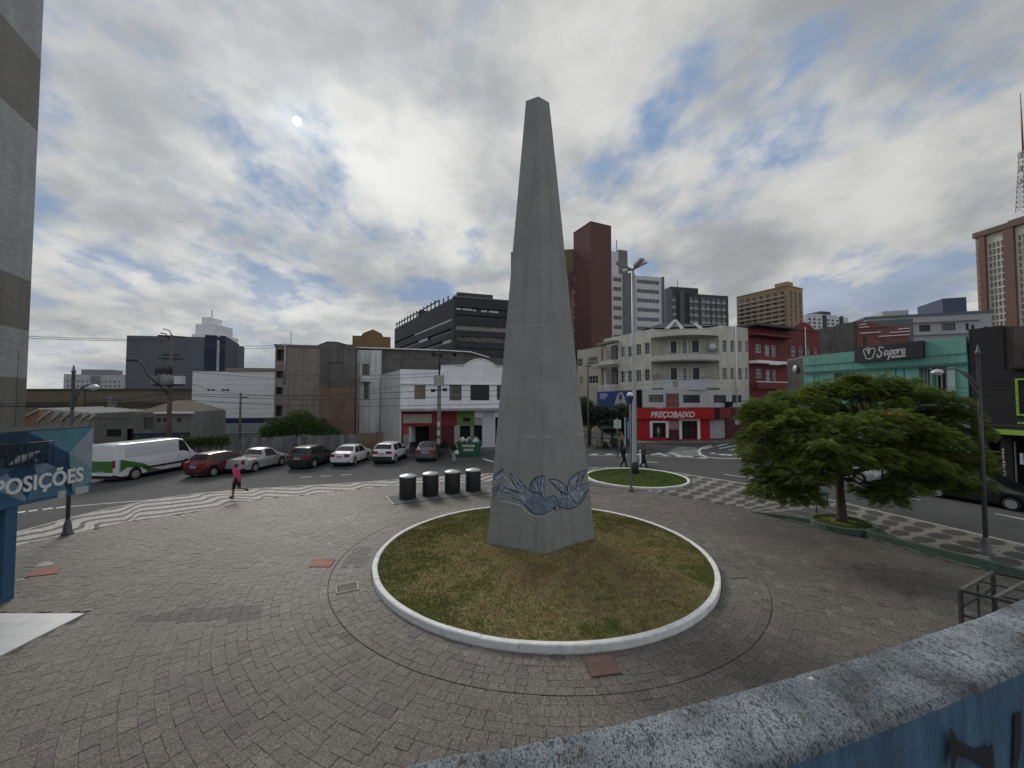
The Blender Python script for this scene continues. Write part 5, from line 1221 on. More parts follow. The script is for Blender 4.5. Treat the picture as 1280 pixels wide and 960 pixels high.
# ------------------------------------------------------------------ towers on the skyline
def strips(b, pl, r, rows, m, h=.45, off=-.02, name='band', oz=.5):
    for j in range(rows):
        z = r[2] + (r[3] - r[2]) * (j + .5) / rows; hh = (r[3] - r[2]) / rows * h / 2
        b.box(name, m, pl, r[0], r[1], off, -.001, z - hh, z + hh)
def skyline():
    # dark banded office block
    c = XY(567, 85); p1 = XY(662, 90.4); b = Bld('dark_office_block', 'dark charcoal office block with horizontal window bands and railings on top', 'building', c, p1, 46, zat(371.5, 85)); F, L = b.F, b.L
    b.L = Plane(XY(492.5, 124), c); L = b.L
    dm = mat('charcoal_clad', (.043, .043, .052), .75, .15, .3, .1, 6.); pale = mat('band_pale', (.50, .51, .52), .6, .15, .5, 0); mid = mat('band_mid', (.20, .195, .19), .7, .3, .8, 0)
    fr = [F.rect(570, 395.5, 655, 400.5), F.rect(570, 408.5, 655, 414.5), F.rect(572, 421.5, 655, 428), F.rect(570, 436, 655, 441), (F.X(570), F.X(655), zat(389, 86), zat(384.5, 86))]
    zr = [zat(y, 85) for y in (396.5, 394.5, 410, 408, 424, 422)]
    lr = [(1, L.W - 1.2, zat(y1, 85), zat(y0, 85)) for y0, y1 in ((409, 414), (422, 427), (436, 441), (450, 455), (396, 399.5))]
    b.walls(dm, F=fr, L=lr, depth=.6)
    b.dark(F, fr[:1] + fr[3:4], win_dark, .55, 'window_band'); b.dark(F, fr[1:2], mat('blind_pale', (.26, .25, .23), .7, .3, 1.2, 0), .3, 'blind_band'); b.dark(F, fr[2:3], mat('blind_mix', (.13, .125, .115), .7, .8, 1.4, 0), .3, 'blind_band'); b.dark(F, [], pale)
    b.dark(F, fr[4:], win_dark, .55, 'window_band')
    for x0, x1 in ((570.5, 576.5), (578.5, 590), (591, 595), (601.5, 609), (611.5, 623)): rr = F.rect(x0, 384.9 + (x0-570)*.09, x1, 387.2 + (x0-570)*.09); b.box('light_panel', pale, F, rr[0], rr[1], .1, .3, rr[2], rr[3])
    b.dark(L, lr, win_dark, .55, 'window_band'); z0, z1 = lr[4][2] + .1, lr[4][3] - .1
    b.box('light_panel', pale, L, L.W * .42, L.W - 1.4, .1, .3, z0, z1); b.box('light_panel', pale, L, L.W * .50, L.W * .64, .1, .3, lr[0][2] + .1, lr[0][3] - .1); b.box('light_panel', pale, L, L.W * .86, L.W * .96, .1, .3, lr[1][2] + .1, lr[1][3] - .1); b.box('light_panel', pale, L, L.W*.02, L.W*.1, .1, .3, lr[0][2] + .1, lr[0][3] - .1)
    b.roof(over=.15, th=.3); b.box('roof_house', mat('office_roof', (.075, .072, .06), .8, .2, 1., 0), F, F.X(573), F.X(619), 2, 12, b.z1 + .31, zat(365.5, 87.5))
    b.box('roof_lettering_board', mat('office_letters', (.11, .11, .105), .8, .5, 2., 0), F, F.X(580), F.X(613), 1.9, 1.99, b.z1 + .6, zat(369, 87.5)) 
    for k in range(16): u = L.W * (k + .5) / 17; b.box('roof_post', dm, L, u - .12, u + .12, .2, .45, b.z1, b.z1 + (1.9 if k < 13 else 1.2))
    b.box('roof_rail', dm, L, 0, L.W * .8, .22, .42, b.z1 + 1.2, b.z1 + 1.45)
    mb = MB(); mb.lathe([(1.6, 0), (1.6, 2.6), (1.2, 2.9)], 16, 0, (L.W*.33, 4, b.z1 + .3)); b.mb('water_tank', mb, dm, L)
    # maroon and beige tower
    c = XY(739.8, 90); p1 = XY(765.8, 92.5); b = Bld('maroon_tower', 'tall maroon slab tower behind the obelisk with beige window bays', 'tower', c, p1, 7, zat(277.3, 90)); F = b.F
    mr = mat('maroon_render', (.135, .066, .062), .85, .06, .25, .1, 6.); md = mat('maroon_side', (.16, .08, .075), .85, .08, .25, .1, 6.); be = mat('beige_render', (.27, .225, .145), .85, .1, .3, .1, 6.); ol = mat('olive_render', (.17, .14, .075), .85, .1, .3, .1, 6.)
    b.walls(mr); b.roof(mr, over=.05, th=.15)
    q0 = XY(638.6, 98.5); q1 = XY(731.2, 96.2); P = Plane(q0, q1); zt = zat(312, 96.3); z2 = zat(338.5, 96.3); z3 = zat(361.5, 96.3)
    ys = [(345.5, 352.5), (361.8, 368), (377.5, 384), (393.5, 400), (409.5, 415.8), (425, 431.5)]
    ws = [P.rect(x, y0, x + 6, y1) for x in (652, 664, 676, 688, 700, 720.8) for y0, y1 in ys]
    for z0, z1, m in ((-.2, z3, be), (z3 + .001, z2, md), (z2 + .001, zt, ol)): b.sheet(P, [w for w in ws if z0 <= (w[2] + w[3]) / 2 < z1], m, z0, z1, depth=.3)
    b.wins(P, ws, (2, 1, .08), frame_d, win_dark, .25)
    for y0, y1 in ys: r = P.rect(717, y0 + 2.6, 720, y1 - .4); b.box('air_conditioner', mat('ac_pale', (.26, .24, .21), .7, .15, 3., 0), P, r[0], r[1], -.6, -.002, r[2], r[3])
    for k in range(6): r = P.rect(716.8 + k*2.4, 326, 718 + k*2.4, 329); b.box('vent', win_dark, P, r[0], r[1], -.03, -.001, r[2], r[3])
    b.box('maroon_strip', md, P, P.X(709.5), P.X(714.5), -.3, -.001, -.2, z2) ; b.box('maroon_strip', md, P, P.X(731.3), P.X(742), -.4, 6, -.2, zt - .3)
    b.sheet(Plane(q1, q1 + Vector((1.5, 8))), [], md, -.2, zt); mb = MB(); mb.box(0, P.W, 0, 10, zt - .05, zt + .2); b.mb('roof', mb, md, P)
    b.box('lift_house', md, P, P.X(719), P.X(742), 3, 9, zt + .2, zat(299, 97)); b.box('lift_house', md, P, P.X(723.2), P.X(742), 2.6, 2.99, zat(306, 97), zat(288, 97))
    # white banded tower
    q0, q1 = XY(766, 118), XY(831, 122.5); b = Bld('white_tower', 'white residential tower with grey window bands beside the maroon slab', 'tower', q0, q1, 14, zat(344.5, 120)); F = b.F
    wt = mat('tower_white', (.58, .59, .61), .85, .08, .2, .1, 5.); gb = mat('tower_grey_band', (.15, .155, .165), .8, .15, .5, 0); core = mat('tower_core', (.175, .18, .20), .85, .08, .3, 0)
    uA, uB = F.X(780), F.X(794); ys = [346 + 11.85 * k for k in range(13)]
    zz = [(zat(y + 10.2 - 3.2, 119), zat(y + 4.6 - 3.2, 119)) for y in ys]
    ws = []
    for z0, z1 in zz:
        ws += grid((F.X(767), F.X(779), z0, z1), 3, 1, .62, .86) + grid((uB + .6, F.W - 1.2, z0, z1), 7, 1, .52, .86)
    b.walls(wt, F=ws, depth=.2)
    for z0, z1 in zz:
        pass
    b.wins(F, ws, (2, 1, .07), frame_w, win_dark, .15)
    for i, (z0, z1) in enumerate(zz):
        seg = [w for w in ws if abs(w[2] - (z0 + (z1-z0)*.07)) < .4]
        seg.sort()
        for w, v in zip(seg, seg[1:]):
            if v[0] - w[1] < 2.2: b.box('grey_panel', gb, F, w[1] + .02, v[0] - .02, -.03, -.001, w[2], w[3])
    b.box('stair_core', core, F, uA, uB, -.5, -.001, -.2, zat(341, 119)); b.box('lift_house', core, F, F.X(777), F.X(788.5), 1, 8, b.z1 - 1, zat(314, 121)); b.box('lift_house', wt, F, F.X(766.5), F.X(776.8), 1, 8, b.z1 - 1, zat(317, 121)); b.box('edge_fin', gb, F, F.W - .55, F.W + .1, -.4, 1, -.2, b.z1 + .3); b.roof(wt)
    mb = MB(); mb.tube([(F.X(781), 4, b.z1), (F.X(781), 4, zat(297, 121))], .14, 5); b.mb('antenna', mb, iron, F)
    # dark tower
    q0, q1 = XY(832, 150), XY(912.5, 156); b = Bld('dark_tower', 'dark slate apartment tower with white window panels', 'tower', q0, q1, 14, zat(368, 153)); F = b.F
    dt = mat('slate_clad', (.062, .068, .072), .8, .12, .2, .1, 5.); wn = mat('panel_white', (.34, .35, .36), .7, .25, .8, 0)
    ys = [370 + 8.6 * k for k in range(8)]; ws = []
    for y in ys:
        z0, z1 = zat(y + 5.5, 153), zat(y + 1.2, 153)
        ws += [(F.X(x), F.X(x + 5), z0, z1) for x in (841.5, 863, 869.5, 878.5, 884.5, 891.5, 898, 904.5)]
    b.walls(dt, F=ws, depth=.25); b.wins(F, ws, (2, 1, .12), frame_w, win_glass, .2); b.roof(dt)
    for w in ws: b.box('white_panel', wn, F, w[0], w[1], -.04, -.001, w[2] - 1.0, w[2] - .12)
    b.box('stair_block', mat('slate_pale', (.13, .14, .15), .8, .1, .3, 0), F, 0, F.X(840), -1, -.001, -.2, zat(362, 150)); b.box('stair_block', mat('slate_mid', (.10, .105, .11), .8, .1, .3, 0), F, F.X(849.5), F.X(855.5), -1, -.001, -.2, zat(364, 151)); b.box('black_bay', mat('slate_black', (.022, .024, .028), .7, .1, .3, 0), F, F.X(856), F.X(862.5), -.6, -.001, -.2, zat(366, 151)); b.box('roof_house', dt, F, F.X(841), F.X(876), .5, 9, b.z1, zat(358, 151))
    mb = MB(); mb.tube([(F.X(857), 4, b.z1), (F.X(857), 4, zat(346, 151))], .15, 5); b.mb('antenna', mb, iron, F)
    # tan tower
    c = XY(987.5, 150); p1 = XY(1006.5, 155); b = Bld('tan_tower', 'tan brown banded apartment tower with a stepped roof house', 'tower', c, p1, 20, zat(357.2, 150)); F, L = b.F, b.L
    tn = mat('tan_render', (.31, .22, .13), .85, .1, .2, .1, 5.); cr = mat('cream_band', (.42, .37, .29), .85, .1, .3, 0)
    wl, wf = [], []
    for k in range(11):
        z = zat(365 + 5.75 * k, 150); wl += grid((.8, L.W - .6, z - .75, z + .75), 7, 1, .55, .95); wf += grid((.6, F.W - .4, z - .75, z + .75), 3, 1, .5, .95)
        b.box('balcony_band', cr, L, .4, L.W - 1.2, -.5, -.002, z - 1.35, z - .8)
    b.walls(tn, F=wf, L=wl, depth=.3); b.wins(L, wl, (2, 1, .1), frame_w, win_glass, .25); b.wins(F, wf, (2, 1, .1), frame_w, win_glass, .25); b.roof(tn, over=.2, th=.3)
    b.box('roof_house', cr, L, L.X(950), L.X(983), 2, 8, b.z1 + .3, zat(356.5, 152)); b.box('roof_house', tn, L, L.X(966), L.X(982), 3, 7, zat(356.4, 152), zat(351, 152)); 
    # small white and dark tower
    q0, q1 = XY(1010, 172), XY(1063, 178); b = Bld('striped_tower', 'distant small white tower with dark stair strips', 'tower', q0, q1, 14, zat(396, 175)); F = b.F
    ws = [(F.X(x), F.X(x + 3.2), zat(y + 2.4, 175), zat(y, 175)) for y in (399, 403.5, 408, 412.5) for x in (1013, 1019, 1025, 1036, 1042, 1048)]
    b.walls(wt, F=ws); b.wins(F, ws, (1, 1, .1), frame_d, win_dark); b.roof(); 
    for x in (1031, 1052): b.box('dark_strip', dt, F, F.X(x), F.X(x + 3.5), -.5, -.001, -.2, b.z1 + .6)
    b.box('roof_house', dt, F, F.X(1034), F.X(1047), 2, 8, b.z1, zat(388, 175)); b.box('roof_house', wt, F, F.X(1022), F.X(1052), 1, 9, b.z1, zat(392.5, 175))
    # right hand tower with the lattice mast
    p0, p1 = XY(1227.5, 100), Vector((121.2, 78.)); b = Bld('mast_tower', 'brown and cream tower at the right edge carrying a lattice radio mast', 'tower', p0, p1, 18, zat(298.5, 100)); F = b.F
    pk = mat('pink_render', (.38, .27, .24), .85, .1, .3, .1, 5.); br = mat('brown_tile', (.165, .10, .082), .8, .12, .3, .1, 5.); cm = mat('tower_cream', (.64, .60, .52), .85, .1, .3, .1, 5.)
    x_ = [1227.6, 1233.8, 1241.5, 1265, 1278.4, 1305]; us = [F.X(x) for x in x_]; ws = []
    zt = b.z1; n = 14; zs = [zat(306, 98) - k * ((zat(306, 98) - zat(405, 98)) / 12.2) for k in range(15)]
    for z in zs: ws += grid((us[2] + .15, us[3] - .15, z - 1.3, z), 4, 1, .74, 1.) + grid((us[4] + .2, us[5], z - 1.3, z), 4, 1, .7, 1.) + [(us[0] + .35, us[1] - .35, z - 1.1, z - .2)]
    b.sheet(F, ws, cm, depth=.25); b.wins(F, [w for w in ws], (2, 1, .1), frame_w, win_dark, .2); b.sheet(b.L, [], pk); b.sheet(b.R, [], br); b.sheet(b.B, [], pk)
    b.box('pink_pier', pk, F, us[0], us[0] + .3, -.08, -.002, 0, zt); b.box('brown_pier', br, F, us[1], us[2], -.7, -.002, 0, zt - .1); b.box('brown_pier', br, F, us[3], us[4], -.7, -.002, 0, zt - .1)
    b.box('brown_parapet', br, F, -.1, F.W, -.8, .4, zt + .001, zt + 1.3); b.roof(br); b.box('roof_house', br, F, us[3] - 1.2, us[3] + 9, 3, 9, zt + .1, zat(276, 96))
    mast(F.pt(us[3] + .9, 5.).to_2d(), zat(276, 100), zat(137, 100), b)
    # grey rounded block behind the green restaurant, and its blue box
    q0, q1 = XY(1085, 76), XY(1243, 70); b = Bld('rounded_grey_block', 'pale grey block with a rounded end rising behind the green restaurant', 'building', q0, q1, 16, zat(393.5, 72)); F = b.F
    gw = mat('block_grey', (.40, .405, .415), .85, .1, .3, .1, 6.); dg = mat('block_slate', (.14, .15, .165), .85, .1, .3, .1, 6.)
    ws = [F.rect(1149, 406, 1163, 414.5), F.rect(1177, 404, 1194, 413), F.rect(1207, 404, 1211, 413), F.rect(1214, 406, 1218, 413), F.rect(1230, 408, 1235, 415)]
    b.walls(gw, F=ws, L=[]); b.wins(F, ws, (4, 1, .1), frame_d, win_dark); b.roof(dg, over=.2, th=.4)
    b.box('slate_wing', dg, F, 0, F.X(1143), -.3, -.002, -.2, b.z1 - .4); b.box('ledge', gw, F, F.X(1143), F.X(1228), -.45, -.002, zat(402, 72), zat(399.5, 72)); b.box('ledge', gw, F, F.X(1143), F.X(1228), -.45, -.002, zat(418, 72), zat(415.5, 72))
    b.box('blue_box', mat('box_blue', (.075, .095, .15), .8, .06, .3, .1, 5.), F, F.X(1194.5), F.X(1226), 2.5, 10, b.z1 + .4, zat(373, 74)); b.box('roof_house', gw, F, F.X(1121), F.X(1156), 4, 9, b.z1 + .4, zat(386, 76))
    # salmon gabled front with white stripes, old grey wall beside it
    q0, q1 = XY(1073, 60), XY(1140, 57); b = Bld('salmon_building', 'salmon building with white stripe mouldings behind the green restaurant', 'building', q0, q1, 10, zat(409, 58.5)); F = b.F
    sal = mat('salmon_render', (.20, .085, .08), .85, .15, .5, .2, 10., streak=.25); ws = [F.rect(1079, 421.5, 1083, 432), F.rect(1101.5, 424, 1105.5, 430)]
    b.walls(sal, F=ws); b.wins(F, ws, (1, 2, .06), frame_d, win_dark); b.roof()
    z = b.z1; W = F.W; mb = MB(); mb.extr([(0, z), (W*.62, z), (W*.4, zat(404.5, 59)), (W*.2, zat(402.5, 59.5)), (0, zat(401.5, 60))], -.1, .2); b.mb('gable', mb, sal, F)
    for x0, x1, y in ((1074, 1083, 405), (1074, 1086, 408.5), (1075, 1101, 415.5), (1098, 1137, 419), (1112, 1137, 414.5), (1122, 1137, 410.5)): r = F.rect(x0, y, x1, y + 1); b.box('white_moulding', plaster_white, F, r[0], r[1], -.16, -.101 if y < 409 else -.001, r[2], r[3])
    q0, q1 = XY(1014, 62), XY(1073, 60.2); b = Bld('old_grey_wall_building', 'weathered grey building with a ragged sloping top beside the salmon one', 'building', q0, q1, 8, zat(414, 61)); F = b.F; W = F.W
    og = mat('old_grey', (.135, .13, .125), .95, .3, .6, .4, 12., streak=.5); b.walls(og); mb = MB(); z = b.z1; mb.extr([(0, z), (W, z), (W, zat(402.5, 60.5)), (W*.75, zat(404, 60.8)), (W*.5, zat(408, 61)), (W*.3, zat(409.5, 61)), (0, zat(412, 61))], 0, 3); b.mb('ragged_gable', mb, og, F)
def mast(c, z0, z1, b):
    rm, wm_ = mat('mast_red', (.24, .12, .10), .6, .15, .5, 0), mat('mast_white', (.38, .37, .36), .6, .15, .5, 0)
    root = thing('radio_mast', 'thin red and white lattice radio mast on the brown tower', 'mast', (c.x, c.y, z0)); H = z1 - z0; hl = H * .50; n = 12
    def wd(z): return 2.2 * (1 - z / hl) + .9 * z / hl
    for k in range(n):
        za, zb = hl * k / n, hl * (k + 1) / n; wa, wb = wd(za), wd(zb); mb = MB()
        ca = [(-wa/2, -wa/2), (wa/2, -wa/2), (wa/2, wa/2), (-wa/2, wa/2)]; cb = [(-wb/2, -wb/2), (wb/2, -wb/2), (wb/2, wb/2), (-wb/2, wb/2)]
        for i in range(4):
            j = (i + 1) % 4; mb.tube([(*ca[i], za), (*cb[i], zb)], .075, 4); mb.tube([(*ca[i], za), (*cb[j], zb)], .045, 4); mb.tube([(*cb[i], zb), (*cb[j], zb)], .045, 4)
        mb.build('lattice_section', rm if k % 4 < 2 else wm_, root)
    mb = MB(); mb.tube([(0, 0, hl - .5), (0, 0, hl * 1.5), (0, 0, H)], [.2, .15, .07], 6); mb.build('whip', rm, root)
    for q in range(5): mb = MB(); z = hl * (.45 + .11 * q); mb.box(wd(z)/2, wd(z)/2 + .5, -.3, .3, z, z + 1.1) if q % 2 else mb.box(-wd(z)/2 - .5, -wd(z)/2, -.3, .3, z, z + 1.1); mb.build('panel_aerial', wm_, root)
skyline()

# ------------------------------------------------------------------ red houses, green restaurant, black shop
def right_row():
    p0 = Vector((30.25, 50.65)); p1 = p0 + A_ * 8.4; zt = zat(409.5, 51.5); b = Bld('red_house', 'dark red house with white balcony ledges right of the corner building', 'building', p0, p1, 9, zt); F = b.F; W = F.W
    rd = mat('house_red', (.17, .04, .045), .85, .15, .6, .2, 15., streak=.25); Rr = F.rect
    ws = [Rr(944, 430, 952, 440.8), Rr(944.8, 461, 953, 472.6)]; dr = [Rr(956.3, 431, 962.6, 446), Rr(964.6, 431.5, 970.4, 446), Rr(957.6, 462, 963.6, 478), Rr(965.8, 462.5, 971, 478)]
    b.sheet(F, ws + dr, rd, 4.0, zt); b.sheet(b.L, [], rd, 4.0); b.sheet(b.R, [], rd, 4.0); b.sheet(b.B, [], rd)
    b.wins(F, ws, (2, 2, .12), frame_w, win_glass); b.wins(F, dr, (1, 3, .10), frame_w, mat('door_greywhite', (.34, .34, .36), .6, .1, 2., 0))
    for y0, y1 in ((452, 455.5), (419.5, 421.6)): z0, z1 = zat(y1, 52), zat(y0, 52); b.box('ledge', plaster_white if y0 > 430 else rd, F, .02, W - .6, -1.1, -.002, z0, z1)
    b.box('balcony_front', rd, F, .05, W - .7, -1.05, -.95, zat(452, 52), zat(446.5, 52)); b.box('balcony_front', rd, F, .05, W - .7, -1.05, -.95, zat(486, 52), zat(478.5, 52)); b.box('white_coping', plaster_white, F, .04, W - .69, -1.1, -.92, zat(478.4, 52), zat(477.4, 52)); b.box('roof', mat('slate_roof', (.07, .07, .075), .85, .2, 1., .2, 10.), F, -.1, W, -1.3, 9, zt, zt + .28)
    b.box('awning_lamp', plaster_white, F, F.X(947), F.X(955), -2.2, -1.6, zat(458, 52), zat(456.6, 52))
    b.sheet(F, [], mat('low_grey', (.28, .28, .285), .85, .15, .6, .2, 15., streak=.3), 2.6, 3.99); b.sheet(F, [], mat('low_purple', (.07, .028, .04), .85, .15, .6, 0), -.2, 2.59)
    q1 = p1 + A_ * 7.4; c = Bld('red_gabled_house', 'red house front with a curved gable and tall windows further right', 'building', p1 + A_ * .05, q1, 9, zat(413, 55.5)); F = c.F; W = F.W
    ws = [F.rect(989, 432.5, 995.4, 445.5), F.rect(999, 433, 1004, 446), F.rect(1009, 434, 1013, 446), F.rect(1017.5, 434.5, 1022, 446)]; c.walls(rd, F=ws); c.wins(F, ws, (1, 2, .12), frame_w, win_glass)
    z = c.z1; mb = MB(); mb.extr([(0, z), (W, z), (W, z + .15)] + [(W*(.85 - .7*k/10), z + .2 + 1.0*math.sin(math.pi*k/10)) for k in range(11)] + [(0, z + .15)], -.1, .2); c.mb('curved_gable', mb, rd, F)
    mb = MB(); u = F.X(1006.5); mb.tube([(u, -.2, 3), (u, -.2, zat(408, 55))], .07, 6); c.mb('drain_pipe', mb, plaster_white, F); c.roof(over=-.1)
    # green restaurant
    d = Vector((-.30, .954)); f0 = Vector((23.3, 31.7)); f1 = Vector((26.12, 22.75))
    b = Bld('green_restaurant', 'turquoise green two storey restaurant with a black lettered sign behind the tree', 'building', f0, f1, 10, 8.25); F = b.F; W = F.W
    gm = mat('restaurant_green', (.155, .36, .30), .85, .12, .9, .25, 25., streak=.28, dirt=(.05, .13, .11)); Rr = F.rect
    w1 = [Rr(1042.5, 466.5, 1054.5, 480), Rr(1056, 466, 1069, 485)]; w2 = [Rr(1149, 459.5, 1163, 489), Rr(1165, 458.5, 1184.5, 489.5), Rr(1185, 459, 1194.5, 490)]
    lowd = [(1.5, 3.6, 0, 2.7), (4.6, 6.9, 0, 2.7)]
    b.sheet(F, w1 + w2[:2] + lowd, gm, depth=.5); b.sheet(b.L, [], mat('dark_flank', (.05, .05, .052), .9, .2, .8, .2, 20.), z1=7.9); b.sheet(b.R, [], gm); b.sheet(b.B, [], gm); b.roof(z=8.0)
    b.wins(F, w1 + w2[:2], (3, 1, .06), frame_w, win_dark, .42); b.dark(F, lowd, dark_m, .45, 'doorway'); b.box('pale_shutter', mat('shutter_pale', (.33, .45, .43), .7, .15, 2., .2, 30.), F, w2[2][0], w2[2][1], -.05, -.001, w2[2][2], w2[2][3])
    mb = MB(); e0, e1 = zat(446, 31.2), zat(421, 22.9)
    for u0, u1, h in ((0, F.X(1072), .10), (F.X(1072) + .01, F.X(1157), .0), (F.X(1157) + .01, W, .30)): b.box('parapet_block', gm, F, u0, u1, -.06, .2, 7.6, 8.25 + h)
    b.box('string_course', mat('course_dark_green', (.05, .15, .125), .85, .1, 1., 0), F, .05, W, -.14, -.062, 6.95, 7.08)  # string course in a darker green than the wall
    for x in (1018, 1024, 1108.5, 1120.5, 1131): r = F.X(x); b.box('panel_groove', mat('groove', (.03, .08, .07), .9, .1, 1., 0), F, r - .025, r + .025, -.012, -.001, 4.2, 6.9)
    s = [F.uz(*p) for p in ((1071.5, 436.5), (1157, 424), (1157, 446.5), (1071, 453.5))]; z0s, z1s = (s[2][1] + s[3][1]) / 2, (s[0][1] + s[1][1]) / 2
    sb = thing('restaurant_sign', 'black restaurant sign with white script lettering and a chef hat outline', 'sign', F.pt(s[0][0], -.30, z0s), F.ang); sw = s[1][0] - s[0][0]; sh_ = z1s - z0s
    mb = MB(); mb.box(0, sw, .0, .22, 0, sh_); mb.build('board', mat('sign_black', (.016, .015, .018), .25, .3, .7, 0, spec=.6), sb)
    wl = mat('sign_white', (.75, .75, .76), .5, .05, 2., 0)
    def S(px, py): q = F.uz(px, py); return Vector((q[0] - s[0][0], -.012, q[1] - z0s))
    def strokes(nm, lines, w):
        for ln in lines:
            mb = MB(); pts = smooth_path([S(920 + x / 3.556, 340 + y / 3.556) for x, y in ln], 5)
            for a, c2 in zip(pts, pts[1:]):
                dd = (c2 - a).normalized(); nn = Vector((-dd.z, 0, dd.x)) * w / 2; ex = dd * w * .18; mb.box(0, 0, 0, 0, 0, 0) if False else mb.face([a - nn - ex, c2 - nn + ex, c2 + nn + ex, a + nn - ex])
            mb.build(nm, wl, sb)
    # chef hat
    strokes('chef_hat', [[(590,378),(584,362),(580,350),(588,342),(596,350)], [(592,346),(596,338),(606,338),(608,352)], [(604,340),(600,352),(603,366),(607,352),(604,340)], [(612,345),(622,338),(632,348),(628,362),(622,376)], [(588,382),(605,388),(624,379)]], .05)
    strokes('script_letter', [[(668,338),(656,334),(648,344),(656,354),(662,362),(656,374),(644,376),(642,366)], [(690,352),(680,350),(674,362),(678,371),(686,364),(691,352),(689,366),(696,368)],
        [(701,350),(697,368),(691,386),(688,392)], [(699,358),(706,347),(713,352),(709,364),(699,367)], [(722,347),(716,357),(721,365),(729,358),(728,348),(722,347),(732,346)],
        [(735,345),(734,362),(736,352),(743,344),(748,347)], [(751,355),(762,350),(764,342),(756,343),(750,354),(756,363),(767,356)]], .075)
    strokes('sign_swash', [[(640,376),(652,380),(662,370)]], .05)
    M = frame_M(S(920 + 703/3.556, 340 + 383/3.556), (1, 0, 0), (0, 0, 1)); sp_ = (S(920 + 778/3.556, 340 + 380/3.556).x - S(920 + 703/3.556, 340 + 383/3.556).x); text('RESTAURANTE', .21, wl, sb, M, 'small_lettering', bold=.004, extr=.004, sx=sp_ / 1.62)
    # black shop
    g0, g1 = Vector((26.15, 22.65)), Vector((26.15, 22.65)) - d * 8.5
    b = Bld('black_shop', 'matt black shop front with lime green frame and awning stripe at the right edge', 'building', g0, g1, 10, 8.95); F = b.F
    bk = mat('matt_black', (.024, .024, .026), .85, .2, .8, .25, 30.); us = F.X(1256); zl = zat(461.5, 21.)
    ops = [(.6, F.X(1248), 0, zat(545, 21.8)), (F.X(1262), F.X(1285), 0, zat(549, 20.5))]
    mb = MB(); mb.facade((0, 0, 0), (1, 0, 0), (0, 1, 0), F.W, -.2, zl, ops, 0, .4); mb.box(0, us, .001, 3, zl + .001, 8.95); b.mb('front_wall', mb, bk, F); b.dark(F, ops, dark_m, .38, 'opening'); b.sheet(b.B, [], bk); b.sheet(b.L, [], bk); b.sheet(b.R, [], bk, z1=zl)
    b.box('rear_wall', mat('rear_terracotta', (.20, .085, .07), .9, .2, .7, .3, 15., streak=.4), F, us + .02, F.W, 2.2, 2.5, zl, 8.6); b.box('edge_pier', mat('pier_brown', (.09, .075, .065), .9, .2, .7, .2, 15.), F, us + .01, us + .3, .3, 2.19, zl, 8.9); b.box('roof_ledge', bk, F, us + .3, F.W, -.35, 2.1, zl + .002, zl + .12)
    lime = mat('lime_paint', (.29, .44, .065), .6, .08, 2., 0); fr = F.rect(1270.5, 472.5, 1310, 520)
    for u0, u1, z0, z1 in ((fr[0], fr[0] + .09, fr[2], fr[3]), (fr[0] + .09, fr[1], fr[3] - .09, fr[3]), (fr[0] + .09, fr[1], fr[2], fr[2] + .09)): b.box('lime_frame', lime, F, u0, u1, -.07, -.002, z0, z1)
    for i, y in enumerate((527.5, 532.5, 537)):
        for k in range(2 if i != 1 else 1): r = F.rect(1272.5 + k*4.6 + (i == 1) * 3, y, 1276 + k*4.6 + (i == 1)*3, y + 2.4); b.box('lime_mark', lime, F, r[0], r[1], -.05, -.002, r[2], r[3])
    za = zat(543.5, 20.5); b.box('awning', mat('awning_black', (.02, .02, .021), .8, .2, 2., 0), F, F.X(1228), F.W, -1.2, -.003, za + .06, zat(531.5, 21)); b.box('awning_stripe', lime, F, F.X(1249), F.W, -1.24, -1.201, za, za + .26)
    r = F.rect(1255, 560, 1260.5, 601); vs = thing('banner_sign', 'narrow black vertical sign with white letters on the black shop front', 'sign', F.pt(r[0], -.28, r[2]), F.ang); mb = MB(); mb.box(0, r[1] - r[0] + .06, 0, .06, -.02, r[3] - r[2] + .05); mb.build('board', bk, vs)
    for i, ch in enumerate('RESTAURANTE'):
        z = (r[3] - r[2]) * (1 - (i + 1) / 11.); text(ch, (r[3] - r[2]) / 11 * .98, wl, vs, frame_M((.06, -.006, z + .02), (1, 0, 0), (0, 0, 1)), 'sign_letter', bold=.004, extr=.004)
    b.box('window_frame', mat('shop_steel', (.3, .3, .3), .5, .1, 2., 0), F, F.X(1266), F.X(1267), -.1, -.002, 0, zat(553, 20.7)); b.box('poster', plaster_white, F, F.X(1272), F.X(1276), -.08, -.002, zat(582, 20.5), zat(568, 20.5))
    # dark slanted shed between the red houses and the restaurant
    q0, q1 = XY(985, 37.5), XY(1008, 34.5); b = Bld('dark_annexe', 'small dark grey annexe between the red houses and the green restaurant', 'building', q0, q1, 6, zat(449, 36)); b.walls(mat('annexe_grey', (.065, .065, .067), .9, .25, .8, .2, 15., streak=.3)); b.roof()
    mb = MB(); mb.lathe([(.03, 0), (.28, .08), (.36, .16)], 14, 0, (b.F.X(997), -.3, zat(461, 36)), 'y'); b.mb('satellite_dish', mb, lens, b.F)
right_row()
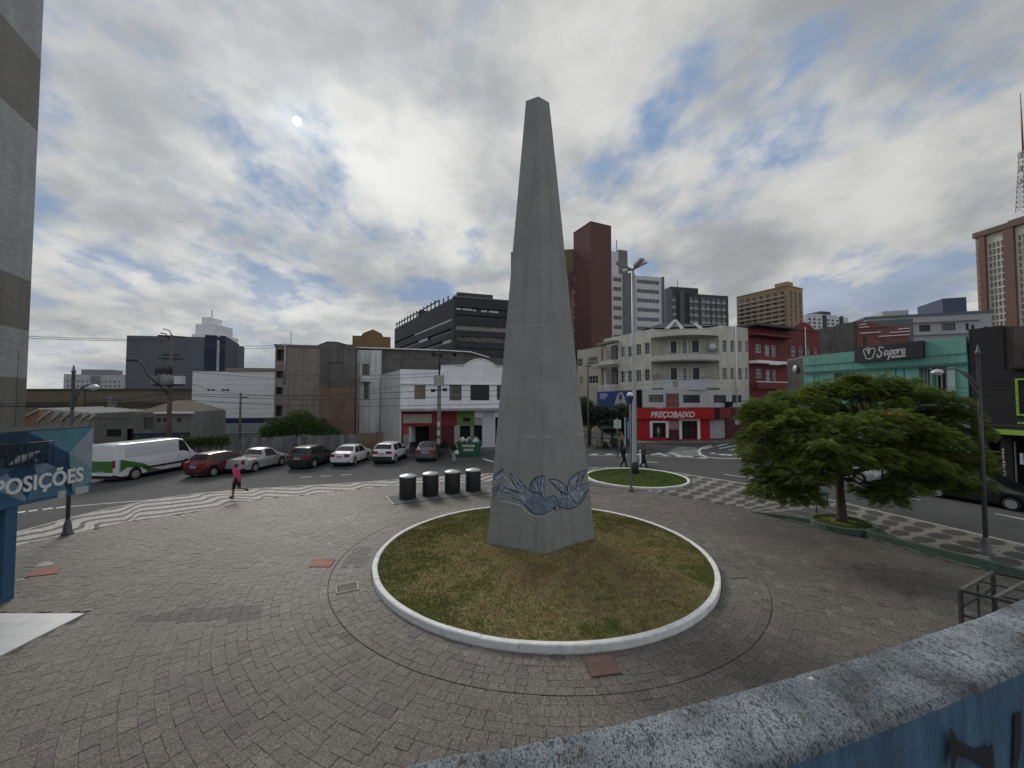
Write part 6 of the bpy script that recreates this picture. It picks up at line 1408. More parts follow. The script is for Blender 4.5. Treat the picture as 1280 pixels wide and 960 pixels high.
# pavements in front of those rows
slab('far_pavement', [XY(795, 44.5), XY(893, 44.6), Vector((24.9, 45.3)), Vector((31.5, 48.4)), Vector((44, 54)), Vector((44, 58)), Vector((24, 49)), Vector((15, 48.5)), Vector((10, 66)), Vector((6, 66)), Vector((10.6, 52))], ROAD_Z - .05, .03)
slab('right_pavement', [Vector((21.0, 33.2)), Vector((24.6, 21.8)), Vector((28.7, 9)), Vector((33., -4)), Vector((36, -4)), Vector((30.5, 14)), Vector((23.6, 33.6))], ROAD_Z - .05, .02)
slab('shop_pavement', [XY(470, 36.6), XY(652, 38.9), XY(652, 43), XY(470, 40.5)], ROAD_Z - .05, .01)
slab('fence_pavement', [Vector((-60, 13.4)), Vector((-38, 23.2)), Vector((-19.2, 31.5)), Vector((-13.2, 34.1)), Vector((-13.2, 39)), Vector((-22, 36.5)), Vector((-60, 20))], ROAD_Z - .05, .0)

# ================================================================== VEHICLES
tyre_m = mat('tyre_rubber', (.018, .018, .019), .85, .2, 6., .1, 60., obj=True); rim_m = mat('alloy', (.48, .485, .49), .4, .1, 6., 0, metal=.4, obj=True)
trim_m = mat('black_trim', (.018, .018, .02), .6, .2, 6., 0, obj=True); carglass = glassm('car_glass', (.012, .014, .016), .06, .4, .6)
red_l = mat('tail_red', (.24, .012, .014), .3, .1, 6., 0, obj=True); head_l = mat('headlight', (.62, .64, .66), .2, .1, 6., 0, obj=True); plate_m = mat('plate', (.42, .43, .45), .5, .1, 30., 0, obj=True); plate_b = mat('plate_band', (.02, .05, .22), .5, .1, 3., 0, obj=True)
def paint_m(name, col, metal=0., rough=.3): return mat('paint_' + name, col, rough + .1, .05, 2., 0, metal=metal, coat=.6, obj=True)
def interp(prof, x):
    for (a, b), (c, d) in zip(prof, prof[1:]):
        if x <= c: return b + (d - b) * max(0, min(1, (x - a) / (c - a + 1e-9)))
    return prof[-1][1]
def car(label, pos, head, spec, paint, name='parked_car', cat='car', group='cars parked nose in along the fence side of the road', ground=ROAD_Z, alloy=None):
    """local x runs from the tail (0) to the nose; built as body shell, glass, lights, wheels, mirrors, plates"""
    Ln, Wd, top, belt, axles, wr = spec['L'], spec['W'], spec['top'], spec['belt'], spec['axles'], spec['wr']
    root = thing(name, label, cat, (pos[0], pos[1], ground), R(90 - head), group)
    hw = Wd / 2; tum = spec.get('tumble', .34); zb0 = spec.get('zb', .24)
    def half(x):
        e = min(x, Ln - x) / .55
        return hw * (1 - .17 * max(0, 1 - e) ** 2)
    def bz(x): return interp(belt, x) if isinstance(belt, list) else belt
    def zbot(x):
        z = zb0 + max(0, .16 - min(x, Ln - x) * .5)
        for ax in axles:
            d = abs(x - ax); Rr = wr + .075
            if d < Rr: z = max(z, wr + math.sqrt(max(0, Rr*Rr - d*d)) )
        return z
    xs = {0., Ln} | {p[0] for p in top} | {Ln * k / 16 for k in range(17)}
    for ax in axles:
        for k in range(-5, 6): xs.add(ax + (wr + .075) * math.sin(math.pi / 2 * k / 5))
        xs |= {ax - wr - .08, ax + wr + .08}
    xs = sorted(x for x in xs if 0 <= x <= Ln); xs = [x for i, x in enumerate(xs) if i == 0 or x - xs[i-1] > .012]
    def sec(x):
        t = interp(top, x); b = min(bz(x), t - .03); h = half(x); zb = min(zbot(x), b - .12)
        if t > b + .12: ht = h - .04 - tum * (t - b)
        else: ht = h - .07
        mid = zb + (b - zb) * .5
        return [(0, zb), (h - .10, zb), (h - .025, zb + .015), (h, mid), (h - .01, b - (b - mid) * .35), (h - .035, b), (ht, t - min(.05, (t - b) * .4)), (ht - .07, t - .004), (ht * .5, t + .012), (0, t + .018)]
    S = [sec(x) for x in xs]; n = len(S[0]); mb = MB(); rows = []
    for x, s in zip(xs, S):
        rows.append([mb.vert((x, y, z)) for y, z in s] + [mb.vert((x, -y, z)) for y, z in s[1:-1][::-1]])
    m = len(rows[0])
    for a, b in zip(rows, rows[1:]):
        for k in range(m):
            q = [a[k], b[k], b[(k+1) % m], a[(k+1) % m]]; under = k == 0 or k == m - 1
            mb.idx(q, 1 if under else 0, not under)
    mb.idx(rows[0]); mb.idx(rows[-1][::-1])
    body = mb.build('body', [paint, trim_m], root)
    sm = body.modifiers.new('crease', 'EDGE_SPLIT'); sm.split_angle = R(38)
    mb = MB(); mb.box(.15, Ln - .15, -hw + .16, hw - .16, wr * .55, wr * 1.9 + .1); mb.build('underbody', trim_m, root)
    # glass laid on the shell
    def side_pane(x0, x1, sgn, t0=.10, t1=.93, rake0=0., rake1=0.):
        mb = MB(); N = 6; lo, hi = [], []
        for i in range(N + 1):
            for lst, t, rk0, rk1 in ((lo, t0, 0, 0), (hi, t1, rake0, rake1)):
                x = x0 + rk0 + (x1 + rk1 - x0 - rk0) * i / N; s = sec(x); (ya, za), (yb, zb) = s[5], s[6]
                lst.append(mb.vert((x, sgn * (ya + (yb - ya) * t + .009), za + (zb - za) * t + .004)))
        for i in range(N): mb.idx([lo[i], lo[i+1], hi[i+1], hi[i]] if sgn < 0 else [lo[i+1], lo[i], hi[i], hi[i+1]], 0, True)
        mb.build('side_window', carglass, root)
    for sgn in (1, -1):
        for w in spec['side']: side_pane(w[0], w[1], sgn, rake0=w[2], rake1=w[3])
    def top_pane(x0, x1, nm, fy=.93):
        mb = MB(); N = 5; rws = []
        for i in range(N + 1):
            x = x0 + (x1 - x0) * i / N; s = sec(x); yw = s[6][0] * fy; r_ = []
            for k in range(7):
                y = -yw + 2 * yw * k / 6; z = interp(sorted([(p[0], p[1]) for p in s[6:]]), abs(y)); r_.append(mb.vert((x, y, z + .010)))
            rws.append(r_)
        for a, b in zip(rws, rws[1:]):
            for k in range(6): mb.idx([a[k], b[k], b[k+1], a[k+1]], 0, True)
        mb.build(nm, carglass, root)
    if spec.get('wind'): top_pane(*spec['wind'], 'windscreen')
    if spec.get('rear'): top_pane(*spec['rear'], 'rear_window')
    def sbox(nm, mt, x0, x1, y0, y1, z0, z1, both=True):
        for sgn in ((1, -1) if both else (1,)):
            mb = MB(); a, b = sorted((y0 * sgn, y1 * sgn)); mb.box(x0, x1, a, b, z0, z1); mb.build(nm, mt, root)
    tz0, tz1 = spec['tail']; h0 = half(.02)
    sbox('tail_light', red_l, -.012, .16, h0 - spec.get('tw', .36), h0 + .012, tz0, tz1)
    hz0, hz1 = spec['headl']; h1 = half(Ln - .05); sbox('headlight', head_l, Ln - .20, Ln + .006, h1 - .40, h1 + .008, hz0, hz1)
    mb = MB(); mb.box(-.03, .05, -h0 + .10, h0 - .10, zb0 + .12, zb0 + .30); mb.build('rear_bumper', trim_m if spec.get('clad') else paint, root)
    mb = MB(); mb.box(Ln - .05, Ln + .02, -h1 + .35, h1 - .35, zb0 + .14, zb0 + .40); mb.build('grille', trim_m, root)
    mb = MB(); pz = spec.get('plate', .62); mb.box(-.042, -.03 + .03, -.21, .21, pz, pz + .13); pl = mb.build('number_plate', plate_m, root); mb = MB(); mb.box(-.046, -.043, -.2, .2, pz + .095, pz + .125); mb.build('plate_band', plate_b, pl)
    for sgn in (1, -1):
        mb = MB(); x = spec['mirror']; s = sec(x); y = s[5][0]; a, b = sorted((sgn * (y - .02), sgn * (y + .2))); mb.box(x - .06, x + .06, a, b, s[5][1] + .02, s[5][1] + .17); mb.build('mirror', trim_m if spec.get('clad') else paint, root)
        for xh in spec['handles']:
            s = sec(xh); mb = MB(); a, b = sorted((sgn * (s[4][0] - .01), sgn * (s[4][0] + .025))); mb.box(xh - .1, xh + .1, a, b, s[4][1] - .0, s[4][1] + .035); mb.build('door_handle', trim_m if spec.get('clad') else paint, root)
        for xd in spec.get('seams', ()):
            s = sec(xd); mb = MB()
            for (ya, za), (yb, zb) in zip(s[2:5], s[3:6]): mb.face([(xd - .006, sgn*(ya + .004), za), (xd + .006, sgn*(ya + .004), za), (xd + .006, sgn*(yb + .004), zb), (xd - .006, sgn*(yb + .004), zb)][::sgn])
            mb.build('door_seam', trim_m, root)
        if spec.get('clad'):
            mb = MB(); a, b = sorted((sgn * (hw - .04), sgn * (hw + .012))); mb.box(axles[0] + wr + .09, axles[1] - wr - .09, a, b, zb0 + .0, zb0 + .18); mb.build('sill_cladding', trim_m, root)
    for ax in axles:
        for sgn in (1, -1):
            mb = MB(); y0 = sgn * (hw - .11); mb.lathe([(wr * .62, -.10), (wr * .95, -.10), (wr, -.06), (wr, .06), (wr * .95, .10), (wr * .62, .10)], 22, 0, (ax, y0, wr), 'y'); w = mb.build('wheel', tyre_m, root)
            mb = MB(); yo = y0 + sgn * .104
            mb.lathe([(wr * .64, -.01), (wr * .64, .012), (wr * .55, .012), (wr * .54, -.01)], 22, 0, (ax, yo, wr), 'y')
            for k in range(5):
                a = 2 * math.pi * k / 5 + .3; mb.M = Matrix.Translation((ax, yo, wr)) @ Matrix.Rotation(a, 4, 'Y'); mb.box(.0, wr * .58, -.008, .010, -wr * .10, wr * .10)
            mb.M = None; mb.lathe([(wr * .2, -.012), (wr * .2, .016), (.01, .018)], 12, 0, (ax, yo, wr), 'y'); mb.build('rim', alloy or rim_m, w)
            mb = MB(); mb.lathe([(wr * .62, -.02), (.01, -.02)] if sgn > 0 else [(.01, .02), (wr * .62, .02)], 18, 0, (ax, y0 + sgn * .081, wr), 'y'); mb.build('brake_disc', trim_m, w)
    return root
HATCH = dict(L=4.05, W=1.72, belt=[(0, .88), (2.4, .86), (4.05, .78)], top=[(0, .80), (.05, .98), (.22, 1.10), (.62, 1.44), (1.0, 1.50), (1.9, 1.51), (2.35, 1.44), (3.15, .96), (3.7, .84), (3.97, .72), (4.05, .58)],
    axles=(.68, 3.22), wr=.30, side=[(.62, 1.35, .12, 0.), (1.43, 2.66, 0., -.34)], wind=(2.44, 3.06), rear=(.25, .60), tail=(.74, 1.0), headl=(.58, .74), mirror=2.62, handles=(1.25, 2.05), seams=(1.38, 2.62), plate=.66)
SUVS = dict(L=4.2, W=1.76, belt=[(0, 1.0), (4.2, .92)], top=[(0, .72), (.04, .98), (.16, 1.14), (.52, 1.50), (.8, 1.56), (2.0, 1.575), (2.4, 1.51), (3.1, 1.08), (3.7, .99), (4.08, .86), (4.2, .66)],
    axles=(.78, 3.40), wr=.335, side=[(.55, 1.38, .14, 0.), (1.46, 2.62, 0., -.30)], wind=(2.48, 3.03), rear=(.18, .50), tail=(.82, 1.02), tw=.42, headl=(.68, .84), mirror=2.6, handles=(1.3, 2.1), seams=(1.42, 2.62), clad=True, plate=.76, zb=.28)
SEDAN = dict(L=4.35, W=1.70, belt=[(0, .93), (4.35, .80)], top=[(0, .74), (.05, .98), (.55, 1.02), (.72, 1.06), (1.22, 1.40), (1.6, 1.465), (2.2, 1.47), (2.6, 1.40), (3.35, .98), (3.95, .87), (4.26, .74), (4.35, .58)],
    axles=(.88, 3.40), wr=.30, side=[(1.0, 1.72, .26, 0.), (1.80, 2.92, 0., -.34)], wind=(2.66, 3.28), rear=(.76, 1.20), tail=(.74, .95), tw=.34, headl=(.58, .74), mirror=2.86, handles=(1.62, 2.45), seams=(1.76, 2.9), plate=.70)
PICKUP = dict(L=4.45, W=1.70, belt=[(0, .93), (4.45, .84)], top=[(0, .60), (.03, .96), (1.62, .97), (1.70, 1.02), (1.86, 1.44), (2.1, 1.51), (2.6, 1.51), (2.9, 1.43), (3.55, 1.0), (4.0, .90), (4.36, .78), (4.45, .6)],
    axles=(.95, 3.66), wr=.31, side=[(2.02, 3.16, .0, -.36)], wind=(2.96, 3.48), rear=(1.72, 1.85), tail=(.66, .92), tw=.16, headl=(.6, .78), mirror=3.1, handles=(2.2,), seams=(1.95, 3.15), plate=.46)
VAN = dict(L=5.75, W=2.02, belt=[(0, 1.42), (4.4, 1.34), (5.75, 1.05)], top=[(0, 1.0), (.02, 2.22), (.12, 2.31), (4.1, 2.32), (4.5, 2.22), (5.15, 1.40), (5.5, 1.16), (5.7, .98), (5.75, .74)], tumble=.09,
    axles=(1.15, 4.7), wr=.35, side=[(4.12, 5.0, .0, -.40)], wind=(4.55, 5.1), rear=None, tail=(.9, 1.35), tw=.12, headl=(.86, 1.08), mirror=4.95, handles=(4.2, 2.9), seams=(3.05, 4.05, 5.0), plate=.58, zb=.32)
def parked():
    def P(px, py): return g(px, py, ROAD_Z)
    H = lambda p, h, spec: p                                     # tail centre point on the ground
    v = P(126, 604); van = car('long white panel van with green lower panels beside the blue hall', v, 5, VAN, paint_m('white', (.66, .67, .69)), 'panel_van', 'van')
    w = VAN['W'] / 2
    gp_, wpm = mat('van_green', (.045, .15, .035), .4, .1, 4., 0, obj=True), mat('van_grey', (.55, .56, .58), .4, .1, 4., 0, obj=True)
    for sgn in (-1,):
        y = sgn * (w + .006)
        def vp(nm, m, poly, lift=0.):
            mb = MB()
            for (x, z) in poly: pass
            mb.face([(x, y + sgn * lift - sgn * max(0, (z - 1.42)) * .095 + (-sgn * .035 if z > 1.40 else 0), z) for x, z in poly]); mb.build(nm, m, van)
        vp('green_panel', gp_, [(.22, .62), (.62, .86), (2.15, .62), (1.62, .95), (.22, 1.40)]); vp('grey_panel', wpm, [(.55, 1.47), (3.0, 1.47), (3.0, 2.02), (.55, 2.02)], .004); vp('grey_panel', wpm, [(3.1, 1.47), (4.0, 1.47), (4.0, 2.02), (3.1, 2.02)], .004)
        vp('green_panel', gp_, [(1.9, .36), (2.9, .36), (2.1, .58), (1.75, .58)])
        mb = MB(); mb.box(1.6, 4.5, y - .02, y + .02, .60, .72); mb.build('rubbing_strip', trim_m, van)
        lt = mat('van_letter', (.10, .11, .13), .5, .1, 4., 0, obj=True); text('PARANÁ', .30, lt, van, frame_M((.72, y - .012 + .10, 1.66), (1, 0, -0.), (0, .095, 1)), 'van_lettering', bold=.006, extr=.002, sx=1.02)
        for k, (x0, x1) in enumerate(((3.28, 4.08), (3.42, 3.92))): mb = MB(); z = 1.80 - k * .14; mb.box(x0, x1, y + .085 - (0), y + .09, z, z + .045); mb.build('small_print', lt, van)
        mb = MB(); mb.face([(2.0, y + .075, 1.72), (2.16, y + .075, 1.66), (2.3, y + .075, 1.78), (2.2, y + .085, 1.92), (2.05, y + .082, 1.9)]); mb.build('van_emblem', lt, van)
    mb = MB(); mb.face([(-.006, -w + .24, .62), (-.006, w - .24, .62), (-.006, w - .24, 1.3), (-.006, -w + .24, 1.3)][::-1]); mb.build('rear_green', gp_, van)
    car('dark red hatchback half hidden between the white van and the silver pickup', P(241, 598), 8, HATCH, paint_m('red', (.10, .010, .016), .3))
    pk = car('silver pickup with an open cargo bed between the dark red hatchback and a black car', P(292, 593), 6, PICKUP, paint_m('silver', (.42, .43, .44), .35), 'parked_pickup', 'pickup truck')
    mb = MB(); mb.box(.08, 1.58, -.72, .72, .62, .985); mb.build('cargo_bed', trim_m, pk)
    dk = car('black sport utility car between the silver pickup and the white sedan', P(371, 587.6), 2, dict(SUVS, L=4.3), paint_m('black', (.018, .018, .022), .3))
    car('white sedan second from the grey car with open doors', P(424, 583.8), 2, SEDAN, paint_m('white', (.66, .67, .69)))
    ws = car('white sport utility car parked next to the grey car with open doors', P(477, 580.8), 3, SUVS, paint_m('white', (.66, .67, .69)))
    mb = MB(); mb.box(-.05, .04, -.78, .78, .30, .62); mb.build('lower_bumper', trim_m, ws)
    gc = car('grey sedan with its doors open beside a dark haired person', P(531, 577.8), -4, SEDAN, paint_m('grey', (.13, .125, .13), .5))
    for s, x in ((1, 2.92), (-1, 2.92), (-1, 1.78)):              # open doors
        mb = MB(); a = R(62) * s; mb.M = Matrix.Translation((x, s * .84, 0)) @ Matrix.Rotation(-a, 4, 'Z')
        mb.box(-1.0, 0, -.03, .03, .34, .90); d = mb.build('open_door', MATS['paint_grey'], gc)
        mb2 = MB(); mb2.M = mb.M; mb2.extr([(-.95, .905), (-.03, .905), (-.38, 1.36), (-.90, 1.36)], -.012, .012); mb2.build('door_glass', carglass, d)
    # right hand street
    grp = 'cars parked along the restaurant side'
    rh = -17.5                                                    # nose towards the viewer
    for lb, q, sp, pt in (('black hatchback with bright alloy wheels before the black shop front', Vector((22.55, 21.6)), HATCH, paint_m('gloss_black', (.012, .012, .014), .2, .2)),
                               ('silver grey car partly hidden behind the spreading tree', Vector((20.7, 27.4)), HATCH, paint_m('silver', (.42, .43, .44), .35))):
        car(lb, q, 180 + rh, sp, pt, group=grp)
    car('dark grey car by the kerb left of the spreading tree crown', Vector((31.6, 47.0)), 66, HATCH, paint_m('graphite', (.05, .05, .055), .4), group=None)
parked()

# ================================================================== PEOPLE
def person(label, pos, face_dir, h, J, cols, group=None, hair=(.02, .015, .012), extras=None, hair_len=0.):
    """one continuous remeshed body; J gives the limb joints (x forward, y left, z up) as fractions of the height"""
    caps = []                                                     # (p, q, r0, r1, tag)
    V = lambda t: Vector(t) * h
    def c(p, q, r0, r1, tagname): caps.append((V(p), V(q), r0 * h, r1 * h, tagname))
    hd = J['head']; nk = J['neck']; pv = J['pelvis']
    c(pv, (nk[0]*.6 + pv[0]*.4, 0, pv[2] + (nk[2]-pv[2])*.55), .082, .088, 'shirt'); c((nk[0]*.6 + pv[0]*.4, 0, pv[2] + (nk[2]-pv[2])*.55), (nk[0], 0, nk[2] - .045), .088, .07, 'shirt')
    c((nk[0], -.085, nk[2] - .045), (nk[0], .085, nk[2] - .045), .048, .048, 'shirt'); c((nk[0], 0, nk[2] - .03), hd, .032, .034, 'skin')
    c((pv[0], -.04, pv[2]), (pv[0], .04, pv[2]), .075, .075, 'legs')
    hv = Vector(hd); c(hv, hv + Vector((.004, 0, .038)), .047, .052, 'skin'); c(hv + Vector((.012, 0, -.022)), hv + Vector((.022, 0, -.012)), .036, .036, 'skin'); c(hv + Vector((.05, 0, .008)), hv + Vector((.06, 0, -.004)), .008, .011, 'skin')
    for s in (-1, 1): c(hv + Vector((0, s*.05, .012)), hv + Vector((-.004, s*.054, .03)), .008, .009, 'skin')
    for s, key in ((1, 'L'), (-1, 'R')):
        sh = Vector((nk[0], s*.105, nk[2] - .05)); el, wr_, = Vector(J['elbow' + key]), Vector(J['wrist' + key])
        sl = J.get('sleeve', .55); c(sh, sh.lerp(el, sl), .034, .031, 'shirt'); c(sh.lerp(el, sl), el, .030, .025, 'shirt' if sl >= 1 else 'skin'); c(el, wr_, .024, .017, 'shirt' if J.get('long') else 'skin')
        d = (wr_ - el).normalized(); side = Vector((0, 0, 1)).cross(d); side = side.normalized() if side.length > .1 else Vector((1, 0, 0)); pm = wr_ + d * .045
        c(wr_, pm, .016, .021, 'skin')
        for k in range(4):
            b0 = pm + side * (.013 * (k - 1.5)); ln = (.030, .038, .035, .026)[k]; k1 = b0 + d * ln * .6 + Vector((0, 0, -.004)); c(b0, k1, .0062, .006, 'skin'); c(k1, k1 + d * ln * .4 + Vector((0, 0, -.010)), .006, .0052, 'skin')
        tb = wr_ + d * .018 - side * .014; c(tb, tb - side * .018 + d * .014, .007, .0065, 'skin'); c(tb - side * .018 + d * .014, tb - side * .020 + d * .032, .0065, .0055, 'skin')
        hp, kn, an, toe = Vector((pv[0], s*.05, pv[2] - .01)), Vector(J['knee' + key]), Vector(J['ankle' + key]), Vector(J['toe' + key])
        cut = J.get('shorts')
        c(hp, kn, .062, .042, 'legs'); 
        if cut: c(kn, kn.lerp(an, .3), .040, .038, 'skin'); c(kn.lerp(an, .3), an, .037, .022, 'skin')
        else: c(kn, kn.lerp(an, .35), .042, .040, 'legs'); c(kn.lerp(an, .35), an, .040, .028, 'legs')
        dz = (toe - an); heel = an - Vector((dz.x, dz.y, 0)).normalized() * .02 if dz.length > 0 else an; c(heel + Vector((0, 0, -.012)), an.lerp(toe, .5), .025, .026, 'shoe'); c(an.lerp(toe, .5), toe, .026, .018, 'shoe')
    mb = MB()
    for p, q, r0, r1, t in caps:
        d = q - p; L = d.length
        if L < 1e-5: continue
        ax = d / L; a = ax.cross(Vector((0, 0, 1)) if abs(ax.z) < .9 else Vector((1, 0, 0))).normalized(); b = ax.cross(a); N = 12; rings = []
        prof = [(-r0 * math.cos(t2), r0 * math.sin(t2)) for t2 in (.02, .5, 1.0)] + [(0, r0), (L, r1)] + [(L + r1 * math.sin(t2), r1 * math.cos(t2)) for t2 in (.5, 1.0, 1.55)]
        for z, r_ in prof: rings.append([mb.vert(p + ax * z + (a * math.cos(2*math.pi*k/N) + b * math.sin(2*math.pi*k/N)) * r_) for k in range(N)])
        for i in range(len(rings) - 1):
            for k in range(N): mb.idx([rings[i][k], rings[i][(k+1) % N], rings[i+1][(k+1) % N], rings[i+1][k]])
        mb.idx(rings[0][::-1]); mb.idx(rings[-1])
    me = mb.mesh('person', []); o = link('person', me); md = o.modifiers.new('skin', 'REMESH'); md.mode = 'VOXEL'; md.voxel_size = .0115; sm = o.modifiers.new('soft', 'SMOOTH'); sm.iterations = 2; sm.factor = .5
    dg = bpy.context.evaluated_depsgraph_get(); me2 = bpy.data.meshes.new_from_object(o.evaluated_get(dg)); bpy.data.objects.remove(o)
    names = ['skin', 'shirt', 'legs', 'shoe']; me2.materials.clear()
    for k in names: me2.materials.append(cols[k])
    cen = np.empty(len(me2.polygons) * 3); me2.polygons.foreach_get('center', cen); cen = cen.reshape(-1, 3); best = np.full(len(cen), 1e9); idx = np.zeros(len(cen), int)
    for p, q, r0, r1, t in caps:
        p_, d_ = np.array(p), np.array(q - p); L2 = d_ @ d_ + 1e-9; tt = np.clip(((cen - p_) @ d_) / L2, 0, 1); dist = np.linalg.norm(cen - p_ - tt[:, None] * d_, axis=1) - (r0 + (r1 - r0) * tt); k = dist < best; best[k] = dist[k]; idx[k] = names.index(t)
    me2.polygons.foreach_set('material_index', idx.astype(np.int32)); me2.polygons.foreach_set('use_smooth', [True] * len(cen)); me2.name = 'person'; me2.update()
    root = tag(link('person', me2, None, pos, face_dir), label, 'person', group)
    hm = mat('hair_%02d%02d' % (int(hair[0]*100), int(hair[1]*100)), hair, .7, .3, 30., .3, 90., obj=True); mb = MB(); H = hv * h; N, K = 14, 7; rings = []
    for i in range(K + 1):
        t = math.pi * .62 * i / K; ring = []
        for k in range(N):
            a = 2*math.pi*k/N; fr = math.cos(a); tt = t * (.66 if fr > .3 else 1.) if hair_len == 0 else t * (.66 if fr > .4 else 1.25); r_ = .0585 * h * (1 + .03 * math.sin(5*a + i))
            z = math.cos(tt) * r_ * 1.05 - (hair_len * h * max(0, (i - 4) / 3.) * (fr < .4)); ring.append(mb.vert(H + Vector((math.sin(tt) * r_ * math.cos(a) - .004*h, math.sin(tt) * r_ * math.sin(a) * .94, .034*h + z))))
        rings.append(ring)
    for i in range(K):
        for k in range(N): mb.idx([rings[i][k], rings[i+1][k], rings[i+1][(k+1) % N], rings[i][(k+1) % N]], 0, True)
    mb.build('hair', hm, root)
    for s in (1, -1):
        mb = MB(); e = H + Vector((.0485, s * .02, .018)) * h; mb.lathe([(.001, -.004*h), (.0055*h, 0), (.001, .004*h)], 8, 0, tuple(e)); mb.build('eye', trim_m, root)
    if extras: extras(root, h)
    return root
def cloth(name, c): return mat('cloth_' + name, c, .9, .18, 12., .2, 60., obj=True)
skin = mat('skin', (.36, .20, .14), .6, .1, 12., 0, obj=True); skin_d = mat('skin_tan', (.24, .13, .09), .6, .1, 12., 0, obj=True); shoe = cloth('shoe', (.015, .015, .017))
WALK = dict(head=(.015, 0, .905), neck=(.01, 0, .845), pelvis=(0, 0, .52), elbowL=(-.06, .14, .66), wristL=(-.02, .15, .54), elbowR=(.03, -.145, .66), wristR=(.13, -.14, .58), kneeL=(.10, .05, .28), ankleL=(.15, .05, .045), toeL=(.24, .055, .025), kneeR=(-.02, -.05, .29), ankleR=(-.17, -.05, .11), toeR=(-.12, -.055, .03))
STAND = dict(head=(.01, 0, .905), neck=(0, 0, .845), pelvis=(0, 0, .52), elbowL=(-.01, .15, .66), wristL=(.04, .15, .53), elbowR=(-.01, -.15, .66), wristR=(.06, -.14, .54), kneeL=(.01, .05, .28), ankleL=(0, .055, .045), toeL=(.09, .07, .02), kneeR=(.015, -.05, .28), ankleR=(0, -.055, .045), toeR=(.09, -.07, .02))
def people():
    p = g(295.5, 622.5)
    J = dict(WALK, shorts=True, sleeve=.7, head=(.03, 0, .905), neck=(.02, 0, .845), elbowR=(.10, -.13, .67), wristR=(.23, -.12, .60), kneeL=(.06, .05, .28), ankleL=(.075, .05, .045), toeL=(.165, .055, .022), kneeR=(-.05, -.05, .29), ankleR=(-.25, -.05, .26), toeR=(-.31, -.055, .20))
    def bag(root, h):
        pass
    person('person in a pink shirt and black shorts striding left along the wave mosaic', (p.x, p.y, .004), R(176), 1.72, J, dict(skin=skin_d, shirt=cloth('pink', (.56, .06, .17)), legs=cloth('black', (.012, .012, .013)), shoe=shoe), hair=(.05, .035, .03))
    p = g(567, 578.2, ROAD_Z)
    def sack(root, h):
        mb = MB(); mb.lathe([(.03, 0), (.15, .06), (.17, .2), (.10, .34), (.04, .38)], 12, 0, (.06, -.28, .62)); mb.build('white_bag', mat('bag_white', (.6, .6, .62), .7, .1, 8., .4, 20., obj=True), root)
    person('person with long dark hair and pale jeans holding a white bag by the grey car', (p.x, p.y, ROAD_Z), R(60), 1.66, dict(STAND, long=True, sleeve=1.), dict(skin=skin, shirt=cloth('black', (.012, .012, .013)), legs=cloth('pale_jeans', (.34, .36, .42)), shoe=shoe), extras=sack, hair_len=.12)
    p = g(779.5, 584.5, ROAD_Z); person('person in black walking left of the floodlight mast', (p.x, p.y, ROAD_Z), R(8), 1.74, dict(WALK, long=True, sleeve=1.), dict(skin=skin_d, shirt=cloth('black', (.012, .012, .013)), legs=cloth('black', (.012, .012, .013)), shoe=shoe))
    p = g(804.5, 584.5, ROAD_Z); person('person in a dark top walking right of the floodlight mast', (p.x, p.y, ROAD_Z), R(4), 1.70, dict(WALK, sleeve=1., head=(.03, 0, .905)), dict(skin=skin_d, shirt=cloth('slate', (.05, .055, .065)), legs=cloth('dark_jeans', (.02, .022, .03)), shoe=shoe))
    p = g(823, 551, .03); person('person in a pale top standing at the red shop door', (p.x, p.y, .03), R(150), 1.72, STAND, dict(skin=skin, shirt=cloth('pale', (.38, .37, .37)), legs=cloth('grey', (.11, .11, .12)), shoe=shoe))
    p = g(777.5, 561, ROAD_Z)
    person('person in an ochre top beside the vendor cart', (p.x, p.y, ROAD_Z), R(200), 1.66, STAND, dict(skin=skin, shirt=cloth('ochre', (.33, .22, .10)), legs=cloth('dark_jeans', (.02, .022, .03)), shoe=shoe))
people()

# ================================================================== PLANTS
def leaf_mat(name, c0, c1, trans=.25):
    m = bpy.data.materials.new(name); m.use_nodes = True; t = NT(m.node_tree)
    g_ = t.n('ShaderNodeNewGeometry'); a = t.noise(g_.outputs['Position'], 1.3, 4, .6).outputs[0]
    f = t.m('ADD', t.m('MULTIPLY', g_.outputs['Random Per Island'], .55), t.m('MULTIPLY', t.sm(a, .3, .7), .45))
    col = t.mix(f, c0, c1); bs = t.n('ShaderNodeBsdfPrincipled', {'Base Color': col, 'Roughness': .6, 'Specular IOR Level': .25})
    tr = t.n('ShaderNodeBsdfTranslucent', {'Color': t.mix(1., col, (1.3, 1.4, .6), 'MULTIPLY')}); mx = t.n('ShaderNodeMixShader', {0: trans, 1: bs.outputs[0], 2: tr.outputs[0]}); t.n('ShaderNodeOutputMaterial', {0: mx.outputs[0]}); return m
def leaf_mesh(name, tris, m, parent=None, loc=(0, 0, 0)):
    """tris: (n,4,3) quads"""
    q = np.asarray(tris, dtype=np.float32); n = len(q); me = bpy.data.meshes.new(name); me.vertices.add(4*n); me.loops.add(4*n); me.polygons.add(n)
    me.vertices.foreach_set('co', q.reshape(-1)); me.loops.foreach_set('vertex_index', np.arange(4*n, dtype=np.int32)); me.polygons.foreach_set('loop_start', np.arange(0, 4*n, 4, dtype=np.int32)); me.materials.append(m); me.update(); me.validate()
    return link(name, me, parent, loc)
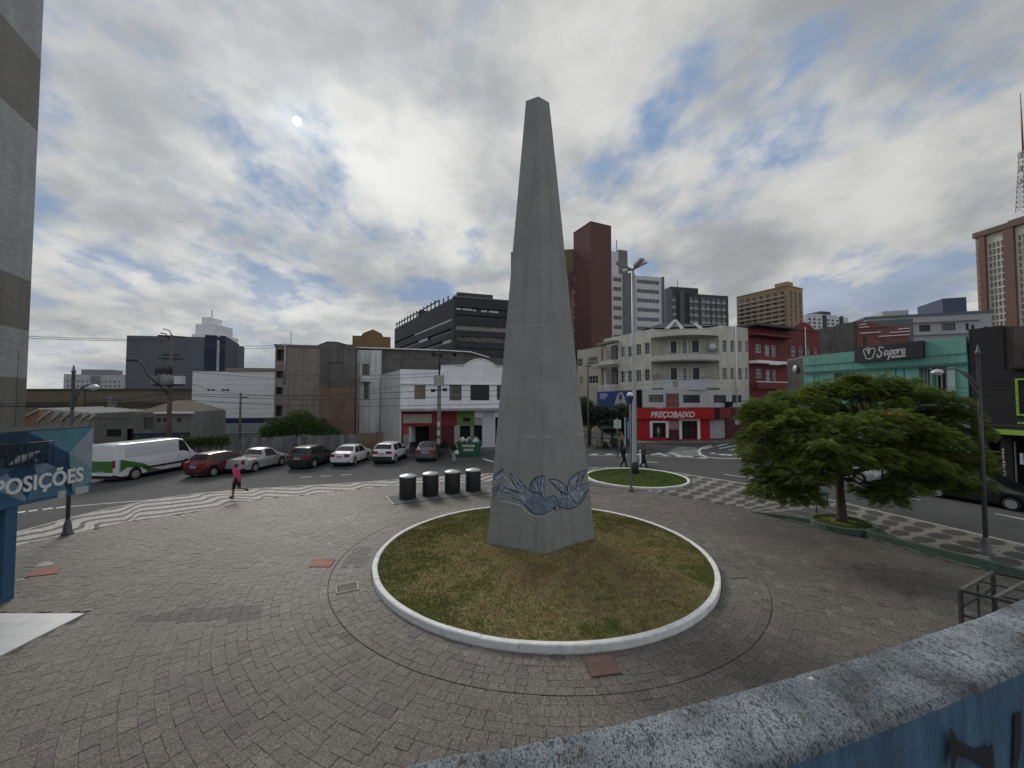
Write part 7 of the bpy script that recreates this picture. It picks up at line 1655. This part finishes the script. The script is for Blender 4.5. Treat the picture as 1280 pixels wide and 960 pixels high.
def big_tree():
    rng = np.random.default_rng(11); base = TREE
    root = thing('spreading_tree', 'wide spreading feathery green tree in the round kerbed planter', 'tree', (base.x, base.y, .15)); bark = mat('bark', (.075, .062, .05), .95, .3, 5., .8, 30., stretch=(1, 1, .3))
    mb = MB(); mb.tube([(0, 0, -.1), (.02, 0, .25), (.0, .02, 1.0), (-.04, .0, 1.7), (-.02, .03, 2.0)], [.24, .175, .145, .14, .16], 12); mb.build('trunk', bark, root)
    # sprays grow in flat layered pads
    pads = []
    def P(px, py, Y): v = at(px, py, Y); return Vector((v.x - base.x, v.y - base.y, v.z - .15))
    hand = [(948,508,15.2,.8),(938,560,14.4,.6),(950,610,13.6,.5),(1070,486,15.4,.8),(1140,492,15.,.8),(955,520,15.6,1.1),(990,500,16.0,1.2),(1040,490,16.2,1.3),(1085,482,16.0,1.25),(1125,492,16.2,1.25),(1165,500,16.0,1.1),(1195,520,15.8,1.0),(1215,540,15.4,.8),
            (945,545,15.0,.9),(985,530,14.3,1.2),(1010,545,13.6,1.2),(1060,535,13.6,1.3),(1110,530,13.7,1.3),(1150,545,13.8,1.2),(1185,560,14.0,1.05),(1215,575,14.6,.8),
            (965,575,14.0,1.0),(995,590,13.2,1.0),(1030,570,12.9,1.1),(1075,570,13.0,1.1),(1125,575,13.1,1.1),(1165,590,13.4,1.0),(1200,600,14.0,.8),
            (960,605,13.9,.7),(995,615,13.5,.5),(980,600,13.6,.75),(1150,600,13.5,.75),(1185,604,13.9,.6),(1050,515,17.3,1.2),(1000,520,17.6,1.1),(1110,515,17.6,1.2),(1160,530,17.5,1.1),(1090,618,14.6,.3),(1120,612,13.8,.4),(1000,560,16.5,.9),(1060,560,17.,.9),(1130,560,17.,.9),(1190,570,16.5,.8),(1232,585,15.,.5),(938,590,14.3,.45)]
    hand = [(1080 + (x - 1080) * .94, y, Y, r_ * .95) for x, y, Y, r_ in hand]
    hr = random.Random(8)
    for k in range(70):                                               # ragged smaller clumps between the big ones
        x, y, Y, r_ = hr.choice(hand[:40]); hand.append((x + hr.uniform(-22, 22), y + hr.uniform(-16, 14), Y + hr.uniform(-.9, .3), hr.uniform(.22, .42)))
    limbs = MB(); top = Vector((-.02, .03, 1.95)); mains = []
    for a in range(7):
        t = 2*math.pi*a/7 + .3; e = Vector((math.cos(t) * 1.9, math.sin(t) * 1.6, 3.0 + .5*math.sin(3*t))); mains.append(e); limbs.tube([top + Vector((0, 0, -.1)), top.lerp(e, .4) + Vector((0, 0, -.05)), e], [.12, .085, .055], 7)
    quads = []
    def spray(c, d, up, L):
        """one feathery compound leaf: a row of leaflet pairs along a drooping stalk"""
        side = d.cross(up).normalized(); n = 7
        for k in range(n):
            f = (k + .6) / n; p = c + d * L * f - Vector((0, 0, 1)) * L * .35 * f * f; ll = L * .40 * (1 - .55 * abs(f - .45)); w = L * .105
            for s in (-1, 1):
                o = side * s; q = p + o * ll + d * ll * .45 - Vector((0, 0, 1)) * ll * .25; quads.append([p - d * w * .5, p + d * w * .5, q + d * w * .35, q - d * w * .35])
    for (px, py, Y, r_) in hand:
        c = P(px, py, Y); m_ = min(mains, key=lambda e: (e - c).length); limbs.tube([m_, m_.lerp(c, .55) + Vector((0, 0, -.1)), c + Vector((0, 0, -.12))], [.05, .03, .015], 5)
        for k in range(4 if r_ > .45 else 1):
            t = rng.random() * 6.28; e = c + Vector((math.cos(t) * r_ * .7, math.sin(t) * r_ * .7, -.05)); limbs.tube([c + Vector((0, 0, -.12)), e], [.016, .007], 4)
        N = int(640 * r_ * r_) + 40
        for k in range(N):
            t = rng.random() * 6.2832; rr = r_ * math.sqrt(rng.random()) * (1 + .12 * math.sin(3*t + px)); z = .55 * r_ * math.sqrt(max(0, 1 - (rr / r_) ** 2)) * (1.5 * rng.random() ** .6 - .7) - .12 * (rr / r_) ** 2 * r_ + .05 * rng.normal()
            pos = c + Vector((rr * math.cos(t), rr * math.sin(t), z)); ang = t + rng.normal() * .6; d = Vector((math.cos(ang), math.sin(ang), .55 - .85 * rng.random())).normalized(); up = Vector((rng.normal() * .5, rng.normal() * .5, 1)).normalized(); spray(pos, d, up, .15 + .10 * rng.random())
    limbs.build('limbs', bark, root)
    lm = leaf_mat('feather_leaf', (.045, .078, .020), (.195, .235, .06), .36); o = leaf_mesh('crown', [[tuple(v) for v in q] for q in quads], lm, root); o['kind'] = 'stuff'
    quads.clear(); c = P(1115, 528, 13.3)
    for k in range(26): t = rng.random() * 6.28; spray(c + Vector((rng.normal() * .13, rng.normal() * .1, .28 + rng.normal() * .05)), Vector((math.cos(t), math.sin(t), .3)), Vector((0, 0, 1)), .18)
    leaf_mesh('yellow_blossom', [[tuple(v) for v in q] for q in quads], mat('blossom_yellow', (.55, .33, .02), .7, .2, 5., 0), root)['kind'] = 'stuff'
big_tree()
def clump(name, label, cat, centre, lumps, m, size, n, seed, trunk=None, group=None):
    rng = np.random.default_rng(seed); root = thing(name, label, cat, (centre.x, centre.y, 0), 0, group); quads = []
    for (x, y, z, rx, rz) in lumps:
        for k in range(int(n * rx * rz)):
            v = rng.normal(size=3); v /= np.linalg.norm(v); r_ = rng.random() ** .45; p = np.array([x + v[0]*rx*r_, y + v[1]*rx*r_, z + v[2]*rz*r_]) ; d = v * .6 + rng.normal(size=3) * .6; d /= np.linalg.norm(d); s = np.cross(d, rng.normal(size=3)); s /= np.linalg.norm(s); L = size * (.6 + .8 * rng.random()); w = L * .32
            quads.append([p - s*w*.4, p + s*w*.4, p + d*L + s*w*.3, p + d*L - s*w*.3])
    o = leaf_mesh('crown', quads, m, root); o['kind'] = 'stuff'
    if trunk: mb = MB(); [mb.tube(pts, r_, 7) for pts, r_ in trunk]; mb.build('trunk', mat('bark', (.075, .062, .05)), root)
    return root
bush_m = leaf_mat('bush_leaf', (.028, .055, .016), (.075, .125, .035)); palm_m = leaf_mat('greygreen_leaf', (.030, .044, .036), (.072, .094, .075), .15); ivy_m = leaf_mat('ivy_leaf', (.035, .055, .014), (.085, .12, .03))
b_ = XY(372, 37.); clump('leafy_shrub', 'rounded green shrub rising above the grey fence', 'shrub', Vector((b_.x, b_.y)), [(-1.6, 0, 2.3, 1.5, 1.0), (.3, 0, 2.75, 1.5, 1.15), (1.9, 0, 2.25, 1.3, .9), (3.1, 0, 1.8, .9, .6), (-2.6, 0, 1.8, .9, .6)], bush_m, .20, 1500, 3, [([(0, 0, 0), (0, 0, 2)], [.12, .08])])
for k, (px, Y, hh, lb) in enumerate(((738, 44., 1.0, 'grey green bushy tree beside the obelisk, left of the billboard'), (766, 43., .85, 'grey green bushy tree under the blue billboard'))):
    b_ = XY(px, Y); rng = random.Random(k)
    lm = [(rng.uniform(-1.5, 1.5), rng.uniform(-1, 1), 3.1 * hh + rng.uniform(-1.0, 1.2), rng.uniform(.7, 1.1), rng.uniform(.6, .9)) for _ in range(10)]
    clump('street_tree', lb, 'tree', Vector((b_.x, b_.y)), lm, palm_m, .30, 900, 21 + k, [([(-.1, 0, -.15), (-.05, 0, 1.6), (-.3, 0, 3.)], [.16, .13, .08]), ([(-.05, 0, 1.5), (.5, 0, 2.8)], [.1, .05])], 'grey green trees by the side street')

# ================================================================== FENCE, POLES, WIRES AND SMALL THINGS
def fence():
    p0, p1 = Vector((-27.5, 29.2)), Vector((-11.6, 35.9)); fm = [mat('fence_board_%d' % k, c, .9, .25, 1.5, .4, 20., streak=.4) for k, c in enumerate(((.15, .148, .15), (.12, .118, .118), (.18, .175, .17)))]
    wd = mat('fence_brown', (.16, .12, .08), .9, .25, 1.5, .4, 20., streak=.3)
    d = (p1 - p0); L = d.length; root = thing('board_fence', 'long grey fence of upright boards behind the parked cars', 'fence', (p0.x, p0.y, 0), math.atan2(d.y, d.x)); x = 0; i = 0; ms = {}
    while x < L:
        w = .36; key = (i * 7 + i // 3) % 3 if x < L - 2.2 else 3
        if key not in ms: mb = MB(); mb.box(.008, w - .008, -.02, .02, -.15, 1.85); ms[key] = mb.mesh('board', fm[key] if key < 3 else wd)
        o = link('board', ms[key], root, (x, random.uniform(-.02, .02), random.uniform(-.05, .05) + (.12 if key == 3 else 0))); o.rotation_euler = (random.uniform(-.015, .015), random.uniform(-.012, .012), 0); x += w; i += 1
    mb = MB(); mb.box(0, L, .03, .10, .4, .5); mb.box(0, L, .03, .10, 1.4, 1.5); mb.build('rail', fm[1], root)['kind'] = 'stuff'
    rng = np.random.default_rng(4); quads = []
    for k in range(4200):
        x = 4.6 * rng.random() ** 1.1 * (1.25); z = 1.85 + .16 * rng.normal() - max(0, rng.normal()) * .28; y = -.08 + .12 * rng.normal(); p = np.array([x, y, z]); dd = rng.normal(size=3); dd[2] -= .6; dd /= np.linalg.norm(dd); s = np.cross(dd, rng.normal(size=3)); s /= np.linalg.norm(s); quads.append([p - s*.03, p + s*.03, p + dd*.13 + s*.02, p + dd*.13 - s*.02])
    o = leaf_mesh('ivy', quads, ivy_m); o.location = (p0.x, p0.y, 0); o.rotation_euler = (0, 0, math.atan2(d.y, d.x)); tag(o, 'green ivy draped over the far end of the board fence', 'ivy', kind='stuff')
fence()
conc = mat('pole_concrete', (.115, .105, .095), .9, .25, 2., .3, 40., stretch=(1, 1, .4)); black = mat('black_iron', (.02, .021, .023)); wire_m = mat('wire_black', (.018, .018, .02), .7, .1, 3., 0); trafo = mat('transformer_grey', (.21, .215, .22), .6, .15, 3., .1, 30.)
def poles():
    p = XY(212.5, 33.5); h = zat(419, 33.5); r = thing('utility_pole', 'dark utility pole with a transformer and street lamp arm behind the white van', 'utility pole', (p.x, p.y, 0))
    mb = MB(); mb.tube([(0, 0, -.2), (0, 0, h)], [.19, .12], 10); mb.build('pole', conc, r)
    zt = zat(475, 33.5); mb = MB(); mb.lathe([(.25, -.45), (.42, -.4), (.42, .35), (.3, .42)], 14, 0, (.05, -.45, zt)); mb.build('transformer', trafo, r)
    for x in (-1.0, .95): mb = MB(); mb.box(x - .28, x + .28, -.45, .05, zt - .35, zt + .32); mb.build('switch_box', trafo if x < 0 else lens, r)
    mb = MB(); mb.box(-1.3, 1.3, -.22, -.12, zt - .5, zt - .38); mb.build('platform', black, r)
    for k in range(7): mb = MB(); x = -1.0 + k * .22; mb.lathe([(.05, 0), (.09, .1), (.05, .2), (.09, .3), (.04, .62)], 8, 0, (x, -.25, zt + .42 + (k % 2) * .12)); mb.build('insulator', black, r)
    for z, w in ((h - .1, .9), (h - 2.0, .8), (h - 1.7, .55)): mb = MB(); mb.M = Matrix.Rotation(.5, 4, 'Z'); mb.box(-w, w, -.06, .06, z - .06, z + .06); mb.build('crossarm', black, r)
    mb = MB(); mb.tube([(0, 0, h - .6), (-.5, 0, h + .1), (-.95, 0, h + .2)], .05, 6); mb.tube([(0, 0, h), (-.3, .1, h + .4), (-.75, 0, h + .55)], .04, 6); mb.build('top_bracket', black, r)
    mb = MB(); mb.tube([(-.1, -.1, zat(491, 33.5)), (-1.2, -.8, zat(470, 33.5)), (-1.6, -1., zat(454, 33.5)), (-1.8, -1.1, zat(452, 33.5))], .05, 7); mb.build('lamp_arm', black, r); mb = MB(); z = zat(452.4, 33.5); mb.box(-2.6, -1.75, -1.25, -1.0, z - .06, z + .07); mb.build('lamp_head', black, r)
    p = XY(301, 40); h2 = zat(491, 40); r = thing('utility_pole', 'thin short wire pole in front of the white warehouse', 'utility pole', (p.x, p.y, 0)); mb = MB(); mb.tube([(0, 0, -.2), (0, 0, h2)], [.12, .09], 8); mb.build('pole', conc, r); mb = MB(); mb.box(0, .75, -.04, .04, h2 - .5, h2 - .42); mb.build('bracket', black, r)
    p = XY(549, 35.2); h3 = zat(437, 35.2); r = thing('utility_pole', 'concrete utility pole with a grey box before the white shop building', 'utility pole', (p.x, p.y, 0)); zb = zat(470, 35.2)
    mb = MB(); mb.tube([(0, 0, -.2), (0, 0, zb)], [.19, .15], 10); mb.build('pole', mat('pole_pale', (.19, .185, .175), .9, .2, 2., .3, 40.), r); mb = MB(); mb.tube([(0, 0, zb), (0, 0, h3)], [.08, .06], 8); mb.build('mast', black, r)
    mb = MB(); mb.box(-.42, .42, -.42, .1, zat(482.5, 35.2), zb + .05); mb.build('equipment_box', mat('box_beige', (.33, .33, .33), .7, .12, 3., .1, 30.), r)
    for z, x in ((zat(443.5, 35.2), -.5), (zat(488, 35.2), -.55), (zat(487, 35.2), .5)): mb = MB(); a, c = sorted((0, x)); mb.box(a, c, -.05, .05, z - .04, z + .04); mb.box(x - .16, x + .16, -.16, .16, z - .15, z + .12); mb.build('cable_splice', black, r)
    for k in range(3): mb = MB(); mb.box(-.13, .13, -.175, -.160, 1.0 + k * .75, 1.45 + k * .75); mb.build('pasted_bill', mat('bill_pale', (.5, .5, .48), .8, .25, 6., 0), r)
    for px, py, Y, h_, lb in ((735, 562, 42., zat(450, 42.), 'thin dark pole beside the grey green trees'),): q = XY(px, Y); r = thing('wire_pole', lb, 'pole', (q.x, q.y, 0)); mb = MB(); mb.tube([(0, 0, -.2), (0, 0, zat(452, Y))], [.11, .08], 8); mb.build('pole', conc, r); mb = MB(); mb.box(-.4, .4, -.04, .04, zat(458, Y), zat(457, Y)); mb.build('crossarm', black, r)
    # wires: each span sags between two points
    n = [0]
    def wire(a, b, sag, r_=.016, lb=None):
        a, b = Vector(a), Vector(b); c = (a + b) / 2; pts = []
        for k in range(17): t = k / 16; q = a.lerp(b, t); q.z -= sag * 4 * t * (1 - t); pts.append(q - c)
        mb = MB(); mb.tube(pts, r_, 4, 0, False); o = mb.build('overhead_wire', wire_m, None, tuple(c)); tag(o, lb or 'thin black overhead wire crossing behind the parked cars', 'wire', 'overhead wires along the far road'); return o
    P = lambda px, py, Y: at(px, py, Y)
    top = P(207, 424, 33.5)
    wire(P(-30, 416.5, 34), top, .15, .02, 'upper high wire against the sky from the tiled tower to the transformer pole'); wire(P(-30, 419, 34.4), P(210, 426, 33.6), .15, .02, 'lower high wire against the sky from the tiled tower to the transformer pole'); wire(P(211, 424, 33.5), P(352, 433, 44), .5, .02, 'lower high wire from the transformer pole top to the stained building'); wire(P(211, 421, 33.6), P(352, 430, 44), .5, .02, 'upper high wire from the transformer pole top to the stained building')
    for wd_, y0, y1, y2, y3 in (('upper', 503, 491, 486, 484.5), ('middle', 508, 492.5, 495, 488), ('lower', 504.5, 498, 505, 498)):
        wire(P(-30, y0, 31), P(212, y1, 33.3), .35, .022, wd_ + ' low wire from the left edge to the transformer pole'); wire(P(212, y1, 33.3), P(549, y2 + 1, 35), .35, .022, wd_ + ' low wire between the transformer pole and the pole with the grey box'); wire(P(549, y2 + 1, 35), P(690, y3, 38), .2, .022, wd_ + ' low wire from the pole with the grey box to the obelisk')
    wire(P(212, 470, 33.3), P(301, 492, 40), .3, .016, 'wire from the transformer down to the thin short pole'); wire(P(301, 492, 40), P(500, 482, 38.9), .6, .016, 'wire from the thin short pole to the white shop building'); wire(P(212, 462, 33.4), P(549, 470, 35), .55, .016, 'lower thin wire crossing the white warehouse to the grey box pole'); wire(P(212, 458, 33.4), P(549, 466, 35.1), .5, .016, 'upper thin wire crossing the white warehouse to the grey box pole')
    g2 = 'overhead wires by the corner shops'
    for a, b, sg, lb in (((735, 458, 42), (905, 478, 46), .3, 'wire sagging across the upper windows of the rounded corner building'), ((735, 460, 42), (1003, 470, 38), .5, 'long wire from the thin dark pole to the dark annexe'), ((735, 487, 42), (1000, 452, 36), .3, 'wire rising past the white balcony banner to the annexe'), ((1003, 470, 34), (1300, 486, 19), .25, 'topmost wire across the green restaurant and black shop'), ((1003, 478, 34), (1300, 492, 19), .25, 'second wire from the top across the green restaurant and black shop'), ((1003, 484, 34), (1300, 501, 19), .2, 'third wire from the top across the green restaurant and black shop'), ((1003, 492, 34), (1300, 508, 19.2), .2, 'lowest wire across the green restaurant and black shop')): o = wire(P(*a), P(*b), sg, .012, lb); o['group'] = g2
poles()
def dumpster():
    p = g(586, 570.5, ROAD_Z); r = thing('rubbish_skip', 'dark green rubbish skip heaped with pale bags', 'skip', (p.x, p.y + .5, ROAD_Z), R(-4)); gm = mat('skip_green', (.028, .115, .052), .6, .2, 3., .2, 30., obj=True); wl = mat('skip_letter', (.55, .58, .55), .6, .2, 8., 0, obj=True)
    mb = MB()
    sec = [(-.80, 0), (.80, 0), (1.02, 1.22), (-1.02, 1.22)]; mb.extr(sec, -.72, .72); mb.build('hopper', gm, r)
    mb = MB(); mb.box(-1.08, 1.08, -.78, -.70, 1.16, 1.27); mb.box(-1.08, 1.08, .70, .78, 1.16, 1.27); mb.box(-1.08, -1.0, -.70, .70, 1.16, 1.27); mb.box(1.0, 1.08, -.70, .70, 1.16, 1.27); mb.build('rim', gm, r)
    for k in range(5): mb = MB(); x = -.72 + k * .36; mb.box(x - .03, x + .03, -.765, -.721, .03, 1.15); mb.build('rib', gm, r)
    for z, n_ in ((.86, 9), (.50, 7)):
        for k in range(n_): mb = MB(); x = -.1 + (k - (n_ - 1) / 2) * .125 + .15; mb.box(x - .05, x + .045, -.774, -.766, z, z + .2); mb.build('painted_letter', wl, r)
    rng = random.Random(3)
    for k in range(9):
        mb = MB(); s = rng.uniform(.2, .34); x, y = rng.uniform(-.75, .75), rng.uniform(-.4, .4); mb.M = Matrix.Translation((x, y, 1.18 + rng.uniform(0, .12))) @ Matrix.Rotation(rng.random() * 3, 4, 'Z'); mb.lathe([(s*.5, -.1), (s, .08), (s*.85, .22), (s*.3, .36), (.03, .42)], 9); o = mb.build('rubbish_bag', mat('bag_pale' if k % 3 else 'bag_grey', (.45, .46, .47) if k % 3 else (.12, .12, .13), .6, .2, 9., .5, 25., obj=True), None); o.location = (p.x, p.y + .5, ROAD_Z); tag(o, 'plastic rubbish bag in the heap on the green skip', 'bag', 'rubbish bags on the green skip')
dumpster()
def small_things():
    q = g(772, 573, ROAD_Z); r = thing('street_sign', 'pale street sign on a thin post left of the floodlight mast', 'sign', (q.x, q.y, ROAD_Z)); h = zat(533.5, q.y)
    mb = MB(); mb.tube([(0, 0, 0), (0, 0, h + .9)], .035, 7); mb.build('post', iron, r); mb = MB(); mb.box(-.30, .30, -.06, -.036, h, h + .72); mb.build('plate', mat('sign_pale_green', (.55, .62, .50), .6, .06, 3., 0), r)
    for k in range(3): mb = MB(); mb.box(-.2, .2, -.066, -.061, h + .12 + k * .19, h + .20 + k * .19); mb.build('sign_line', mat('sign_line_green', (.22, .33, .22), .6, .1, 3., 0), r)
    q = g(785, 558.5, ROAD_Z); r = thing('advert_totem', 'tall narrow blue advertising totem with a pale edge', 'sign', (q.x, q.y, ROAD_Z)); h = zat(521.5, q.y) - ROAD_Z
    mb = MB(); mb.box(-.28, .28, -.1, .1, 0, h); mb.build('panel', mat('totem_blue', (.03, .055, .16), .5, .15, 2., 0), r); mb = MB(); mb.box(-.36, -.281, -.12, .12, 0, h + .05); mb.build('edge', plaster_white, r); mb = MB(); mb.box(-.07, .10, -.12, -.101, h * .28, h * .85); mb.build('pale_stripe', mat('totem_pale', (.30, .34, .42), .6, .3, 6., 0), r)
    q = g(801.5, 581, ROAD_Z); r = thing('signal_cabinet', 'white signal box on a post beside the floodlight mast', 'traffic signal', (q.x + .1, q.y, ROAD_Z)); mb = MB(); mb.box(-.17, .17, -.12, .12, .0, 1.05); mb.build('cabinet', plaster_white, r)
    mb = MB(); mb.box(-.12, .12, -.16, -.121, .1, .85); mb.build('dark_panel', trim_m, r); mb = MB(); mb.box(-.2, .2, -.17, .15, 1.052, 1.10); mb.build('cap', plaster_white, r)
    q = g(762, 560, ROAD_Z); dk = mat('cart_dark', (.035, .033, .03), .8, .3, 4., .2, 30.); r = thing('vendor_cart', 'dark street vendor cart with a canopy under the grey green trees', 'cart', (q.x, q.y, ROAD_Z))
    mb = MB(); mb.box(-.8, .8, -.4, .4, .55, 1.0); mb.build('counter', dk, r)
    for x in (-.75, .75):
        for y in (-.35, .35): mb = MB(); mb.tube([(x, y, 0), (x, y, 2.0)], .03, 6); mb.build('post', iron, r)
    for x in (-.5, .5): mb = MB(); mb.lathe([(.2, -.03), (.28, -.03), (.28, .03), (.2, .03)], 14, 0, (x, -.45, .28), 'y'); mb.build('wheel', tyre_m, r)
    mb = MB(); mb.extr([(-.95, 1.98), (.95, 1.98), (.6, 2.25), (-.6, 2.25)], -.55, .55); mb.build('canopy', mat('canopy_dark', (.05, .05, .048), .9, .2, 2., .2, 20.), r); mb = MB(); mb.box(-.75, -.1, -.415, -.401, .62, .95); mb.build('menu_panel', mat('menu_pale', (.34, .34, .33), .7, .3, 6., 0), r)
    q = g(752, 561, ROAD_Z); r = thing('trestle_table', 'wooden folding trestle table beside the vendor cart', 'table', (q.x, q.y, ROAD_Z)); wm = mat('wood_brown', (.11, .075, .045), .8, .25, 6., .2, 30.); mb = MB(); mb.box(-.5, .5, -.3, .3, .74, .79); mb.build('tabletop', wm, r)
    for x in (-.4, .4):
        for s in (1, -1): mb = MB(); mb.tube([(x, -.25*s, 0), (x, .2*s, .74)], .025, 5); mb.build('leg', wm, r)

small_things()
